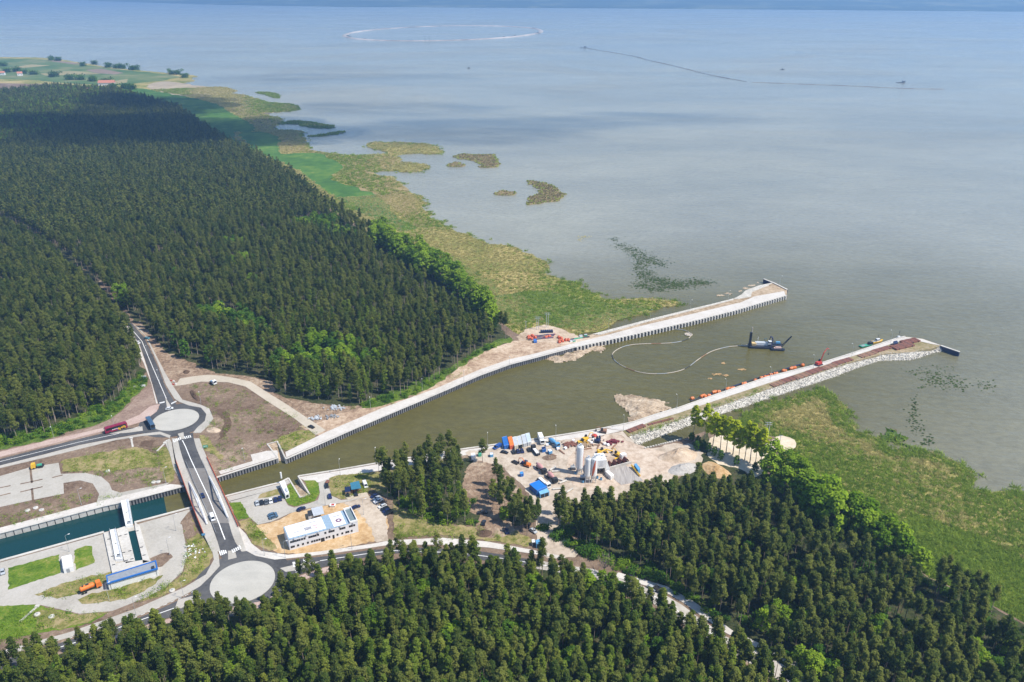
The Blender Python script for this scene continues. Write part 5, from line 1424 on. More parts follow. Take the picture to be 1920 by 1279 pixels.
# ------------------------------------------------------------------ helpers for buildings
def V2(p): return Vector((p[0], p[1]))
def block(name, roof_px, z1, wall, roof=None, parent=None, z0=ZL, over=0.0, roof_t=.18):
    """walls standing under four roof corners read off the photograph at height z1, with a roof slab"""
    P = GP(roof_px, z1)
    mb = MB(); mb.prism([(p.x, p.y) for p in P], z0 - .3, z1 - roof_t)
    w = mb.build(name, wall, parent)
    if roof is not None:
        c = sum(P, Vector()) / len(P)
        Q = [c + (p - c) * (1 + over) for p in P]
        mb = MB(); mb.prism([(p.x, p.y) for p in Q], z1 - roof_t, z1)
        r = mb.build('roof', roof, parent)
    return P
def along(P, i, j, u, v, k, l):
    """bilinear point inside quad P: 0 near-left, 1 near-right, 2 far-right, 3 far-left"""
    a = P[0] + (P[1] - P[0]) * u; b = P[3] + (P[2] - P[3]) * u
    return a + (b - a) * v
def q(P, u, v): return along(P, 0, 0, u, v, 0, 0)
def panel(P, u0, u1, v0, v1, z0, z1, name, mat, parent):
    mb = MB(); mb.prism([(p.x, p.y) for p in (q(P, u0, v0), q(P, u1, v0), q(P, u1, v1), q(P, u0, v1))], z0, z1)
    return mb.build(name, mat, parent)

# ------------------------------------------------------------------ bridge
br = thing('bridge', 'road bridge over the canal with white trusses and orange red railings', 'bridge', (0, 0, 0))
ys4 = [878, 905, 932, 958, 981]
def bslab(name, el, er, mat, z0, z1, parent):
    L = RP(el); Q_ = RP(er); n = len(L)
    vs = [v + Vector((0, 0, z1)) for v in L + Q_] + [v + Vector((0, 0, z0)) for v in L + Q_]; m = 2 * n
    fs = [(i, i + n, i + n + 1, i + 1) for i in range(n - 1)] + [(i + m, i + 1 + m, i + n + 1 + m, i + n + m) for i in range(n - 1)]
    for i in range(n - 1): fs += [(i, i + 1, i + 1 + m, i + m), (i + n + 1, i + n, i + n + m, i + n + 1 + m)]
    fs += [(0, m, n + m, n), (n - 1, 2 * n - 1, 2 * n - 1 + m, n - 1 + m)]
    mb = MB(); mb.add(vs, fs); return mb.build(name, mat, parent)
bslab('deck', edge(E_L, ys4), edge(E_R, ys4), M_pave, -1.1, 0.0, br)
bslab('roadway', edge(A_L, ys4), edge(A_R, ys4), M_asphold, .0, .06, br)
for a, b_ in (((362, 896), (366, 962)), ((404, 900), (436, 962))):
    pass
for s, pts in (('west', [(354.5, 904.7), (374.2, 951.7), (388.4, 983.7)]), ('east', [(392.2, 894), (412, 941), (427.3, 971.6)])):
    A, M_, B_ = (G(x, y, ZB) for x, y in pts)
    mb = MB(); top = M_ + Vector((0, 0, 5.0))
    for a, b_ in ((A, top), (top, B_), (A, M_), (M_, B_), (M_, top)):
        d = (b_ - a); mb.tube([a + Vector((0, 0, .35)), b_ + Vector((0, 0, .35))], .42 if b_ is not M_ and a is not M_ else .32, 4)
    for t in (.33, .66):
        mb.tube([A + (M_ - A) * t, A + (top - A) * t], .14, 4); mb.tube([M_ + (B_ - M_) * t, top + (B_ - top) * t], .14, 4)
    mb.build('truss', P_WHITE, br)
def railing(name, line, h, mat, parent, step=1.5, r=.06, kickboard=0.0):
    mb = MB()
    for p in resample(line, step): mb.tube([p, p + Vector((0, 0, h))], r, 4)
    for k in (1.0, .55): mb.tube([p + Vector((0, 0, h * k)) for p in line], r, 4)
    if kickboard:
        L, Q_ = strip_pts(line, .12); n = len(line)
        mb.add([v + Vector((0, 0, kickboard)) for v in L + Q_] + [v - Vector((0, 0, .9)) for v in L + Q_],
               [(i + n, i + 1 + n, i + 1, i) for i in range(n - 1)] + [(i, i + 1, i + 1 + 2 * n, i + 2 * n) for i in range(n - 1)] + [(i + n + 1, i + n, i + n + 2 * n, i + 3 * n + 1) for i in range(n - 1)])
    return mb.build(name, mat, parent)
railing('railing', RP(edge(E_L, [866, 878, 905, 932, 958, 981, 1002])), 1.3, P_RAIL, br, kickboard=.5)
railing('railing', RP(edge(E_R, [858, 878, 905, 932, 958, 981, 988])), 1.3, P_RAIL, br, kickboard=.5)
railing('inner_railing', RP([(349, 868), (362, 900), (388, 958), (405, 1000)]), 1.0, P_GALV, br)
railing('inner_railing', RP([(379, 864), (401, 917), (430, 978)]), 1.0, P_GALV, br)
for px_ in (((345, 904), (404, 890)), ((368, 968), (428, 950))):
    a, b_ = (G(x, y, ZB) for x, y in px_)
    mb = MB(); c = (a + b_) / 2; d = b_ - a
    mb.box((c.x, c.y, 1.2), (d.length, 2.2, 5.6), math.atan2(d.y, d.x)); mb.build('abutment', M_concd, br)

# ------------------------------------------------------------------ lock
lk = thing('gate_chamber', 'pale concrete chamber slab with two slots for the sliding lock gates', 'lock chamber', (0, 0, 0))
zs = ZL + .9
def lslab(px, name='slab', mat=M_conc, z1=zs, z0=ZL - .3):
    mb = MB(); mb.prism([(p.x, p.y) for p in GP(px, z1)], z0, z1); return mb.build(name, mat, lk)
lslab([(194, 999), (204, 996), (216, 1050), (220, 1071), (210, 1074)])
lslab([(218, 992), (239, 985), (240.5, 997), (253.5, 1052), (236, 1056), (232, 1048)])
lslab([(252, 978), (262, 986), (281, 1052), (268, 1056), (267, 1048), (254, 994)])
lslab([(220, 1071), (217, 1057), (236, 1053), (253.5, 1052), (268, 1050), (281, 1052), (281.5, 1056), (216, 1077)])
mb = MB(); mb.prism([(p.x, p.y) for p in GP([(240.5, 997), (254, 994), (268, 1050), (253, 1054)], ZL + .12)], ZL - .2, ZL + .12); mb.build('slot_water', MATS['lock_water'], lk)
for x, y in ((204, 1011), (211, 1043), (225, 1005), (232, 1036), (236, 1002), (243.5, 1033), (257, 995.6), (265.5, 1026), (270, 1041), (247.5, 1048), (237, 1051), (213, 1059)):
    p = G(x, y, zs); m2 = MB(); m2.box((p.x, p.y, zs + .02), (1.3, .55, .06), .35); m2.build('hatch', P_DARK, lk)
def gate(label, px, rails):
    t = thing('lock_gate', label, 'lock gate', (0, 0, 0))
    zt = ZL + 1.5
    P = GP(px, zt)
    mb = MB(); mb.prism([(p.x, p.y) for p in P], .2, zt); gb_ = mb.build('gate_body', P_WHITE, t)
    panel(P, .74, .80, .02, .98, zt, zt + .25, 'pipe_channel', P_LGREY, gb_)
    for u in (.03, .97): railing('railing', [q(P, u, .02), q(P, u, .98)], 1.1, P_LGREY, t, 2.5, .05)
    panel(P, .3, .75, .06, .10, zt, zt + .5, 'drive_unit', P_GREY, t); panel(P, .35, .7, .12, .14, zt, zt + .35, 'drive_unit', P_DARK, t)
    panel(P, .35, .62, .50, .52, zt, zt + .1, 'hatch', P_DARK, gb_)
    return t
gate('white sliding lock gate closed across the teal lock basin', [(235.6, 986.5), (249, 984), (241, 936), (226, 939.5)], 1)
gate('white sliding lock gate parked in the concrete slot', [(216, 1049), (230.5, 1047), (217, 991), (205.5, 993.5)], 1)
mh = thing('machine_house', 'long white lock machine house with blue-edged grey flat roof', 'machine house', (0, 0, 0))
zr_ = ZL + 4.2
P = block('wall', [(202, 1093.5), (295.4, 1065.5), (292.3, 1051), (199, 1078.5)], zr_ - .3, P_WHITE, None, mh)
P = GP([(201, 1094), (296, 1066), (292.6, 1050), (198.3, 1079)], zr_)
mb = MB()
mb.prism([(p.x, p.y) for p in (q(P, .025, .12), q(P, .975, .12), q(P, .975, .9), q(P, .025, .9))], zr_ - .5, zr_ - .25); mhr = mb.build('roof', P_GREY, mh)
for a in ((0, 1, 0, .12), (0, 1, .9, 1), (0, .025, .12, .9), (.975, 1, .12, .9)): panel(P, *a, zr_ - .6, zr_ + .02, 'parapet', P_BLUE, mhr)
panel(P, .88, .94, .15, .4, zr_ - .25, zr_ + .25, 'roof_vent', P_DARK, mhr)
Wf = GP([(202, 1093.5), (295.4, 1065.5), (292.3, 1051), (199, 1078.5)], zr_ - .3)
for u in (.035, .955): panel(Wf, u, u + .012, -.02, .0, ZL, zr_ - .9, 'door', P_GREY, mh)
# white control kiosk between the lawns
ck = thing('control_kiosk', 'small white kiosk with ribbed roof between two lawns by the lock', 'kiosk', (0, 0, 0))
P = block('wall', [(118, 1066), (137, 1061.5), (134, 1040), (115, 1044.5)], ZL + 2.8, P_WHITE, P_WHITE, ck)
for v in (.12, .36, .6, .84): panel(P, 0, 1, v, v + .03, ZL + 2.8, ZL + 2.92, 'roof_rib', P_LGREY, KIDS[ck.name][1])
panel(P, .3, .6, -.02, 0, ZL, ZL + 2.1, 'door', P_GREY, ck)
panel(P, 0.0, .9, 1.02, 1.16, ZL, ZL + 2.0, 'annex', P_WHITE, ck)

# ------------------------------------------------------------------ office block
of = thing('office_building', 'two-storey white container office with banner-covered roof beside the lower roundabout', 'office building', (0, 0, 0))
zo = ZL + 6.0
P = block('wall', [(541, 1012.5), (670.6, 978), (658, 952.5), (531, 988)], zo, plain('office_cladding', (.68, .69, .72), .6, vary=.04), plain('office_roof', (.26, .36, .46), .7), of)
M_ban = plain('banner_white', (.78, .78, .80), .8, vary=.03)
ban1 = panel(P, .015, .545, .1, .97, zo + .005, zo + .10, 'roof_banner', M_ban, of)
ban2 = panel(P, .655, .835, .06, .97, zo + .005, zo + .10, 'roof_banner', M_ban, of)
M_ink = plain('banner_ink', (.09, .09, .12), .8); M_inkr = plain('banner_red', (.50, .07, .08), .8); M_inkp = plain('emblem_purple', (.20, .11, .17), .8)
for (u0, u1, v0, v1, m, n) in ((.05, .09, .62, .66, M_ink, 3), (.12, .2, .70, .74, M_inkp, 4), (.21, .28, .66, .71, M_ink, 4), (.34, .46, .74, .79, M_ink, 8), (.07, .19, .36, .41, M_ink, 7), (.26, .36, .30, .52, M_ink, 6), (.38, .46, .45, .52, M_inkr, 5), (.38, .46, .30, .36, M_inkr, 4), (.70, .80, .70, .76, M_ink, 8)):
    mb = MB(); st = (u1 - u0) / n
    for k in range(n):
        a = u0 + st * k; pp = [q(P, a, v0), q(P, a + st * .62, v0), q(P, a + st * .62, v1), q(P, a, v1)]
        mb.prism([(p.x, p.y) for p in pp], zo + .10, zo + .115)
    mb.build('banner_lettering', m, ban2 if u0 > .6 else ban1)
cx_ = q(P, .755, .40); mb = MB(); mb.lathe([(1.5, 0), (1.5, .02)], 20, (cx_.x, cx_.y, zo + .10)); mb.build('round_emblem', M_inkp, ban2)
mb = MB(); mb.lathe([(.55, 0), (.55, .02)], 12, (cx_.x, cx_.y, zo + .122)); mb.build('emblem_centre', M_ban, ban2)
for a in ((.885, 1, 0, .04), (.885, 1, .96, 1), (.885, .895, .04, .96), (.99, 1, .04, .96)): panel(P, *a, zo, zo + 1.0, 'parapet', P_WHITE, of)
panel(P, .895, .99, .04, .96, zo + .02, zo + .12, 'terrace_roof', plain('terrace_felt', (.15, .20, .22), .8), of)
d = (P[1] - P[0]); an = math.atan2(d.y, d.x); nrm = Vector((d.y, -d.x, 0)).normalized()
ups = [.03, .06, .09, .12, .15, .185, .22, .29, .32, .35, .38, .415, .52, .58, .61, .64, .74, .77, .80, .88, .91, .945]
dns = [.03, .06, .12, .19, .26, .32, .355, .39, .425, .46, .485, .53, .57, .63, .69, .76, .82, .85, .90]
for row, zc in ((ups, ZL + 4.5), (dns, ZL + 1.7)):
    for u in row:
        c = q(P, u, 0) + nrm * .03; mb = MB()
        door = row is dns and u in (.46, .485, .63)
        mb.box((c.x, c.y, ZL + 1.1 if door else zc), (.9, .10, 2.1 if door else 1.05), an); mb.build('door' if door else 'window', P_GLASS, of)
for u in (.08, .25, .42, .6, .74, .93):
    c = q(P, u, 0) + nrm * .3; mb = MB(); mb.box((c.x, c.y, zo + .2), (.7, .4, .5), an); mb.build('air_conditioner', P_LGREY, of)
for u in np.linspace(.02, .86, 15):
    c = q(P, u, 0) ; mb = MB(); mb.tube([c + Vector((0, 0, 0)), c + Vector((0, 0, .55))], .05, 4); mb.build('roof_post', P_DARK, of)
# entrance canopy behind
cn = thing('canopy', 'grey flat canopy behind the white container office', 'canopy', (0, 0, 0))
Pc = GP([(588, 968), (608, 963), (604, 948.5), (583, 953)], ZL + 2.8)
mb = MB(); mb.prism([(p.x, p.y) for p in Pc], ZL + 2.6, ZL + 2.8); mb.build('roof', P_LGREY, cn)
for p in Pc: mb = MB(); mb.tube([(p.x, p.y, ZL), (p.x, p.y, ZL + 2.6)], .09, 5); mb.build('post', P_GREY, cn)
sb = thing('shed', 'small dark-roofed shed behind the white container office', 'shed', (0, 0, 0))
block('wall', [(578, 968), (587, 966), (584, 956), (576, 958)], ZL + 2.4, P_LGREY, P_DARK, sb)
rb = thing('skip', 'small red and white skip on the ochre sand behind the office', 'skip', G(624, 950))
mb = MB(); mb.box((0, 0, .6), (2.4, 1.6, 1.2), 0, 1.2); mb.build('body', P_WHITE, rb); mb = MB(); mb.box((.1, 0, 1.26), (1.4, 1.2, .1)); mb.build('cover', P_RED, rb)

# ------------------------------------------------------------------ kiosks by the grove
k1 = thing('kiosk', 'wooden kiosk with blue roof beside the parked white van', 'kiosk', (0, 0, 0))
P = GP([(658.7, 918), (677, 915.3), (673, 901.5), (656.4, 905.5)], ZL + 3.0)
mb = MB(); mb.prism([(p.x, p.y) for p in P], ZL + 2.8, ZL + 3.0); mb.build('roof', plain('kiosk_blue', (.035, .16, .25), .6), k1)
mb = MB(); mb.prism([(p.x, p.y) for p in (q(P, .06, .3), q(P, .94, .3), q(P, .94, .95), q(P, .06, .95))], ZL - .2, ZL + 2.8); mb.build('wall', P_WOOD, k1)
for u in (.05, .35, .65, .95):
    p = q(P, u, .05); mb = MB(); mb.tube([(p.x, p.y, ZL), (p.x, p.y, ZL + 2.8)], .1, 5); mb.build('post', plain('brown_post', (.25, .09, .04), .7), k1)
k2 = thing('kiosk', 'small dark-roofed kiosk leaning against the blue-roofed wooden kiosk', 'kiosk', (0, 0, 0))
P = block('wall', [(646.7, 922.7), (657.4, 921.2), (655.6, 911.8), (646, 913.5)], ZL + 2.5, P_WOOD, P_NAVY, k2)
panel(P, .3, .6, -.02, 0, ZL, ZL + 2, 'door', P_GLASS, k2)
th = thing('terrace', 'pale wooden terrace deck in front of the blue-roofed kiosk', 'terrace', (0, 0, 0))
mb = MB(); mb.prism([(p.x, p.y) for p in GP([(646, 930), (688, 923), (692, 931), (652, 937)], ZL + .25)], ZL - .1, ZL + .25); mb.build('deck', plain('deck_boards', (.48, .41, .32), .8), th)
ph = thing('harbour_kiosk', 'narrow tall white harbour kiosk beside the slipway', 'kiosk', (0, 0, 0))
P = block('wall', [(534.5, 926), (542, 923), (533.5, 901), (523.5, 903.5)], ZL + 3.4, P_WHITE, P_WHITE, ph)
panel(P, .2, .8, -.02, 0, ZL + 1.0, ZL + 2.3, 'window', P_GLASS, ph)
panel(P, .45, .85, .05, .35, ZL + 3.4, ZL + 3.9, 'roof_hatch', P_LGREY, ph)
p = G(529, 907, ZL); mb = MB(); mb.tube([(p.x, p.y, ZL + 3.4), (p.x, p.y, ZL + 7)], .45, 8); mb.build('chimney', P_WHITE, ph)

# ------------------------------------------------------------------ concrete plant
sp = thing('silo', 'tall slim white cement silo standing apart with a faded red stripe', 'silo', G(1086, 888.5))
def silo(t, rad, H, leg, stripe, head=True):
    mb = MB(); mb.lathe([(.35, leg * .35), (rad, leg), (rad, H - .5), (rad * .75, H)], 18); tk_ = mb.build('tank', P_WHITE, t, smooth=False)
    for k in range(4):
        a = math.pi / 4 + k * math.pi / 2; x, y = rad * .92 * math.cos(a), rad * .92 * math.sin(a)
        mb = MB(); mb.tube([(x, y, -.2), (x, y, leg + .6)], .16, 5); mb.build('leg', P_LGREY, t)
    mb = MB()
    for z in (leg * .5,):
        for k in range(4):
            a, b_ = math.pi / 4 + k * math.pi / 2, math.pi / 4 + (k + 1) * math.pi / 2
            mb.tube([(rad * .92 * math.cos(a), rad * .92 * math.sin(a), z), (rad * .92 * math.cos(b_), rad * .92 * math.sin(b_), z)], .08, 4)
    mb.build('brace', P_LGREY, t)
    mb = MB()
    for k in range(18):
        a = 2 * math.pi * k / 18; mb.tube([(rad * .8 * math.cos(a), rad * .8 * math.sin(a), H - .3), (rad * .8 * math.cos(a), rad * .8 * math.sin(a), H + .8)], .04, 3)
    pts = [(rad * .8 * math.cos(2 * math.pi * k / 18), rad * .8 * math.sin(2 * math.pi * k / 18), H + .8) for k in range(19)]
    mb.tube(pts, .05, 3); mb.build('top_railing', P_GALV, t)
    if head:
        mb = MB(); mb.box((.2, 0, H + .6), (.9, .9, 1.2)); mb.build('filter_box', P_LGREY, tk_)
    if stripe:
        # a painted band twisting up the shell, a couple of millimetres proud of it
        mb = MB(); n = 14; vs = []
        for i in range(n + 1):
            z = leg + .3 + (H - leg - 1.2) * i / n; w = stripe[2] * (1 - .75 * abs(2 * i / n - .9) ** 1.3)
            for e in (-1, -.33, .33, 1):
                a = stripe[0] + stripe[1] * i / n + e * max(.05, w)
                vs.append(((rad + .03) * math.cos(a), (rad + .03) * math.sin(a), z))
        mb.add(vs, [(i * 4 + j, i * 4 + j + 1, (i + 1) * 4 + j + 1, (i + 1) * 4 + j) for i in range(n) for j in range(3)])
        mb.build('painted_stripe', P_RAIL, tk_)
    mb = MB(); mb.tube([(-rad - .25, 0, leg), (-rad - .25, 0, H)], .09, 4); mb.tube([(-rad - .6, 0, leg), (-rad - .6, 0, H)], .06, 4); mb.build('ladder', P_GREY, tk_)
silo(sp, 1.85, 17.5, 4.2, (-.35, .3, .30))
s2 = thing('silo', 'grey-shaded white cement silo, the plain one of the close pair', 'silo', G(1101, 904.5)); silo(s2, 1.5, 15.0, 4.5, None)
s3 = thing('silo', 'white cement silo with bold orange red stripe, beside the plain one', 'silo', G(1112.4, 904)); silo(s3, 1.7, 15.0, 4.5, (-2.05, .75, .42))
mx_ = thing('mixing_plant', 'white concrete mixing building with open front between the silos and gravel bins', 'mixing plant', (0, 0, 0))
ang = .12
base = G(1124, 884)
mx_.location = base; mx_.rotation_euler = (0, 0, ang)
mb = MB(); mb.box((0, 0, 6.7), (5.4, 7, 5.0)); uh_ = mb.build('upper_house', P_WHITE, mx_)
for x in (-2.45, 2.45): mb = MB(); mb.box((x, 0, 2.0), (.5, 7, 4.6)); mb.build('side_wall', P_WHITE, mx_)
mb = MB(); mb.box((0, 3.2, 2.0), (4.6, .4, 4.6)); mb.build('back_wall', P_LGREY, mx_)
mb = MB(); mb.xzprism([(2.72, 9.0), (2.72, -.2), (5.4, -.2), (4.9, 3.2)], -2.8, 2.8); mb.build('side_ramp_cover', P_WHITE, mx_)
mb = MB(); mb.lathe([(.5, .8), (1.3, 2.2), (1.3, 3.6)], 12, (0, 0, 0)); mb.build('mixer_funnel', P_GREY, mx_)
for x, y, s in ((-1.6, 1, .9), (-.2, 1.5, .7), (1.2, .6, .8), (.6, -1.8, .5)): mb = MB(); mb.box((x, y, 9.2 + s / 2), (s, s, s)); mb.build('roof_unit', P_LGREY, uh_)
mb = MB(); mb.tube([(-2.3, 3.0, 8.4), (5, 9, 8), (10, 13, 4)], .35, 5); mb.build('conveyor', P_YELL, mx_)
mb = MB()
for k, z in enumerate((8.3, 7.6, 6.9, 6.2, 5.6)): mb.box((-.2 + .25 * (k % 2), -3.52, z), (2.2 - .3 * (k % 3), .04, .22))
mb.build('wall_lettering', plain('faded_ink', (.42, .43, .47), .8), uh_)
# screw feeders and small plant beside the silos
for i, (x, y, s, m, lab) in enumerate(((1074, 880, 1.6, P_GREY, 'grey pump unit in the shadow beside the tall slim silo'), (1092, 898, 1.3, P_LGREY, 'small pale dosing unit between the tall silo and the close pair'))):
    t = thing('pump_unit', lab, 'machine', G(x, y)); mb = MB(); mb.box((0, 0, .3), (3 * s / 1.5, 2, .5)); mb.build('skid', P_DARK, t)
    mb = MB(); mb.lathe([(.9, -1.2), (1.0, -.8), (1.0, .8), (.9, 1.2)], 12, (0, 0, 1.4), 'X'); mb.build('tank', m, t)
    mb = MB(); mb.box((.3, .2, 2.6), (.7, .7, .9)); mb.build('motor', P_GREY, t)
hb = thing('aggregate_bins', 'row of four brown aggregate hoppers above the grey concrete ramp', 'hopper row', (0, 0, 0))
A, B_ = G(1142, 879), G(1181, 868.5)
dd = (B_ - A); L = dd.length; a_ = math.atan2(dd.y, dd.x)
hb.location = A; hb.rotation_euler = (0, 0, a_)
mb = MB(); mb.box((L / 2, -.8, .7), (L + 1, .6, 1.8)); mb.build('front_kerb', M_conc, hb)
for k in range(4):
    x = L * (k + .5) / 4
    mb = MB(); w = L / 8 - .1
    mb.add([(x - w, -.4, .3), (x + w, -.4, .3), (x + w, 3.4, .3), (x - w, 3.4, .3), (x - .25, .2, 3.0), (x + .25, .2, 3.0), (x + .25, 3.2, 3.0), (x - .25, 3.2, 3.0)], [(3, 2, 6, 7), (0, 3, 7, 4), (1, 5, 6, 2), (4, 7, 6, 5)])
    mb.build('hopper', P_RUST, hb)
mb = MB(); mb.box((L * .7, 6, 1.2), (5, .8, .4), .2); mb.build('belt', P_YELL, hb)
mb = MB(); mb.box((L * .88, 4.6, 2.6), (3.2, 2.4, 2.4)); mb.build('control_cabin', P_WHITE, hb)
psheet('concrete_ramp', [(1143, 880), (1172, 872), (1190, 886), (1206, 902), (1165, 910), (1152, 900)], ground_mat('ribbed_concrete', [(0.3, (.24, .215, .20)), (0.5, (.34, .315, .295)), (0.7, (.44, .41, .38))], .05, 1.2, .6, 2, .3, .1, stretch=(1.6, .12, 1), rot=-.6), dz=.22)
cv = thing('conveyor', 'long yellow inclined conveyor running along the ribbed concrete ramp', 'conveyor', (0, 0, 0))
A, B_ = G(1184, 872, ZL + 1.6), G(1200, 892, ZL + .8)
mb = MB(); mb.tube([A, B_], .5, 4); mb.build('belt', P_YELL, cv)
for t in (.1, .9): p = A + (B_ - A) * t; mb = MB(); mb.tube([(p.x, p.y, ZL - .1), p], .12, 4); mb.build('leg', P_DARK, cv)

# ------------------------------------------------------------------ containers and huts
def container(label, roof_px, h, wall, roof, name='container', cat='container', group=None, door=True, z=ZL):
    t = thing(name, label, cat, (0, 0, 0), 0, group)
    P = block('body', roof_px, z + h, wall, roof, t, z0=z, over=-.02)
    c = sum(P, Vector()) / 4
    if door:
        for u in (.08, .53): panel(P, u, u + .38, -.025, 0, z + .15, z + h - .3, 'door', wall if door is True else door, t)
    mb = MB()
    for k in range(4):
        a, b_ = P[k], P[(k + 1) % 4]
        mb.tube([a + Vector((0, 0, -.02)), b_ + Vector((0, 0, -.02))], .09, 4)
    mb.build('frame', wall, t)
    return t
def row_quad(x0, x1, yb, slope=-.25, dx=-4.0, dy=-16.0, h=8.2):
    """roof corners of a container seen end-on: front-bottom edge x0..x1 at yb, running dx,dy away"""
    return [(x0, yb - h), (x1, yb - h + slope * (x1 - x0)), (x1 + dx, yb - h + slope * (x1 - x0) + dy), (x0 + dx, yb - h + dy)]
for x0, x1, yb, w, r, lab in ((945, 954, 844, P_BLUE, P_BLUE, 'royal blue shipping container, first in the container row on the quay'),
                              (956, 963.5, 844, P_RAIL, P_ORANGE, 'orange red shipping container beside the royal blue one'),
                              (964.5, 972, 844, plain('cream_paint', (.66, .61, .48), .6), P_LGREY, 'cream site container beside the orange red one'),
                              (972.7, 980, 842.5, MATS['cream_paint'], P_LGREY, 'cream site container with dark door between cream and grey ones'),
                              (981, 988.3, 839.8, P_LGREY, P_LGREY, 'plain grey site container beside the cream pair'),
                              (989, 996.5, 837.5, P_LGREY, plain('pale_blue_roof', (.45, .53, .60), .6), 'pale blue-grey container at the truck end of the row')):
    container(lab, row_quad(x0, x1, yb), 2.6, w, r, group='containers in the row on the quay', door=P_GLASS if 'dark door' in lab else True)
container('large bright blue flat-roofed hall beside the sandy track', [(1007, 920), (1025.5, 912.5), (1011, 900), (992.5, 907.5)], 3.4, P_BLUE, plain('bright_blue_roof', (.01, .16, .55), .5), 'site_hall', 'hall')
container('light blue cabin adjoining the bright blue hall', [(1013, 927), (1030, 922), (1025, 914.5), (1009, 920)], 2.6, P_SKYB, plain('light_blue_roof', (.18, .42, .62), .55), 'site_cabin', 'cabin', door=P_GLASS)
container('white container standing beside the mixing building', [(1145, 893), (1151, 890), (1141, 881.5), (1135.5, 884)], 2.5, P_WHITE, P_WHITE, door=True)
container('light blue container tilted beside the yellow conveyor', [(1196, 881), (1200.5, 879), (1193, 868.5), (1189, 870.5)], 2.4, P_SKYB, P_SKYB)
container('light blue guard cabin at the corner of the forest road', [(1006, 1020), (1017, 1017.5), (1014, 1010.5), (1004, 1013)], 2.6, P_SKYB, P_SKYB, 'guard_cabin', 'cabin', door=P_GLASS)
container('small white cabin with dark front beside the light blue guard cabin', [(998, 1017), (1003, 1016), (1002, 1011), (997, 1012)], 2.3, P_WHITE, P_WHITE, 'guard_cabin', 'cabin', door=P_GLASS)
container('small blue hut standing alone on the yard slope', [(976, 889), (982, 887.5), (980, 884), (974.5, 885)], 2.0, P_BLUE, plain('hut_blue', (.05, .26, .60), .5), 'hut', 'hut')
container('blue box container among the trucks by the container row', [(1030, 847), (1036, 845), (1032, 841.5), (1027, 843)], 2.2, P_SKYB, P_WHITE)
container('dark blue box container beside the white lorry', [(1017, 843), (1024, 841), (1022, 837), (1015.5, 838.5)], 2.2, P_BLUE, P_NAVY)
container('white tank container by the grove end of the quay', [(884, 857), (892, 855), (890, 849), (883, 850)], 2.2, P_WHITE, P_WHITE, 'tank_container', 'tank')
container('small teal hut under the pines at the quay', [(897, 852), (903, 851), (902, 847), (896.5, 848)], 1.8, P_GREEN, P_GREEN, 'hut', 'hut')
container('small teal and white hut beside the container row', [(919, 853), (925, 852), (924, 848.5), (918.5, 849)], 1.8, P_SKYB, P_WHITE, 'hut', 'hut')

# ------------------------------------------------------------------ spoil heaps
def heap(label, px, h, mat, seed, sharp=1.0):
    P = smooth(GP(px), 1)
    c = sum(P, Vector()) / len(P); r = random.Random(seed); mb = MB(); n = len(P); k = 6
    vs = []
    for i, p in enumerate(P):
        for j in range(k):
            t = j / k; w = p + (c - p) * t
            vs.append((w.x + r.gauss(0, .15), w.y + r.gauss(0, .15), ZL + .05 + h * (t ** sharp) * r.uniform(.85, 1.15) if j else ZL))
    vs.append((c.x, c.y, ZL + h)); fs = []
    for i in range(n):
        a, b_ = i * k, ((i + 1) % n) * k
        for j in range(k - 1): fs.append((a + j, b_ + j, b_ + j + 1, a + j + 1))
        fs.append((a + k - 1, b_ + k - 1, n * k))
    mb.add(vs, fs); t = thing('spoil_heap', label, 'heap', (0, 0, 0)); o = mb.build('heap_body', mat, t)
heap('big tan sand heap at the inlet end of the construction yard', [(1228, 857), (1262, 843), (1290, 836), (1312, 852), (1300, 866), (1262, 868), (1238, 864)], 4.5, M_sand, 1)
heap('grey gravel heap beside the big tan sand heap', [(1248, 884), (1262, 872), (1300, 866), (1312, 880), (1290, 892), (1262, 892)], 3.0, ground_mat('grey_gravel', [(.3, (.33, .31, .29)), (.6, (.45, .43, .40))], .2, 1.0, .5, 2, .4, .2), 2)
heap('orange brown soil heap at the wood edge beyond the gravel heap', [(1312, 872), (1332, 862), (1362, 880), (1375, 894), (1350, 900), (1325, 890)], 2.5, M_osand, 3)
heap('low brown earth heap in the middle of the yard', [(1014, 858), (1030, 851), (1046, 856), (1042, 862), (1028, 865), (1018, 862)], 1.4, M_soil, 4)
heap('dark brown mulch heap under the open grove', [(890, 998), (905, 992), (922, 995), (925, 1004), (910, 1010), (893, 1006)], 1.8, MATS['dark_spoil'], 5)
heap('small round brown soil heap beside the curved service road', [(342, 697), (349, 693), (357, 696), (354, 701), (345, 702)], 1.4, MATS['dark_spoil'], 6)
heap('long dark spoil bank between roundabout and service road', [(354, 736), (360, 729), (368, 738), (377, 750), (372, 754), (362, 747)], 1.8, MATS['dark_spoil'], 7)
heap('low sandy heap beside the pavement east of the upper roundabout', [(384, 806), (398, 800), (416, 806), (410, 812), (392, 812)], 1.3, M_sand, 8)
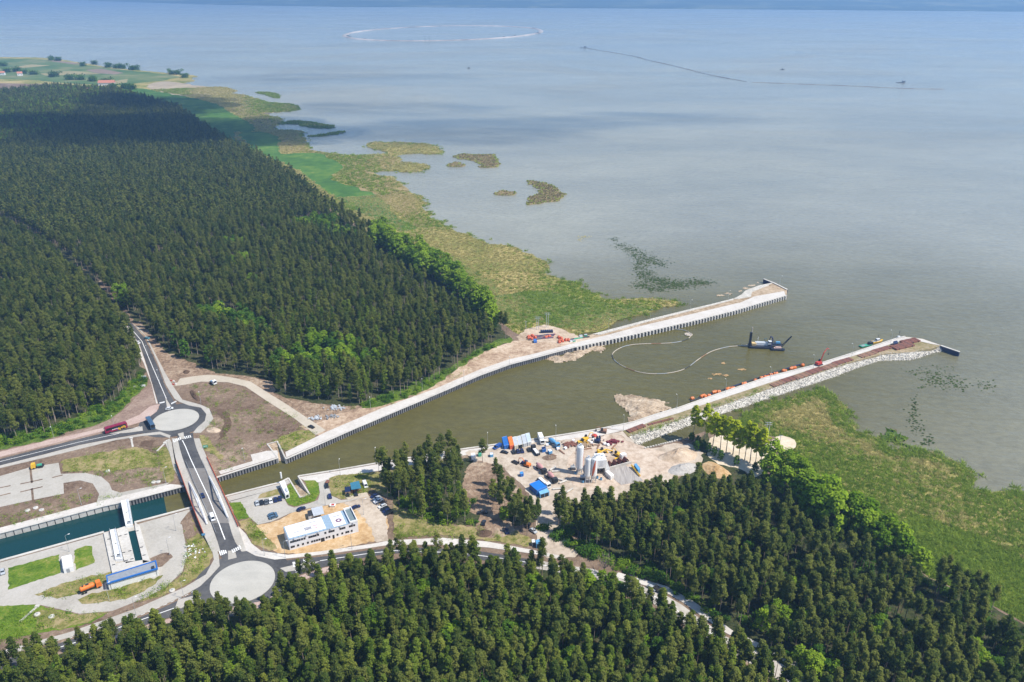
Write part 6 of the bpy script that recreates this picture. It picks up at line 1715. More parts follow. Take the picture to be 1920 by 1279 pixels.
# ------------------------------------------------------------------ vehicles
CARPAINT = {'black': (.012, .013, .016), 'navy': (.010, .018, .075), 'white': (.70, .71, .72), 'silver': (.42, .45, .48), 'grey': (.10, .11, .12), 'blue': (.02, .08, .30), 'teal': (.12, .30, .38), 'slate': (.07, .13, .20)}
CARS = {}
def car_body_mesh(w, prof):
    """side outline narrowing towards the roof"""
    mb = MB(); n = len(prof); vs = []
    for s in (-1, 1):
        for x, z, k in prof: vs.append((x, s * w / 2 * k, z))
    fs = [(i, (i + 1) % n, (i + 1) % n + n, i + n) for i in range(n)]
    fs += [tuple(range(n - 1, -1, -1)), tuple(range(n, 2 * n))]
    mb.add(vs, fs); return mb
def new_car(col, kind='car'):
    m = plain('car_paint_' + col, CARPAINT[col], .25, vary=.03, coat=.6)
    t = thing('parked_car', 'x', 'car')
    if kind == 'van':
        prof = [(-2.6, .35, 1), (2.5, .35, 1), (2.6, .9, 1), (2.0, 1.15, .98), (1.25, 2.1, .86), (-2.55, 2.2, .88), (-2.6, 1.0, 1)]
        gl = [(1.28, 1.98, .90), (1.98, 1.2, 1.0), (.6, 1.2, 1.015), (.5, 1.98, .925)]; ax = 1.65
    elif kind == 'pickup':
        prof = [(-2.6, .4, 1), (2.5, .4, 1), (2.55, .95, .98), (1.1, 1.1, .98), (.5, 1.75, .82), (-.8, 1.78, .82), (-1.0, 1.05, .98), (-2.6, 1.0, 1)]
        gl = [(.48, 1.7, .86), (1.05, 1.14, 1.0), (-.95, 1.14, 1.0), (-.76, 1.72, .86)]; ax = 1.6
    else:
        prof = [(-2.15, .3, 1), (2.1, .3, 1), (2.2, .72, .96), (1.15, .92, .98), (.45, 1.42, .78), (-1.15, 1.46, .78), (-2.0, 1.0, .95), (-2.2, .85, .98)]
        gl = [(.47, 1.36, .83), (1.08, .95, 1.0), (-1.85, 1.0, .97), (-1.12, 1.40, .83)]; ax = 1.35
    w = 1.95 if kind != 'car' else 1.8
    car_body_mesh(w, prof).build('body', m, t)
    wb_ = car_body_mesh(w * 1.005, gl).build('window_band', P_GLASS, t)
    if True:
        a = [p for p in prof]
        mb = MB(); y = w * .36
        mb.add([(gl[0][0] + .05, -y, gl[0][1] + .03), (gl[0][0] + .05, y, gl[0][1] + .03), (gl[1][0] + .03, y * 1.15, gl[1][1] + .03), (gl[1][0] + .03, -y * 1.15, gl[1][1] + .03)], [(0, 1, 2, 3)])
        mb.build('windscreen', P_GLASS, wb_)
    for x in (-ax, ax):
        for s in (-1, 1):
            mb = MB(); mb.lathe([(.33, -.11), (.33, .11)], 10, (x, s * w * .46, .33), 'Y'); mb.build('wheel', P_TYRE, t)
    return t
def put_car(px, d, col, label, kind='car', group=None, z=ZL + .05, name='parked_car', zf=None, cat='car'):
    """d: direction of the bonnet, in photograph pixels"""
    z = zf if zf is not None else z
    a = G(px[0] - d[0] / 2, px[1] - d[1] / 2, z); b = G(px[0] + d[0] / 2, px[1] + d[1] / 2, z)
    rz = math.atan2(b.y - a.y, b.x - a.x); p = (a + b) / 2
    key = (col, kind)
    if key not in CARS:
        CARS[key] = new_car(col, kind); t = CARS[key]; t.location = p; t.rotation_euler = (0, 0, rz); t['label'] = label
    else: t = dup(CARS[key], p, rz, label)
    if group: t['group'] = group
    elif 'group' in t: del t['group']
    if name != 'parked_car': t.name = name
    t['category'] = cat
    return t
gS = 'cars parked by the small harbour slipway'
for x, y, c, lab in ((482.5, 945, 'silver', 'silver car first in the parked row by the slipway lawn'), (490.7, 944, 'black', 'black car second in the parked row, beside the silver one'), (499.5, 943, 'grey', 'dark grey car between black and white ones in the slipway row'),
                     (508, 941, 'white', 'white car in the parked row by the slipway lawn'), (516.5, 939, 'navy', 'navy car beside the white one in the slipway row'), (525, 936.5, 'navy', 'navy car last in the slipway row, nearest the harbour kiosk')):
    put_car((x, y), (1.5, 8), c, lab, group=gS)
gG = 'cars parked along the grove edge'
for x, y, c, k, lab in ((702.5, 931.5, 'navy', 'car', 'navy car topmost in the row along the grove edge'), (707, 936, 'silver', 'car', 'silver car second in the row along the grove edge'), (709.5, 941, 'white', 'pickup', 'white pickup in the row along the grove edge'),
                     (717, 950.5, 'white', 'car', 'white car lower in the row along the grove edge, past a gap'), (721.5, 955.5, 'black', 'car', 'black car below the lower white car at the grove edge'), (725, 959.5, 'navy', 'car', 'navy car last but one in the grove edge row'), (728.5, 963.5, 'black', 'car', 'black car at the bottom end of the grove edge row')):
    put_car((x, y), (-15, 6.5), c, lab, k, gG)
put_car((667.5, 952.4), (14, -5), 'navy', 'navy car parked at the back corner of the white container office')
put_car((685, 911.5), (6.5, 14), 'white', 'white van parked beside the blue-roofed wooden kiosk', 'van', cat='van')
put_car((651.8, 928.6), (2, 8), 'black', 'black car parked in front of the dark-roofed kiosk')
put_car((667.3, 927.5), (2, 8), 'black', 'black car parked on the terrace edge below the blue-roofed kiosk')
put_car((612.9, 912.6), (1, 8), 'black', 'black car with brown trailer on the lane between two lawns')
put_car((618.6, 932), (-1.5, -8), 'navy', 'dark navy car on the paved lane below the car with trailer')
put_car((565, 955.7), (14, -6), 'navy', 'navy car standing alone behind the white container office')
put_car((511, 966.5), (15, -5), 'slate', 'slate blue car, upper of two side by side on the office forecourt')
put_car((513, 971), (15, -5), 'slate', 'slate blue car, lower of two side by side on the office forecourt')
put_car((380, 931), (3, 7), 'navy', 'dark blue car driving across the bridge', zf=ZB + .1, name='car')
put_car((399, 973), (5, 14), 'white', 'white van driving off the bridge towards the lower roundabout', 'van', zf=ZB + .1, name='van', cat='van')
put_car((5.5, 1073.7), (1, 10), 'silver', 'silver car parked beside the lock lawn at the photo edge')
put_car((318, 767.5), (11, -1.5), 'white', 'white car entering the upper roundabout', zf=ZL + .25, name='car')
put_car((231.7, 605), (4, 8), 'white', 'white car on the shaded road emerging from the forest', name='car')
put_car((260.4, 643.5), (5, 10), 'white', 'white car parked at the kerb of the forest road')
put_car((250, 642.5), (9, -3), 'white', 'white car parked under the pines beside the forest road, the lower of two')
put_car((248.5, 637), (9, -3), 'silver', 'silver car parked under the pines beside the forest road, the upper of two')
put_car((275.7, 635.3), (9, 1), 'teal', 'teal car standing on the pavement of the forest road', zf=ZL + .25)
put_car((584, 802), (11, 4), 'black', 'black car at the canal end of the pale service road')
gY = 'cars parked in front of the container row'
put_car((932.4, 840), (-14, 7), 'blue', 'blue van parked beside the royal blue container', 'van', cat='van')
for x, y, d, c, lab in ((946, 849.7, (14, 3), 'black', 'black car parked broadside below the blue container'), (963.3, 849, (3, 8), 'black', 'black car first of three in front of the site containers'), (971.3, 848, (3, 8), 'navy', 'navy car in the middle of three in front of the site containers'),
                        (979, 847, (3, 8), 'navy', 'navy car last of three in front of the site containers'), (992.4, 845, (3, 8), 'black', 'black car beside the dark flatbed lorry')):
    put_car((x, y), d, c, lab, group=gY)
put_car((966, 868.7), (12, 6), 'black', 'black car alone on the sand below the container row')
put_car((983, 868), (9, -6), 'navy', 'navy car half hidden behind the orange excavator')
for x, y, d, c, lab, k in ((905, 963, (12, -1), 'black', 'black pickup with pale top under the open grove', 'pickup'), (907, 982, (3, -9), 'black', 'black car parked nose in under the open grove', 'car'), (950, 998, (4, 9), 'navy', 'dark car by the mulch heap under thin pines', 'car'),
                        (991, 987, (-4, 9), 'black', 'dark car among thin pines beside the sandy track', 'car'), (1000, 997, (7, 5), 'silver', 'silver car at the pines beside the sandy track', 'car'), (1053, 1003, (9, 5), 'silver', 'silver car under the pines across the sandy track', 'car'),
                        (1067, 952, (10, -3), 'black', 'dark vehicle in the shade at the lower yard edge', 'van'), (1078, 1028, (10, 2), 'black', 'black car where the sandy track meets the forest road', 'car')):
    put_car((x, y), d, c, lab, k)
put_car((1237, 1110), (15, 8), 'black', 'black van driving on the forest road between the woods', 'van', name='van', cat='van', zf=ZL + .15)
put_car((1222, 1104), (7, 4), 'silver', 'silver car following the black van on the forest road', name='car', zf=ZL + .15)
put_car((1182, 1084), (9, 5), 'black', 'dark car under pine branches on the forest road', name='car', zf=ZL + .15)

# ---- buses, lorries
def wheels(t, xs, w, r=.5):
    for x in xs:
        for s in (-1, 1):
            mb = MB(); mb.lathe([(r, -.16), (r, .16)], 12, (x, s * (w / 2 - .12), r), 'Y'); mb.build('wheel', P_TYRE, t)
def heading(a, b, z=ZL + .12):
    A, B_ = G(*a, z), G(*b, z); return (A + B_) / 2, math.atan2(B_.y - A.y, B_.x - A.x)
def bus(label, a, b, body, art):
    p, rz = heading(a, b)
    t = thing('bus', label, 'bus', p, rz)
    prof = [(-6.1, .35, 1), (6.0, .35, 1), (6.1, 1.3, 1), (5.85, 3.3, .97), (5.5, 3.5, .94), (-5.8, 3.55, .94), (-6.1, 3.2, .97)]
    bd_ = car_body_mesh(2.55, prof).build('body', body, t)
    car_body_mesh(2.57, [(5.2, 3.05, .985), (5.6, 1.75, 1.0), (-5.5, 1.75, 1.0), (-5.3, 3.05, .985)]).build('window_band', P_GLASS, t)
    mb = MB(); mb.add([(6.13, -1.1, 1.2), (6.13, 1.1, 1.2), (5.90, 1.08, 3.2), (5.90, -1.08, 3.2)], [(0, 1, 2, 3)]); mb.build('windscreen', P_GLASS, t)
    wheels(t, (-4.0, -2.7, 3.6), 2.55)
    mb = MB(); mb.box((-1.5, 0, 3.62), (2.6, 1.7, .2)); mb.box((2.2, 0, 3.6), (1.2, 1.2, .14)); mb.build('roof_unit', body, bd_)
    for s in (-1, 1): mb = MB(); mb.box((6.25, s * 1.35, 2.5), (.25, .15, .6)); mb.build('mirror', P_DARK, bd_)
    if art:
        side = 1.292
        mb = MB(); r = random.Random(2)
        for k in range(9): mb.box((-4.6 + .42 * k, side, 1.2 + .55 * math.sin(k * .8)), (.8, .03, .7 + .5 * r.random()), 0)
        mb.build('yellow_decoration', P_YELL, bd_)
        mb = MB()
        for k in range(7): mb.box((-.4 + .42 * k, side, 1.55 + .04 * (k % 2)), (.3, .03, .34 if k % 3 else .5))
        mb.build('side_lettering', P_WHITE, bd_)
        mb = MB(); mb.box((-1.2, side, .95), (2.4, .025, .5)); mb.build('blue_decoration', plain('violet_paint', (.08, .06, .28), .5), t)
    return t
bus('dark red coach with yellow and white side graphics heading away from the upper roundabout', (240, 800), (196, 813), plain('wine_red_paint', (.24, .012, .045), .3, coat=.5), True)
bus('dark blue grey bus going round the upper roundabout', (277, 788), (289, 808), plain('bus_blue_grey', (.05, .10, .17), .3, coat=.5), False)
def lorry(label, a, b, cabm, load, loadm, z=ZL + .05, cat='lorry', L=8.5, name='lorry'):
    p, rz = heading(a, b, z); t = thing(name, label, cat, p, rz)
    mb = MB(); mb.box((-.3, 0, .95), (L, 1.0, .3)); mb.build('chassis', P_DARK, t)
    mb = MB(); mb.xzprism([(L / 2 - 2.2, .7), (L / 2, .7), (L / 2 + .02, 1.7), (L / 2 - .25, 3.0), (L / 2 - 2.1, 3.1)], -1.2, 1.2); cb_ = mb.build('cab', cabm, t)
    mb = MB(); mb.add([(L / 2 + .05, -1.05, 1.75), (L / 2 + .05, 1.05, 1.75), (L / 2 - .2, 1.05, 2.85), (L / 2 - .2, -1.05, 2.85)], [(0, 1, 2, 3)]); mb.build('windscreen', P_GLASS, cb_)
    wheels(t, (-L / 2 + .9, -L / 2 + 2.1, L / 2 - 1.2), 2.4)
    if load == 'box': mb = MB(); mb.box((-1.2, 0, 2.45), (L - 2.8, 2.5, 2.6)); mb.build('box_body', loadm, t)
    elif load == 'tank':
        mb = MB(); mb.lathe([(.5, -L / 2 + .1), (1.1, -L / 2 + .5), (1.1, L / 2 - 3.0), (.5, L / 2 - 2.6)], 14, (0, 0, 2.3), 'X'); tb_ = mb.build('tank', loadm, t)
        for hx, hw in ((-1, 1.2), (-2.8, .6)): mb = MB(); mb.box((hx, 0, 3.48), (hw, .8, .3)); mb.build('hatch', P_DARK, tb_)
    elif load == 'mixer':
        mb = MB(); mb.lathe([(.45, -L / 2 - .2), (1.25, -L / 2 + 2.0), (1.25, -L / 2 + 3.6), (.6, L / 2 - 2.6)], 14, (0, 0, 2.4), 'X'); dm_ = mb.build('drum', loadm, t)
        mb = MB(); mb.tube([(-L / 2, 0, 3.2), (-L / 2 - .8, 0, 1.5)], .25, 5); mb.build('chute', P_GREY, dm_)
    else:
        mb = MB(); mb.box((-1.2, 0, 1.25), (L - 2.6, 2.5, .25)); mb.build('load_bed', P_DARK, t)
        mb = MB(); mb.box((-1.0, .2, 1.7), (L - 3.6, 1.7, .55)); mb.build('load', loadm, t)
    return t
lorry('orange tanker lorry parked on the curved lane beside the machine house', (156, 1112), (186, 1100), P_ORANGE, 'tank', P_ORANGE, L=8.6)
lorry('white box lorry parked beside the pale end container', (1012, 822), (1017, 834), P_WHITE, 'box', P_WHITE)
lorry('dark flatbed lorry loaded with white gear in front of the site containers', (1009, 855), (999, 842), P_DARK, 'flat', P_WHITE)
lorry('light blue concrete mixer lorry near the quay lamp', (1034, 832), (1043, 838), P_SKYB, 'mixer', P_SKYB)
lorry('white long lorry beside the bright blue hall', (1013, 903), (1026, 914), P_WHITE, 'flat', P_WHITE, L=10)
lorry('concrete mixer lorry with red and white drum, upper of two on the sand', (1008, 877), (1021, 889), P_DARK, 'mixer', plain('striped_drum', (.50, .26, .25), .6))
lorry('concrete mixer lorry with red and white drum, lower of two on the sand', (1028, 893), (1042, 907), P_DARK, 'mixer', MATS['striped_drum'])
lorry('green and yellow lorry parked on the upper car park by the canal', (76, 876), (66, 878), P_YELL, 'flat', P_GREEN, L=6)
lorry('white and blue small lorry on brown soil beside the curved service road', (396, 718), (404, 722), P_WHITE, 'flat', P_SKYB, L=5.5)
tr = thing('trailer', 'small brown trailer behind the black car between two lawns', 'trailer', G(614, 905.8), 1.4)
mb = MB(); mb.box((0, 0, .75), (2.6, 1.6, .6), 0, 1.05); mb.build('bed', P_RUST, tr); wheels(tr, (0,), 1.8, .3)
mb = MB(); mb.tube([(1.3, 0, .5), (2.2, 0, .5)], .06, 4); mb.build('drawbar', P_DARK, tr)

# ---- site machines
def excavator(label, px, rz, m, boom=1.0, cat='excavator', name='excavator', z=ZL):
    t = thing(name, label, cat, G(*px, z), rz)
    for s in (-1, 1):
        mb = MB(); mb.xzprism([(-1.9, .15), (-1.5, 0), (1.5, 0), (1.9, .15), (1.9, .6), (1.5, .8), (-1.5, .8), (-1.9, .6)], s * 1.1 - .3, s * 1.1 + .3); mb.build('track', P_DARK, t)
    mb = MB(); mb.box((-.3, 0, 1.5), (3.4, 2.5, 1.1), 0, .94); ho_ = mb.build('house', m, t)
    mb = MB(); mb.box((.7, .75, 2.4), (1.4, 1.0, 1.5), 0, .85); mb.build('cab', P_GLASS, ho_)
    b = boom
    mb = MB(); mb.tube([(1.2, -.2, 1.6), (3.0 * b, -.2, 4.2 * b), (5.0 * b, -.2, 3.6 * b)], [.32, .3, .22], 4); mb.build('boom', m, t)
    mb = MB(); mb.tube([(5.0 * b, -.2, 3.6 * b), (5.6 * b, -.2, 1.2)], [.2, .15], 4); mb.build('stick', m, t)
    mb = MB(); mb.box((5.4 * b, -.2, .8), (1.0, 1.1, .8), 0, .7); mb.build('bucket', P_DARK, t)
    return t
excavator('orange excavator on the sand beside the black car', (988, 874.5), 2.6, P_ORANGE)
excavator('yellow excavator by the quay path behind the tall silo', (1098, 826), .6, P_YELL)
excavator('small yellow excavator behind the gravel bins', (1158, 855), 2.3, P_YELL, .8)
excavator('small brown and grey excavator on the quay path near the lamp', (1131, 811), 2.9, P_RUSTL, .8)
excavator('small dark excavator beside the white barrels in the yard', (1121, 829), 1.2, P_NAVY, .7)
def loader(label, px, rz, m):
    t = thing('wheel_loader', label, 'wheel loader', G(*px), rz)
    mb = MB(); mb.box((-1.3, 0, 1.4), (2.6, 2.0, 1.2), 0, .92); mb.build('body', m, t)
    mb = MB(); mb.box((.1, 0, 2.4), (1.4, 1.5, 1.6), 0, .85); mb.build('cab', P_GLASS, t)
    mb = MB(); mb.tube([(.8, -.6, 1.3), (2.8, -.6, .9)], .15, 4); mb.tube([(.8, .6, 1.3), (2.8, .6, .9)], .15, 4); mb.build('arm', m, t)
    mb = MB(); mb.xzprism([(2.6, .2), (3.6, .2), (3.2, .4), (2.8, 1.3), (2.6, 1.3)], -1.3, 1.3); mb.build('bucket', m, t)
    wheels(t, (-1.7, 1.3), 2.3, .7)
loader('yellow wheel loader in front of the yellow excavator', (1091, 832), .3, P_YELL)
loader('yellow wheel loader behind the mixing building', (1128, 849), .2, P_YELL)
# red crane on the southern breakwater
cr = thing('crawler_crane', 'dark red crawler crane with bent boom on the southern breakwater', 'crane', G(1535, 684.5), .55)
for s in (-1, 1):
    mb = MB(); mb.xzprism([(-2.4, .2), (-2, 0), (2, 0), (2.4, .2), (2.4, .7), (2, .9), (-2, .9), (-2.4, .7)], s * 1.4 - .35, s * 1.4 + .35); mb.build('track', P_DARK, cr)
mb = MB(); mb.box((-.4, 0, 1.8), (4.4, 2.8, 1.5), 0, .94); mb.build('house', P_RED, cr)
mb = MB(); mb.box((1.3, .9, 2.9), (1.4, 1.0, 1.6), 0, .85); mb.build('cab', P_GLASS, cr)
mb = MB(); mb.tube([(1.2, 0, 2.2), (3.4, 0, 8.5), (6.2, 0, 11.2)], [.45, .42, .3], 4); mb.build('boom', P_RED, cr)
mb = MB(); mb.tube([(6.2, 0, 11.2), (8.5, 0, 9.8)], .26, 4); mb.build('stick', P_RED, cr)
mb = MB(); mb.tube([(8.5, 0, 9.8), (8.5, 0, 6.5)], .05, 4); mb.box((8.5, 0, 6.3), (.8, .8, .6)); mb.build('grab', P_DARK, cr)
# ------------------------------------------------------------------ lamps, poles, signs
def lamp_proto():
    t = thing('street_lamp', 'x', 'street lamp')
    mb = MB(); mb.tube([(0, 0, -.1), (0, 0, 8.8)], [.11, .06], 6); mb.build('pole', P_GALV, t)
    mb = MB(); mb.tube([(0, 0, 8.7), (.5, 0, 9.0), (1.3, 0, 9.1)], .05, 4); la_ = mb.build('arm', P_GALV, t)
    mb = MB(); mb.box((1.6, 0, 9.1), (.8, .35, .14)); mb.build('lamp_head', P_WHITE, la_)
    mb = MB(); mb.lathe([(.22, -.1), (.18, .35)], 8); mb.build('base', P_GREY, t)
    return t
LAMP = None
def lamps(pts, label, group, rz):
    global LAMP
    for x, y in pts:
        p = G(x, y, ZL + .1)
        if LAMP is None: LAMP = lamp_proto(); o = LAMP; o.location = p; o.rotation_euler = (0, 0, rz)
        else: o = dup(LAMP, p, rz)
        o['label'] = label; o['group'] = group
lamps([(459, 865), (695, 767), (792, 732), (870, 716), (955, 690)], 'grey street lamp along the north canal bank', 'lamps along the north canal bank', -1.4)
lamps([(638, 891), (705, 869), (914.5, 840), (1042, 826), (1169, 806)], 'grey street lamp along the south quay path', 'lamps along the south quay', 1.6)
lamps([(1141, 619), (1219, 600), (1294, 581), (1365, 563), (1462, 535)], 'slim lamp on the northern breakwater', 'lamps on the northern breakwater', -1.2)
lamps([(1269, 766), (1360, 736), (1444, 713), (1525, 690), (1597, 668), (1670, 642)], 'slim lamp on the southern breakwater', 'lamps on the southern breakwater', 1.9)
lamps([(102, 824), (215, 803), (377, 757), (299, 715), (278, 668), (318, 850)], 'street lamp beside the road to the upper roundabout', 'lamps around the upper roundabout', -1.2)
lamps([(496, 1042), (345, 1122), (255, 1153), (610, 947), (682, 965), (535, 1046), (660, 1030)], 'street lamp around the lower roundabout and office', 'lamps around the lower roundabout', .4)
lamps([(152.5, 946), (311, 905), (130, 1034), (205, 1126), (318, 1040), (330, 995)], 'lamp mast in the lock area', 'lamp masts in the lock area', .6)
def hpole(label, px, H, z=ZL, two=True):
    t = thing('utility_pole', label, 'utility pole', G(*px, z))
    for x in ((-.7, .7) if two else (0,)):
        mb = MB(); mb.tube([(x, 0, -.2), (x, 0, H)], [.2, .14], 6); mb.build('pole', P_LGREY, t)
    for z_ in ((H - .3, H - 1.6) if two else (H - .3,)):
        mb = MB(); mb.box((0, 0, z_), (4.2 if two else 1.8, .16, .16)); mb.build('crossarm', P_LGREY, t)
    mb = MB()
    for x in (-1.9, 0, 1.9) if two else (-.8, .8): mb.lathe([(.1, 0), (.14, .2), (.06, .5)], 6, (x, 0, H - .25))
    mb.build('insulators', P_GREY, t)['kind'] = 'stuff'
hpole('tall double utility pole on the sand yard, the taller of the pair', (1026, 614), 12)
hpole('tall double utility pole on the sand yard, the shorter of the pair', (1008, 618), 10.5)
hpole('short single utility pole at the grove edge by the northern sand yard', (986, 616), 6, two=False)
hpole('double utility pole at the cream sand patch edge by the reeds', (1437, 823), 11)
hpole('short single utility pole in the middle of the cream sand patch', (1461, 836), 7, two=False)
# notice boards
def sign(label, px, w, h, col, rz, face=None, z=ZL, high=2.6):
    t = thing('sign', label, 'sign', G(*px, z), rz)
    for x in (-w * .35, w * .35): mb = MB(); mb.tube([(x, 0, -.1), (x, 0, high)], .06, 4); mb.build('post', P_GALV, t)
    mb = MB(); mb.box((0, -.05, high - h / 2), (w, .08, h)); mb.build('board', col, t)
    if face:
        for k, (x, z_, a, b_, m) in enumerate(face): mb = MB(); mb.box((x, -.1, z_), (a, .02, b_)); mb.build('printed_area', m, t)
sign('white and blue notice board at the wood edge beside the forest road', (271, 712), 3.2, 2.4, P_WHITE, .1, [(0, 1.9, 2.6, .5, P_BLUE), (0, 1.0, 2.2, .5, P_SKYB)], high=3.0)
sign('green and white direction sign at the east railing end of the bridge', (386, 842), 2.6, 1.6, P_GREEN, .25, [(0, 1.9, 1.9, .3, P_WHITE)], high=2.6)
sign('blue road sign at the lower end of the bridge railing', (383, 1010), 1.6, 1.1, P_SKYB, .3, high=3)
pb = thing('barrier_panel', 'long white barrier lying at the wood edge beside the road', 'barrier', G(262, 726), .35)
mb = MB(); mb.box((0, 0, .7), (7, .2, 1.3)); mb.build('panel', P_WHITE, pb)
for x in (-3, 0, 3): mb = MB(); mb.box((x, 0, .1), (.3, 1.0, .2)); mb.build('foot', P_GREY, pb)
for i, (x, y) in enumerate(((321, 714.5), (326, 716), (325, 721.5), (330, 720.5))):
    t = thing('traffic_barrier', 'red and white plastic barrier closing the curved service road', 'barrier', G(x, y), .1 * i, 'plastic barriers across the service road')
    mb = MB(); mb.xzprism([(-.7, 0), (.7, 0), (.6, .3), (.55, .9), (-.55, .9), (-.6, .3)], -.22, .22); mb.build('body', P_RED if i % 2 == 0 else P_WHITE, t)
    mb = MB(); mb.box((0, 0, .95), (.5, .2, .1)); mb.build('cap', P_WHITE, t)
# pale drainage channels on the soil bank
for lab, a, b_ in (('short pale drainage channel on the soil bank, the upright one', (246, 822), (249, 838)), ('pale drainage channel slanting on the soil bank near the bridge', (309, 831), (294, 846)), ('pale drainage channel across the green lawn at the lower photo edge', (70, 1137), (38, 1165))):
    t = thing('drainage_channel', lab, 'channel', (0, 0, 0)); ln = [G(*a, ZL + .12), G(*b_, ZL + .12)]
    o = ribbon('trough', ln, 1.0, M_conc, dz=.05, kind=None, parent=t, thick=.2)
    p = ln[0]; mb = MB(); mb.box((p.x, p.y, ZL + .3), (1.6, 1.3, .6)); mb.build('inlet', M_conc, t)
for i, (x, y) in enumerate(((70, 1153), (97, 1157), (323, 1108), (67, 953), (78, 957), (52, 958), (202, 884), (288, 905), (297, 904))):
    t = thing('manhole', 'pale round concrete manhole cover standing on grass or soil', 'manhole', G(x, y, ZL), 0, 'concrete manholes around the lock')
    mb = MB(); mb.lathe([(1.2, 0), (1.2, .5), (.9, .62), (.4, .66)], 14); mb.build('ring', M_conc, t); mb = MB(); mb.lathe([(.38, .66), (.36, .72)], 10); mb.build('lid', P_GREY, t)
# rubble
def rubble(label, pts, mat, s, seed, name='rubble_pile'):
    t = thing(name, label, 'pile', (0, 0, 0)); r = random.Random(seed); mb = MB()
    for x, y, n, sp_ in pts:
        c = G(x, y)
        for _ in range(n):
            q_ = r.uniform(.4, 1) * s
            mb.box((c.x + r.gauss(0, sp_), c.y + r.gauss(0, sp_ * .7), ZL + q_ * .4 + r.random() * .5), (q_ * r.uniform(.8, 2), q_, q_ * .7), r.random() * 3, 1, (r.uniform(-.5, .5), 'X'))
    o = mb.build('pieces', mat, t); o['kind'] = 'stuff'
rubble('grey concrete rubble on reddish soil, the upper pile by the trees', [(626, 766, 26, 2.2), (634, 765, 14, 2)], P_LGREY, 1.1, 1)
rubble('grey concrete rubble on reddish soil, the pile beside the service road', [(590, 786, 16, 1.5), (596, 783, 12, 1.6)], P_LGREY, 1.0, 2)
rubble('dark grey stone pile on the yellow sand between two rubble piles', [(622, 782, 24, 1.9)], P_GREY, .9, 3)
rubble('tangled rusty reinforcing steel pile beside the blue lorry', [(1066, 834, 26, 1.9), (1071, 833, 18, 1.6)], P_RUST, 1.2, 4, 'scrap_pile')
rubble('dark red steel pile at the right end of the yard', [(1145, 831, 22, 1.7), (1153, 829, 22, 1.7)], plain('oxblood_steel', (.15, .02, .03), .7, vary=.3), 1.1, 5, 'scrap_pile')
rubble('mixed white and brown timber stack in front of the yellow loader', [(1103, 836, 12, 1.4), (1096, 838, 8, 1.2)], P_WOOD, 1.3, 6, 'scrap_pile')
rubble('white and grey scrap on torn soil beside the machine house road', [(362, 1038, 22, 2.6), (358, 1028, 10, 1.6)], P_WHITE, .7, 7, 'scrap_pile')
t = thing('tarpaulin', 'red tarpaulin heap beside the quay path in the yard', 'tarpaulin', G(1114.5, 817.5)); mb = MB(); mb.lathe([(1.9, 0), (1.5, .7), (.6, 1.1)], 9); mb.build('cloth', P_RED, t)
# rusty sheet piles along the southern breakwater: each bundle a thing of its own
def pile_bundle(label, a, b_, w, n, m, h=.55, z=ZL + .06, group=None):
    A, B_ = G(*a, z), G(*b_, z); d = B_ - A; L = d.length
    t = thing('sheet_pile_bundle', label, 'steel bundle', (A + B_) / 2, math.atan2(d.y, d.x), group)
    mb = MB()
    for k in range(n):
        y = -w / 2 + w * (k + .5) / n
        mb.xzprism([(-L / 2, 0), (L / 2, 0), (L / 2, h), (-L / 2, h)], y - w / n * .32, y + w / n * .32)
    mb.build('piles', m, t)
    mb = MB()
    for x in (-L * .35, 0, L * .35): mb.box((x, 0, -.02 + h / 2), (.3, w + .2, h + .12))
    mb.build('bearer', P_DARK, t)
line = [(1178, 808), (1240, 785), (1440, 725), (1490, 708), (1540, 694), (1590, 675), (1640, 659)]
gB = 'rusty sheet pile bundles along the southern breakwater'
for a, b_, w, n, m in (((1447, 724), (1468, 716.5), 4.2, 5, P_RUSTL), ((1466, 716), (1492, 708), 4.6, 6, P_RUST), ((1490, 709.5), (1516, 701), 4.8, 6, P_RUSTL), ((1514, 700.5), (1542, 691), 5.0, 6, P_RUST), ((1543, 692), (1566, 684), 4.6, 6, P_RUSTL), ((1564, 683), (1596, 673.5), 4.6, 6, P_RUST), ((1612, 669.5), (1640, 661), 4.6, 6, P_RUSTL), ((1638, 660), (1668, 651.5), 4.4, 6, P_RUST)):
    pile_bundle('rusty steel sheet pile bundle on the southern breakwater walkway edge', a, b_, w, n, m, .7, group=gB)
pile_bundle('dark red sheet pile bundle at the root of the southern breakwater', (1177, 810), (1208, 798), 3.4, 5, P_RUST, .7)
pile_bundle('long thin rusty beam row on the grassy strip of the southern breakwater', (1215, 797), (1262, 785), 1.6, 3, P_RUST, .5)
pile_bundle('big dark red sheet pile stack at the breakwater head, the near one', (1674, 654), (1708, 646), 7, 8, P_RUST, 1.2)
pile_bundle('big dark red sheet pile stack at the breakwater head, the far one', (1692, 644), (1720, 638), 6, 7, plain('oxide_steel', (.20, .075, .05), .8, vary=.3), 1.1)

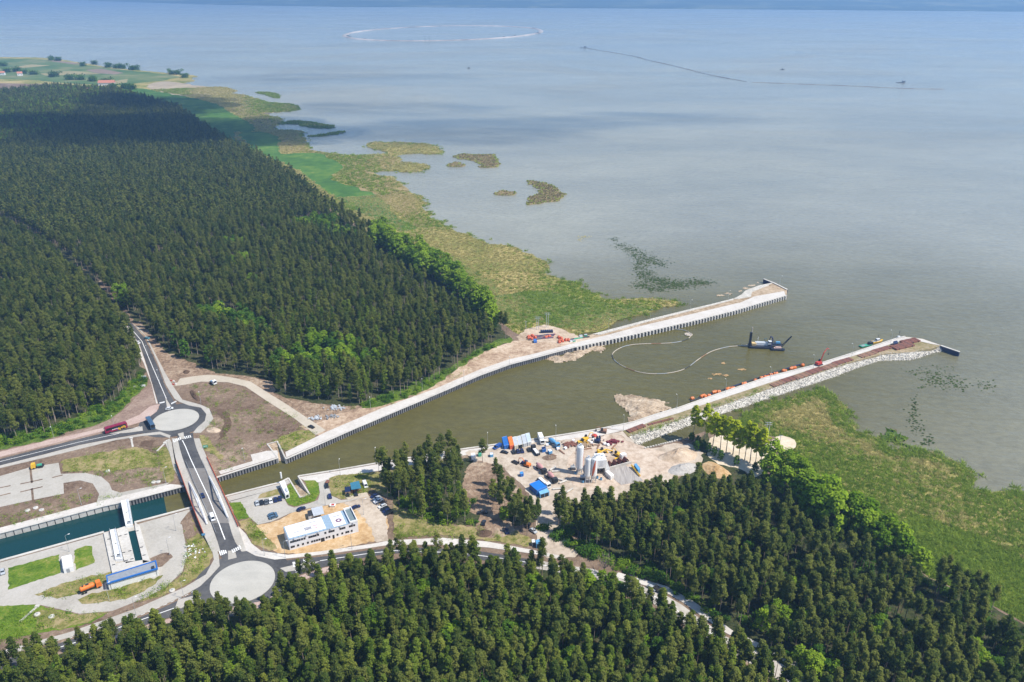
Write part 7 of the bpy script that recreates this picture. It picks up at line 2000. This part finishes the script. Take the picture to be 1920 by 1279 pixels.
# ------------------------------------------------------------------ floating pipelines
def pipeline(label, px, r, mats, seg=8.0, z=.25, name='floating_pipeline'):
    line = smooth([G(x, y, z) for x, y in px], 2, closed=False)
    line = resample(line, 1.5)
    t = thing(name, label, 'pipeline', (0, 0, 0))
    acc, cur, k = 0.0, [line[0]], 0
    for a, b_ in zip(line, line[1:]):
        cur.append(b_); acc += (b_ - a).length
        if acc > seg:
            mb = MB(); mb.tube(cur, r, 6); mb.build('pipe_section', mats[k % len(mats)], t); k += 1; acc = 0; cur = [b_]
    if len(cur) > 1: mb = MB(); mb.tube(cur, r, 6); mb.build('pipe_section', mats[k % len(mats)], t)
    return t
P_PIPEW = plain('pale_pipe', (.46, .40, .33), .6)
pipeline('long looping pale floating pipeline running from the dredger across the canal', [(1404, 646.5), (1380, 649), (1365, 650), (1345, 655), (1331, 660), (1318, 668), (1307, 675.5), (1294, 686), (1280, 694), (1255, 700), (1223, 701.6), (1197, 698.2), (1170, 688.4), (1152, 677), (1146.5, 666), (1152.8, 657.6), (1168.8, 649.5), (1187.6, 645.8), (1213, 644.5), (1244, 644), (1261, 643), (1281, 639.5), (1293, 633.5), (1296.8, 627.5), (1288, 620), (1270, 617), (1244, 617), (1215, 622)],
         .27, [P_PIPEW, P_PIPEW, P_GREY, P_PIPEW, P_PIPEW, P_RUSTL, P_PIPEW, P_GREY, P_DARK], 7)
t = pipeline('dark pipeline with orange floats moored along the southern breakwater', [(1295, 752.5), (1340, 736.5), (1390, 719.5), (1440, 702.5), (1490, 686.5), (1508, 681.5)], .55, [P_DARK, P_NAVY], 12)
fl = [(85, 430), (170, 412), (188, 405), (200, 413), (237, 405), (278, 375), (290, 370), (325, 370), (398, 347), (418, 341), (438, 342), (455, 338), (545, 300), (560, 295), (652, 268), (708, 245), (740, 237), (765, 235), (795, 217), (832, 208), (842, 206), (905, 180), (920, 182), (975, 161), (990, 155), (1008, 153), (1078, 130)]
FL = None
for x, y in fl:
    p = G(1280 + x / 4.803, 660 + y / 4.803 - 1.6, .5)
    if FL is None:
        FL = thing('pipe_float', 'orange float strung on the dark pipeline by the southern breakwater', 'float', p, .4, 'orange floats on the dark pipeline')
        mb = MB(); mb.lathe([(.6, -1.3), (1.15, -.9), (1.15, .9), (.6, 1.3)], 10, (0, 0, .3), 'X'); fs_ = mb.build('shell', P_ORANGE, FL)
        mb = MB(); mb.lathe([(1.17, -.12), (1.17, .12)], 10, (0, 0, .3), 'X'); mb.build('band', P_DARK, fs_)
    else: dup(FL, p, .4 + rt.uniform(-.5, .5))
# store of pipes and floats on the northern sand yard
for i in range(9):
    a = G(1002 + (i % 3) * 12 + i * .6, 636 - (i // 3) * 3.2 - (i % 3) * 1.2, ZL + .5)
    t = thing('dredge_pipe', 'dark dredging pipe lying in the store on the northern sand yard', 'pipe', a, .25 + .1 * math.sin(i * 3), 'dredging pipes on the northern sand yard')
    mb = MB(); mb.lathe([(.45, -4.2), (.45, 4.2)], 9, (0, 0, 0), 'X'); mb.build('tube', P_NAVY if i % 2 else plain('plum_pipe', (.10, .06, .13), .6), t)
    for s in (-1, 1): mb = MB(); mb.lathe([(.6, -.1), (.6, .1)], 9, (s * 4.1, 0, 0), 'X'); mb.build('flange', P_RED if i % 3 else P_DARK, t)
for i, (x, y) in enumerate(((991, 631), (994, 633), (997, 635), (992, 634), (1000, 631), (1003, 632), (998, 629), (1024, 632), (1030, 630.5), (1048, 632), (1052, 634), (1050, 638), (1055, 639), (1049, 641), (1061, 637), (1066, 637))):
    t = thing('pipe_float', 'orange red float stored on the northern sand yard', 'float', G(x, y, ZL + .9), rt.random() * 3, 'orange red floats on the northern sand yard')
    mb = MB(); mb.lathe([(.7, -1.2), (1.1, -.8), (1.1, .8), (.7, 1.2)], 10, (0, 0, 0), 'X'); mb.build('shell', P_RAIL, t)
    mb = MB(); mb.lathe([(1.13, -.15), (1.13, .15)], 10, (0, 0, 0), 'X'); mb.build('band', P_DARK, t)
t = thing('steel_stack', 'dark steel stack behind the pipes on the northern sand yard', 'stack', G(1025, 623.5), .1)
mb = MB()
for k in range(6): mb.box((-4 + k * 1.6, 0, .9), (1.3, 2.6, 1.8))
mb.build('frames', P_NAVY, t)
container('small bright blue skip in front of the orange floats', [(1001, 640), (1007, 639), (1005, 635.5), (1000, 636.5)], 1.6, P_BLUE, P_BLUE, 'skip', 'skip')
pipeline('dark and green pipe lying along the sand to the northern breakwater', [(1062, 637.5), (1085, 634), (1105, 631)], .5, [P_DARK, P_GREEN], 6, ZL + .5, 'land_pipe')
for i, (x, y) in enumerate(((1071, 641), (1076, 640.5), (1089, 631.5), (1098, 630))):
    t = thing('pallet_crate', 'green and white crate beside the pipe on the northern breakwater root', 'crate', G(x, y), .3, 'crates by the northern breakwater root')
    mb = MB(); mb.box((0, 0, .6), (2.2, 1.4, 1.1)); mb.build('body', P_GREEN if i % 2 else P_WHITE, t); mb = MB(); mb.box((0, 0, 1.2), (2.3, 1.5, .1)); mb.build('lid', P_LGREY, t)
for i, (x, y) in enumerate(((1137, 643.5), (1160, 637.5), (1176, 634), (1198, 628))):
    t = thing('pontoon', 'flat green white pontoon moored below the northern breakwater wall', 'pontoon', G(x, y, .1), .33, 'pontoons below the northern breakwater wall')
    mb = MB(); mb.box((0, 0, .3), (6, 1.6, .7), 0, .96); mb.build('hull', plain('mint_paint', (.40, .56, .44), .6), t); mb = MB(); mb.box((0, 0, .72), (5.2, 1.0, .12)); mb.build('deck', P_WHITE, t)

# ------------------------------------------------------------------ dredger and boats
P_HULL = plain('dark_hull', (.012, .016, .03), .5)
dr = thing('dredger', 'navy blue cutter dredger with tall spud and raised ladder in the canal mouth', 'dredger', G(1434, 651, .0), -.10)
mb = MB(); mb.prism([(-11.5, -3.6), (4, -3.6), (4, 3.6), (-11.5, 3.6)], -.5, 1.3); mb.build('hull', P_HULL, dr)
for s in (-1, 1): mb = MB(); mb.prism([(3.5, s * 4.6 - 1.4), (12, s * 4.6 - 1.4), (13.2, s * 4.6), (12, s * 4.6 + 1.4), (3.5, s * 4.6 + 1.4)], -.5, 1.3); mb.build('side_pontoon', P_HULL, dr)
mb = MB(); mb.box((-2.5, 1.4, 2.3), (8.5, 2.8, 2.0)); eh_ = mb.build('engine_house', P_WHITE, dr)
mb = MB(); mb.box((-8, .6, 2.1), (3.0, 3, 1.6)); mb.build('pump_house', plain('ochre_paint', (.62, .44, .20), .6), dr)
mb = MB(); mb.box((-2.2, 1.4, 3.38), (8.0, 2.4, .14)); mb.build('house_roof', P_LGREY, eh_)
mb = MB(); mb.box((3.2, .4, 3.8), (2.6, 2.6, 2.2), 0, .9); bc_ = mb.build('bridge_cabin', P_WHITE, dr)
mb = MB(); mb.box((3.2, .4, 4.05), (2.62, 2.62, .7), 0, .96); mb.build('cabin_window', P_GLASS, bc_)
mb = MB(); mb.tube([(2.5, 3.4, 1.3), (3.6, 1.5, 8.2), (4.4, -1.6, 8.2), (3.8, -3.4, 1.3)], .42, 5); mb.tube([(3.6, 1.5, 8.2), (8, 0, 2)], .2, 5); mb.build('gantry', plain('violet_blue_paint', (.03, .03, .10), .5), dr)
mb = MB(); mb.box((-11.2, -1.2, 6.0), (1.5, 1.5, 11.5)); mb.build('spud_tower', P_HULL, dr)
mb = MB(); mb.tube([(-10.6, -.4, -2), (-10.6, -.4, 15.5)], .38, 7); mb.build('spud', P_PIPEW, dr)
mb = MB(); mb.tube([(3, 0, 1.4), (12, 0, 1.5)], .8, 5); mb.build('cutter_ladder', P_HULL, dr)
for s in (-1, 1): mb = MB(); mb.tube([(12, s * .9, 1.5), (17.5, s * .5, 9.2)], .30, 5); mb.build('ladder_frame', P_HULL, dr)
mb = MB(); mb.tube([(17.5, -.6, 9.2), (17.5, .6, 9.2)], .45, 6); mb.build('sheave', P_HULL, dr)
mb = MB(); mb.box((10, 4.5, 2.0), (3, 1.6, 1.4)); mb.build('winch', P_SKYB, dr)
mb = MB(); mb.box((8.5, -4.4, 1.9), (4, 1.8, 1.2)); mb.box((6, -4.6, 1.7), (1.4, 1.4, .8)); mb.build('deck_gear', plain('pinkish_gear', (.55, .38, .33), .7), dr)
mb = MB(); mb.tube([(-5, 2.5, 3.3), (-5, 2.5, 7.2)], .12, 5); mb.tube([(-5.8, 2.5, 5.5), (-4.2, 2.5, 6.4)], .08, 4); mb.build('mast', P_WHITE, dr)
mb = MB(); mb.tube([(-.5, 3, 1.3), (-.2, 3, 5.4), (1.5, 3, 5.6)], .22, 5); mb.build('deck_crane', plain('teal_gear', (.03, .12, .18), .5), dr)
mb = MB(); mb.tube([(-11, 0, .9), (-17, .2, .6)], .45, 6); mb.build('discharge_pipe', P_PIPEW, dr)
def boat(label, px, L, hullm, cabm, rz, z=0.0, mast=0.0, cabx=0.0, name='boat', cat='boat'):
    t = thing(name, label, cat, G(*px, z), rz)
    w = L * .28
    mb = MB(); mb.add([(-L / 2, -w / 2, 1.0), (L * .25, -w / 2, 1.1), (L / 2, 0, 1.4), (L * .25, w / 2, 1.1), (-L / 2, w / 2, 1.0), (-L * .46, -w * .38, -.3), (L * .22, -w * .36, -.3), (L * .38, 0, -.3), (L * .22, w * .36, -.3), (-L * .46, w * .38, -.3)],
                      [(0, 1, 2, 3, 4), (9, 8, 7, 6, 5), (0, 5, 6, 1), (1, 6, 7, 2), (2, 7, 8, 3), (3, 8, 9, 4), (4, 9, 5, 0)]); mb.build('hull', hullm, t)
    mb = MB(); mb.box((cabx, 0, 1.0 + L * .08), (L * .28, w * .7, L * .16), 0, .86); ca_ = mb.build('cabin', cabm, t)
    mb = MB(); mb.box((cabx, 0, 1.05 + L * .10), (L * .285, w * .71, L * .05), 0, .95); mb.build('cabin_window', P_GLASS, ca_)
    if mast: mb = MB(); mb.tube([(cabx, 0, 1.2), (cabx, 0, mast)], .12, 5); mb.tube([(cabx, 0, mast * .7), (cabx + L * .2, 0, mast * .9)], .07, 4); mb.build('mast', P_DARK, t)
    mb = MB(); mb.box((-L * .3, 0, 1.12), (L * .25, w * .6, .15)); mb.build('deck', P_GREY, t)
    return t
boat('blue and white workboat moored at the northern breakwater head', (1457, 563), 12, P_BLUE, P_WHITE, .35)
boat('small brown barge moored below the northern breakwater wall', (1421, 571.5), 12, plain('barge_brown', (.42, .30, .22), .7), P_LGREY, .3, cabx=-4)
boat('yellow and white tug moored behind the southern breakwater', (1645, 641.5), 11, P_YELL, P_WHITE, .4, mast=6)
boat('low green and dark barge moored beside the yellow tug', (1625, 649), 12, P_GREEN, P_DARK, .38, cabx=3)
boat('blue and white boat moored at the southern breakwater head', (1684, 636), 9, P_NAVY, P_WHITE, .5, mast=7)
container('dark blue site box on the southern breakwater head', [(1676, 644), (1684, 642), (1682, 638.5), (1675, 640)], 2.4, P_NAVY, P_NAVY)
t = thing('work_float', 'round pale work float at the end of the looping pipeline', 'float', G(1291, 627.5, .1))
mb = MB(); mb.lathe([(2.9, -.2), (3.0, .4), (2.5, .45), (2.4, .1)], 18); mb.build('ring_hull', P_PIPEW, t); mb = MB(); mb.box((-.6, .3, .4), (3.2, .9, .5), .6); mb.build('raft', P_PIPEW, t)
boat('dark distant tug at the start of the far pipeline', (1095, 89.5), 34, P_NAVY, P_GREY, .2, cabx=4)
boat('dark distant dredger with upright mast out on the lagoon', (1690, 155), 26, P_NAVY, P_GREY, .1, mast=18, cabx=6)
boat('tiny dark boat out on the lagoon, the one with a wake', (1467, 131), 16, P_DARK, P_DARK, .1)
boat('tiny dark boat alone in the middle of the lagoon', (879, 128), 12, P_DARK, P_DARK, .3)
pipeline('thin far pipeline curving across the lagoon from the ring-shaped dam', [(1100, 90), (1140, 97), (1195, 106), (1215, 113), (1260, 122), (1320, 138), (1365, 147), (1400, 153)], .55, [P_RUSTL, P_PIPEW, P_LGREY, P_PIPEW], 60, .6, 'far_pipeline')
pipeline('dotted far pipeline continuing over the lagoon towards the distant dredger', [(1410, 154), (1500, 157.5), (1600, 161), (1700, 166), (1770, 167)], .35, [P_PIPEW, P_RUSTL], 40, .3, 'far_pipeline')
# ring-shaped dam far out
rd = thing('ring_dam', 'huge pale ring-shaped dam far out in the lagoon', 'dam', (0, 0, 0))
pts = []
for k in range(96):
    a = 2 * math.pi * k / 96
    pts.append(G(830.5 + 184 * math.cos(a), 62.8 - 4.3 * math.cos(a) - 13.6 * math.sin(a), 0))
c = sum(pts, Vector()) / 96
vs, fs = [], []
for p in pts:
    d = (p - c).normalized()
    for off, z in ((-15, -.5), (-6, 3.4), (6, 3.4), (16, -.5)): vs.append(p + d * off + Vector((0, 0, z)))
for k in range(96):
    a, b_ = k * 4, ((k + 1) % 96) * 4
    for j in range(3): fs.append((a + j, a + j + 1, b_ + j + 1, b_ + j))
mb = MB(); mb.add(vs, fs); mb.build('dyke', ground_mat('dam_sand', [(.3, (.15, .14, .13)), (.5, (.38, .35, .32)), (.7, (.62, .57, .52))], .004, .02, .4, .1, 0, .1), rd)
for i, (x, y) in enumerate(((945, 70.5), (965, 68), (1000, 53), (1008, 63), (684, 74), (652, 68.5))):
    boat('small dark work barge beside the ring-shaped dam', (x, y), 40, P_DARK, P_GREY, .1 * i)['group'] = 'work barges beside the ring dam'
for x in (797, 805):
    t = thing('mast', 'thin dark mast standing on the near side of the ring-shaped dam', 'mast', G(x, 77, 4), 0, 'masts on the ring dam'); mb = MB(); mb.tube([(0, 0, 0), (0, 0, 24)], .8, 5); mb.build('pole', P_DARK, t); mb = MB(); mb.box((0, 0, 1), (6, 6, 2)); mb.build('base', P_DARK, t)
mats('mud_banks', [(845, 66, 14, .5), (825, 64.5, 8, .4)], 3000, leaf_mat('mud', (.35, .30, .26), (.5, .44, .38), 0), 9)

# ------------------------------------------------------------------ far peninsula: trees and houses
gT = 'trees among the fields of the far peninsula'
for x, y, n, w in ((98, 113, 4, 5), (112, 113.5, 4, 6), (158, 123, 3, 4), (178, 120, 2, 2), (205, 126, 4, 4), (218, 128, 5, 6), (230, 129, 4, 4), (250, 131, 5, 7), (322, 139, 3, 3), (333, 140, 3, 3), (345, 145, 3, 2), (8, 124, 4, 8), (10, 136, 4, 8), (28, 134, 5, 6), (45, 138, 4, 5), (65, 140, 4, 6), (97, 144, 2, 2), (105, 144, 2, 2),
                   (125, 149, 4, 8), (150, 150, 5, 8), (175, 152, 5, 8), (200, 156, 4, 6), (212, 166, 4, 8), (235, 166, 4, 8), (250, 168, 3, 5)):
    for k in range(max(2, n - 1)):
        p = G(x + rt.gauss(0, w * .5), y + rt.gauss(0, .5), ZM)
        tree('tuft', 'broadleaf_tree', p.x, p.y, 'dark green tree among the fields of the far peninsula', 'broadleaf tree', gT, 4.6, r=rt, z=ZM)
def house(label, px, L, W, H, rz, z=ZM):
    t = thing('house', label, 'house', G(*px, z), rz)
    mb = MB(); mb.box((0, 0, H / 2), (L, W, H)); mb.build('wall', P_WHITE, t)
    mb = MB(); mb.xzprism([(-W * .58, H), (W * .58, H), (0, H + W * .45)], -L * .52, L * .52)
    o = mb.build('roof', plain('terracotta_roof', (.50, .20, .13), .8), t); o.rotation_euler = (0, 0, math.pi / 2)
    for x in (-L * .25, L * .25): mb = MB(); mb.box((x, -W / 2 - .03, H * .55), (1.4, .1, 1.4)); mb.build('window', P_GLASS, t)
house('long house with orange roof beside the far wood', (201, 160), 40, 14, 7, .1)
house('small house with orange roof inside the far wood clearing', (170, 175), 18, 10, 9, .6, ZL)
house('white house among trees at the far peninsula edge', (5, 141), 14, 10, 7, .2)
house('white house between dark trees on the far peninsula', (38, 142), 14, 10, 7, .5)

# ------------------------------------------------------------------ clutter of the construction yard
rc = random.Random(44)
def clutter(n, px, build, name, label, cat, group):
    first = None
    for x, y in px:
        p = G(x, y, ZL + .15)
        if first is None:
            first = thing(name, label, cat, p, rc.random() * 3, group); build(first)
        else: dup(first, p, rc.random() * 3)
def b_pallet(t):
    mb = MB(); mb.box((0, 0, .1), (1.8, 1.5, .2)); mb.build('pallet', P_WOOD, t); mb = MB(); mb.box((0, 0, .7), (1.6, 1.3, 1.0), .05, .95); mb.build('load', M_ban, t)
def b_beam(t):
    mb = MB(); mb.box((0, -.4, .2), (5.5, .3, .35)); mb.box((.3, .1, .2), (5.0, .3, .35), .06); mb.build('beam', P_RUSTL, t); mb = MB(); mb.box((1.2, 0, .05), (.25, 1.6, .15)); mb.build('bearer', P_WOOD, t)
def b_barrel(t):
    mb = MB(); mb.lathe([(.55, 0), (.6, .3), (.6, 1.1), (.55, 1.4)], 10); mb.build('drum', P_SKYB, t); mb = MB(); mb.lathe([(.5, 1.4), (.48, 1.45)], 10); mb.build('lid', P_DARK, t)
def b_pipe(t):
    mb = MB(); mb.lathe([(.5, -2.2), (.5, 2.2)], 10, (0, 0, .5), 'X'); mb.build('pipe', M_conc, t); mb = MB(); mb.lathe([(.62, -.2), (.62, .2)], 10, (2.1, 0, .5), 'X'); mb.build('collar', M_conc, t)
clutter(9, [(1104, 829), (1109, 832), (1088, 838), (1113, 826), (1060, 842), (1026, 836), (1046, 843), (1134, 834), (1140, 836), (1075, 828)], b_pallet, 'pallet', 'wooden pallet with white load on the sand behind the silos', 'pallet', 'pallets behind the silos')
clutter(9, [(1116, 835), (1128, 832), (1083, 841), (1121, 838), (1053, 848), (1150, 838), (1100, 842), (1035, 853)], b_beam, 'steel_beam', 'rusty steel beams lying on the sand near the scrap piles', 'beam', 'steel beams in the yard')
clutter(9, [(1096, 893), (1079, 889), (1120, 897), (1048, 838), (1127, 900), (1082, 886), (1093, 905), (1030, 833)], b_barrel, 'barrel', 'light blue barrel standing near silos and lorries', 'barrel', 'barrels in the yard')
clutter(9, [(1044, 918), (1052, 924), (1060, 930), (1048, 900), (1055, 905), (1068, 921), (1036, 880), (1042, 885)], b_pipe, 'concrete_pipe', 'pale concrete pipe lying on the sand below the silos', 'pipe', 'concrete pipes below the silos')
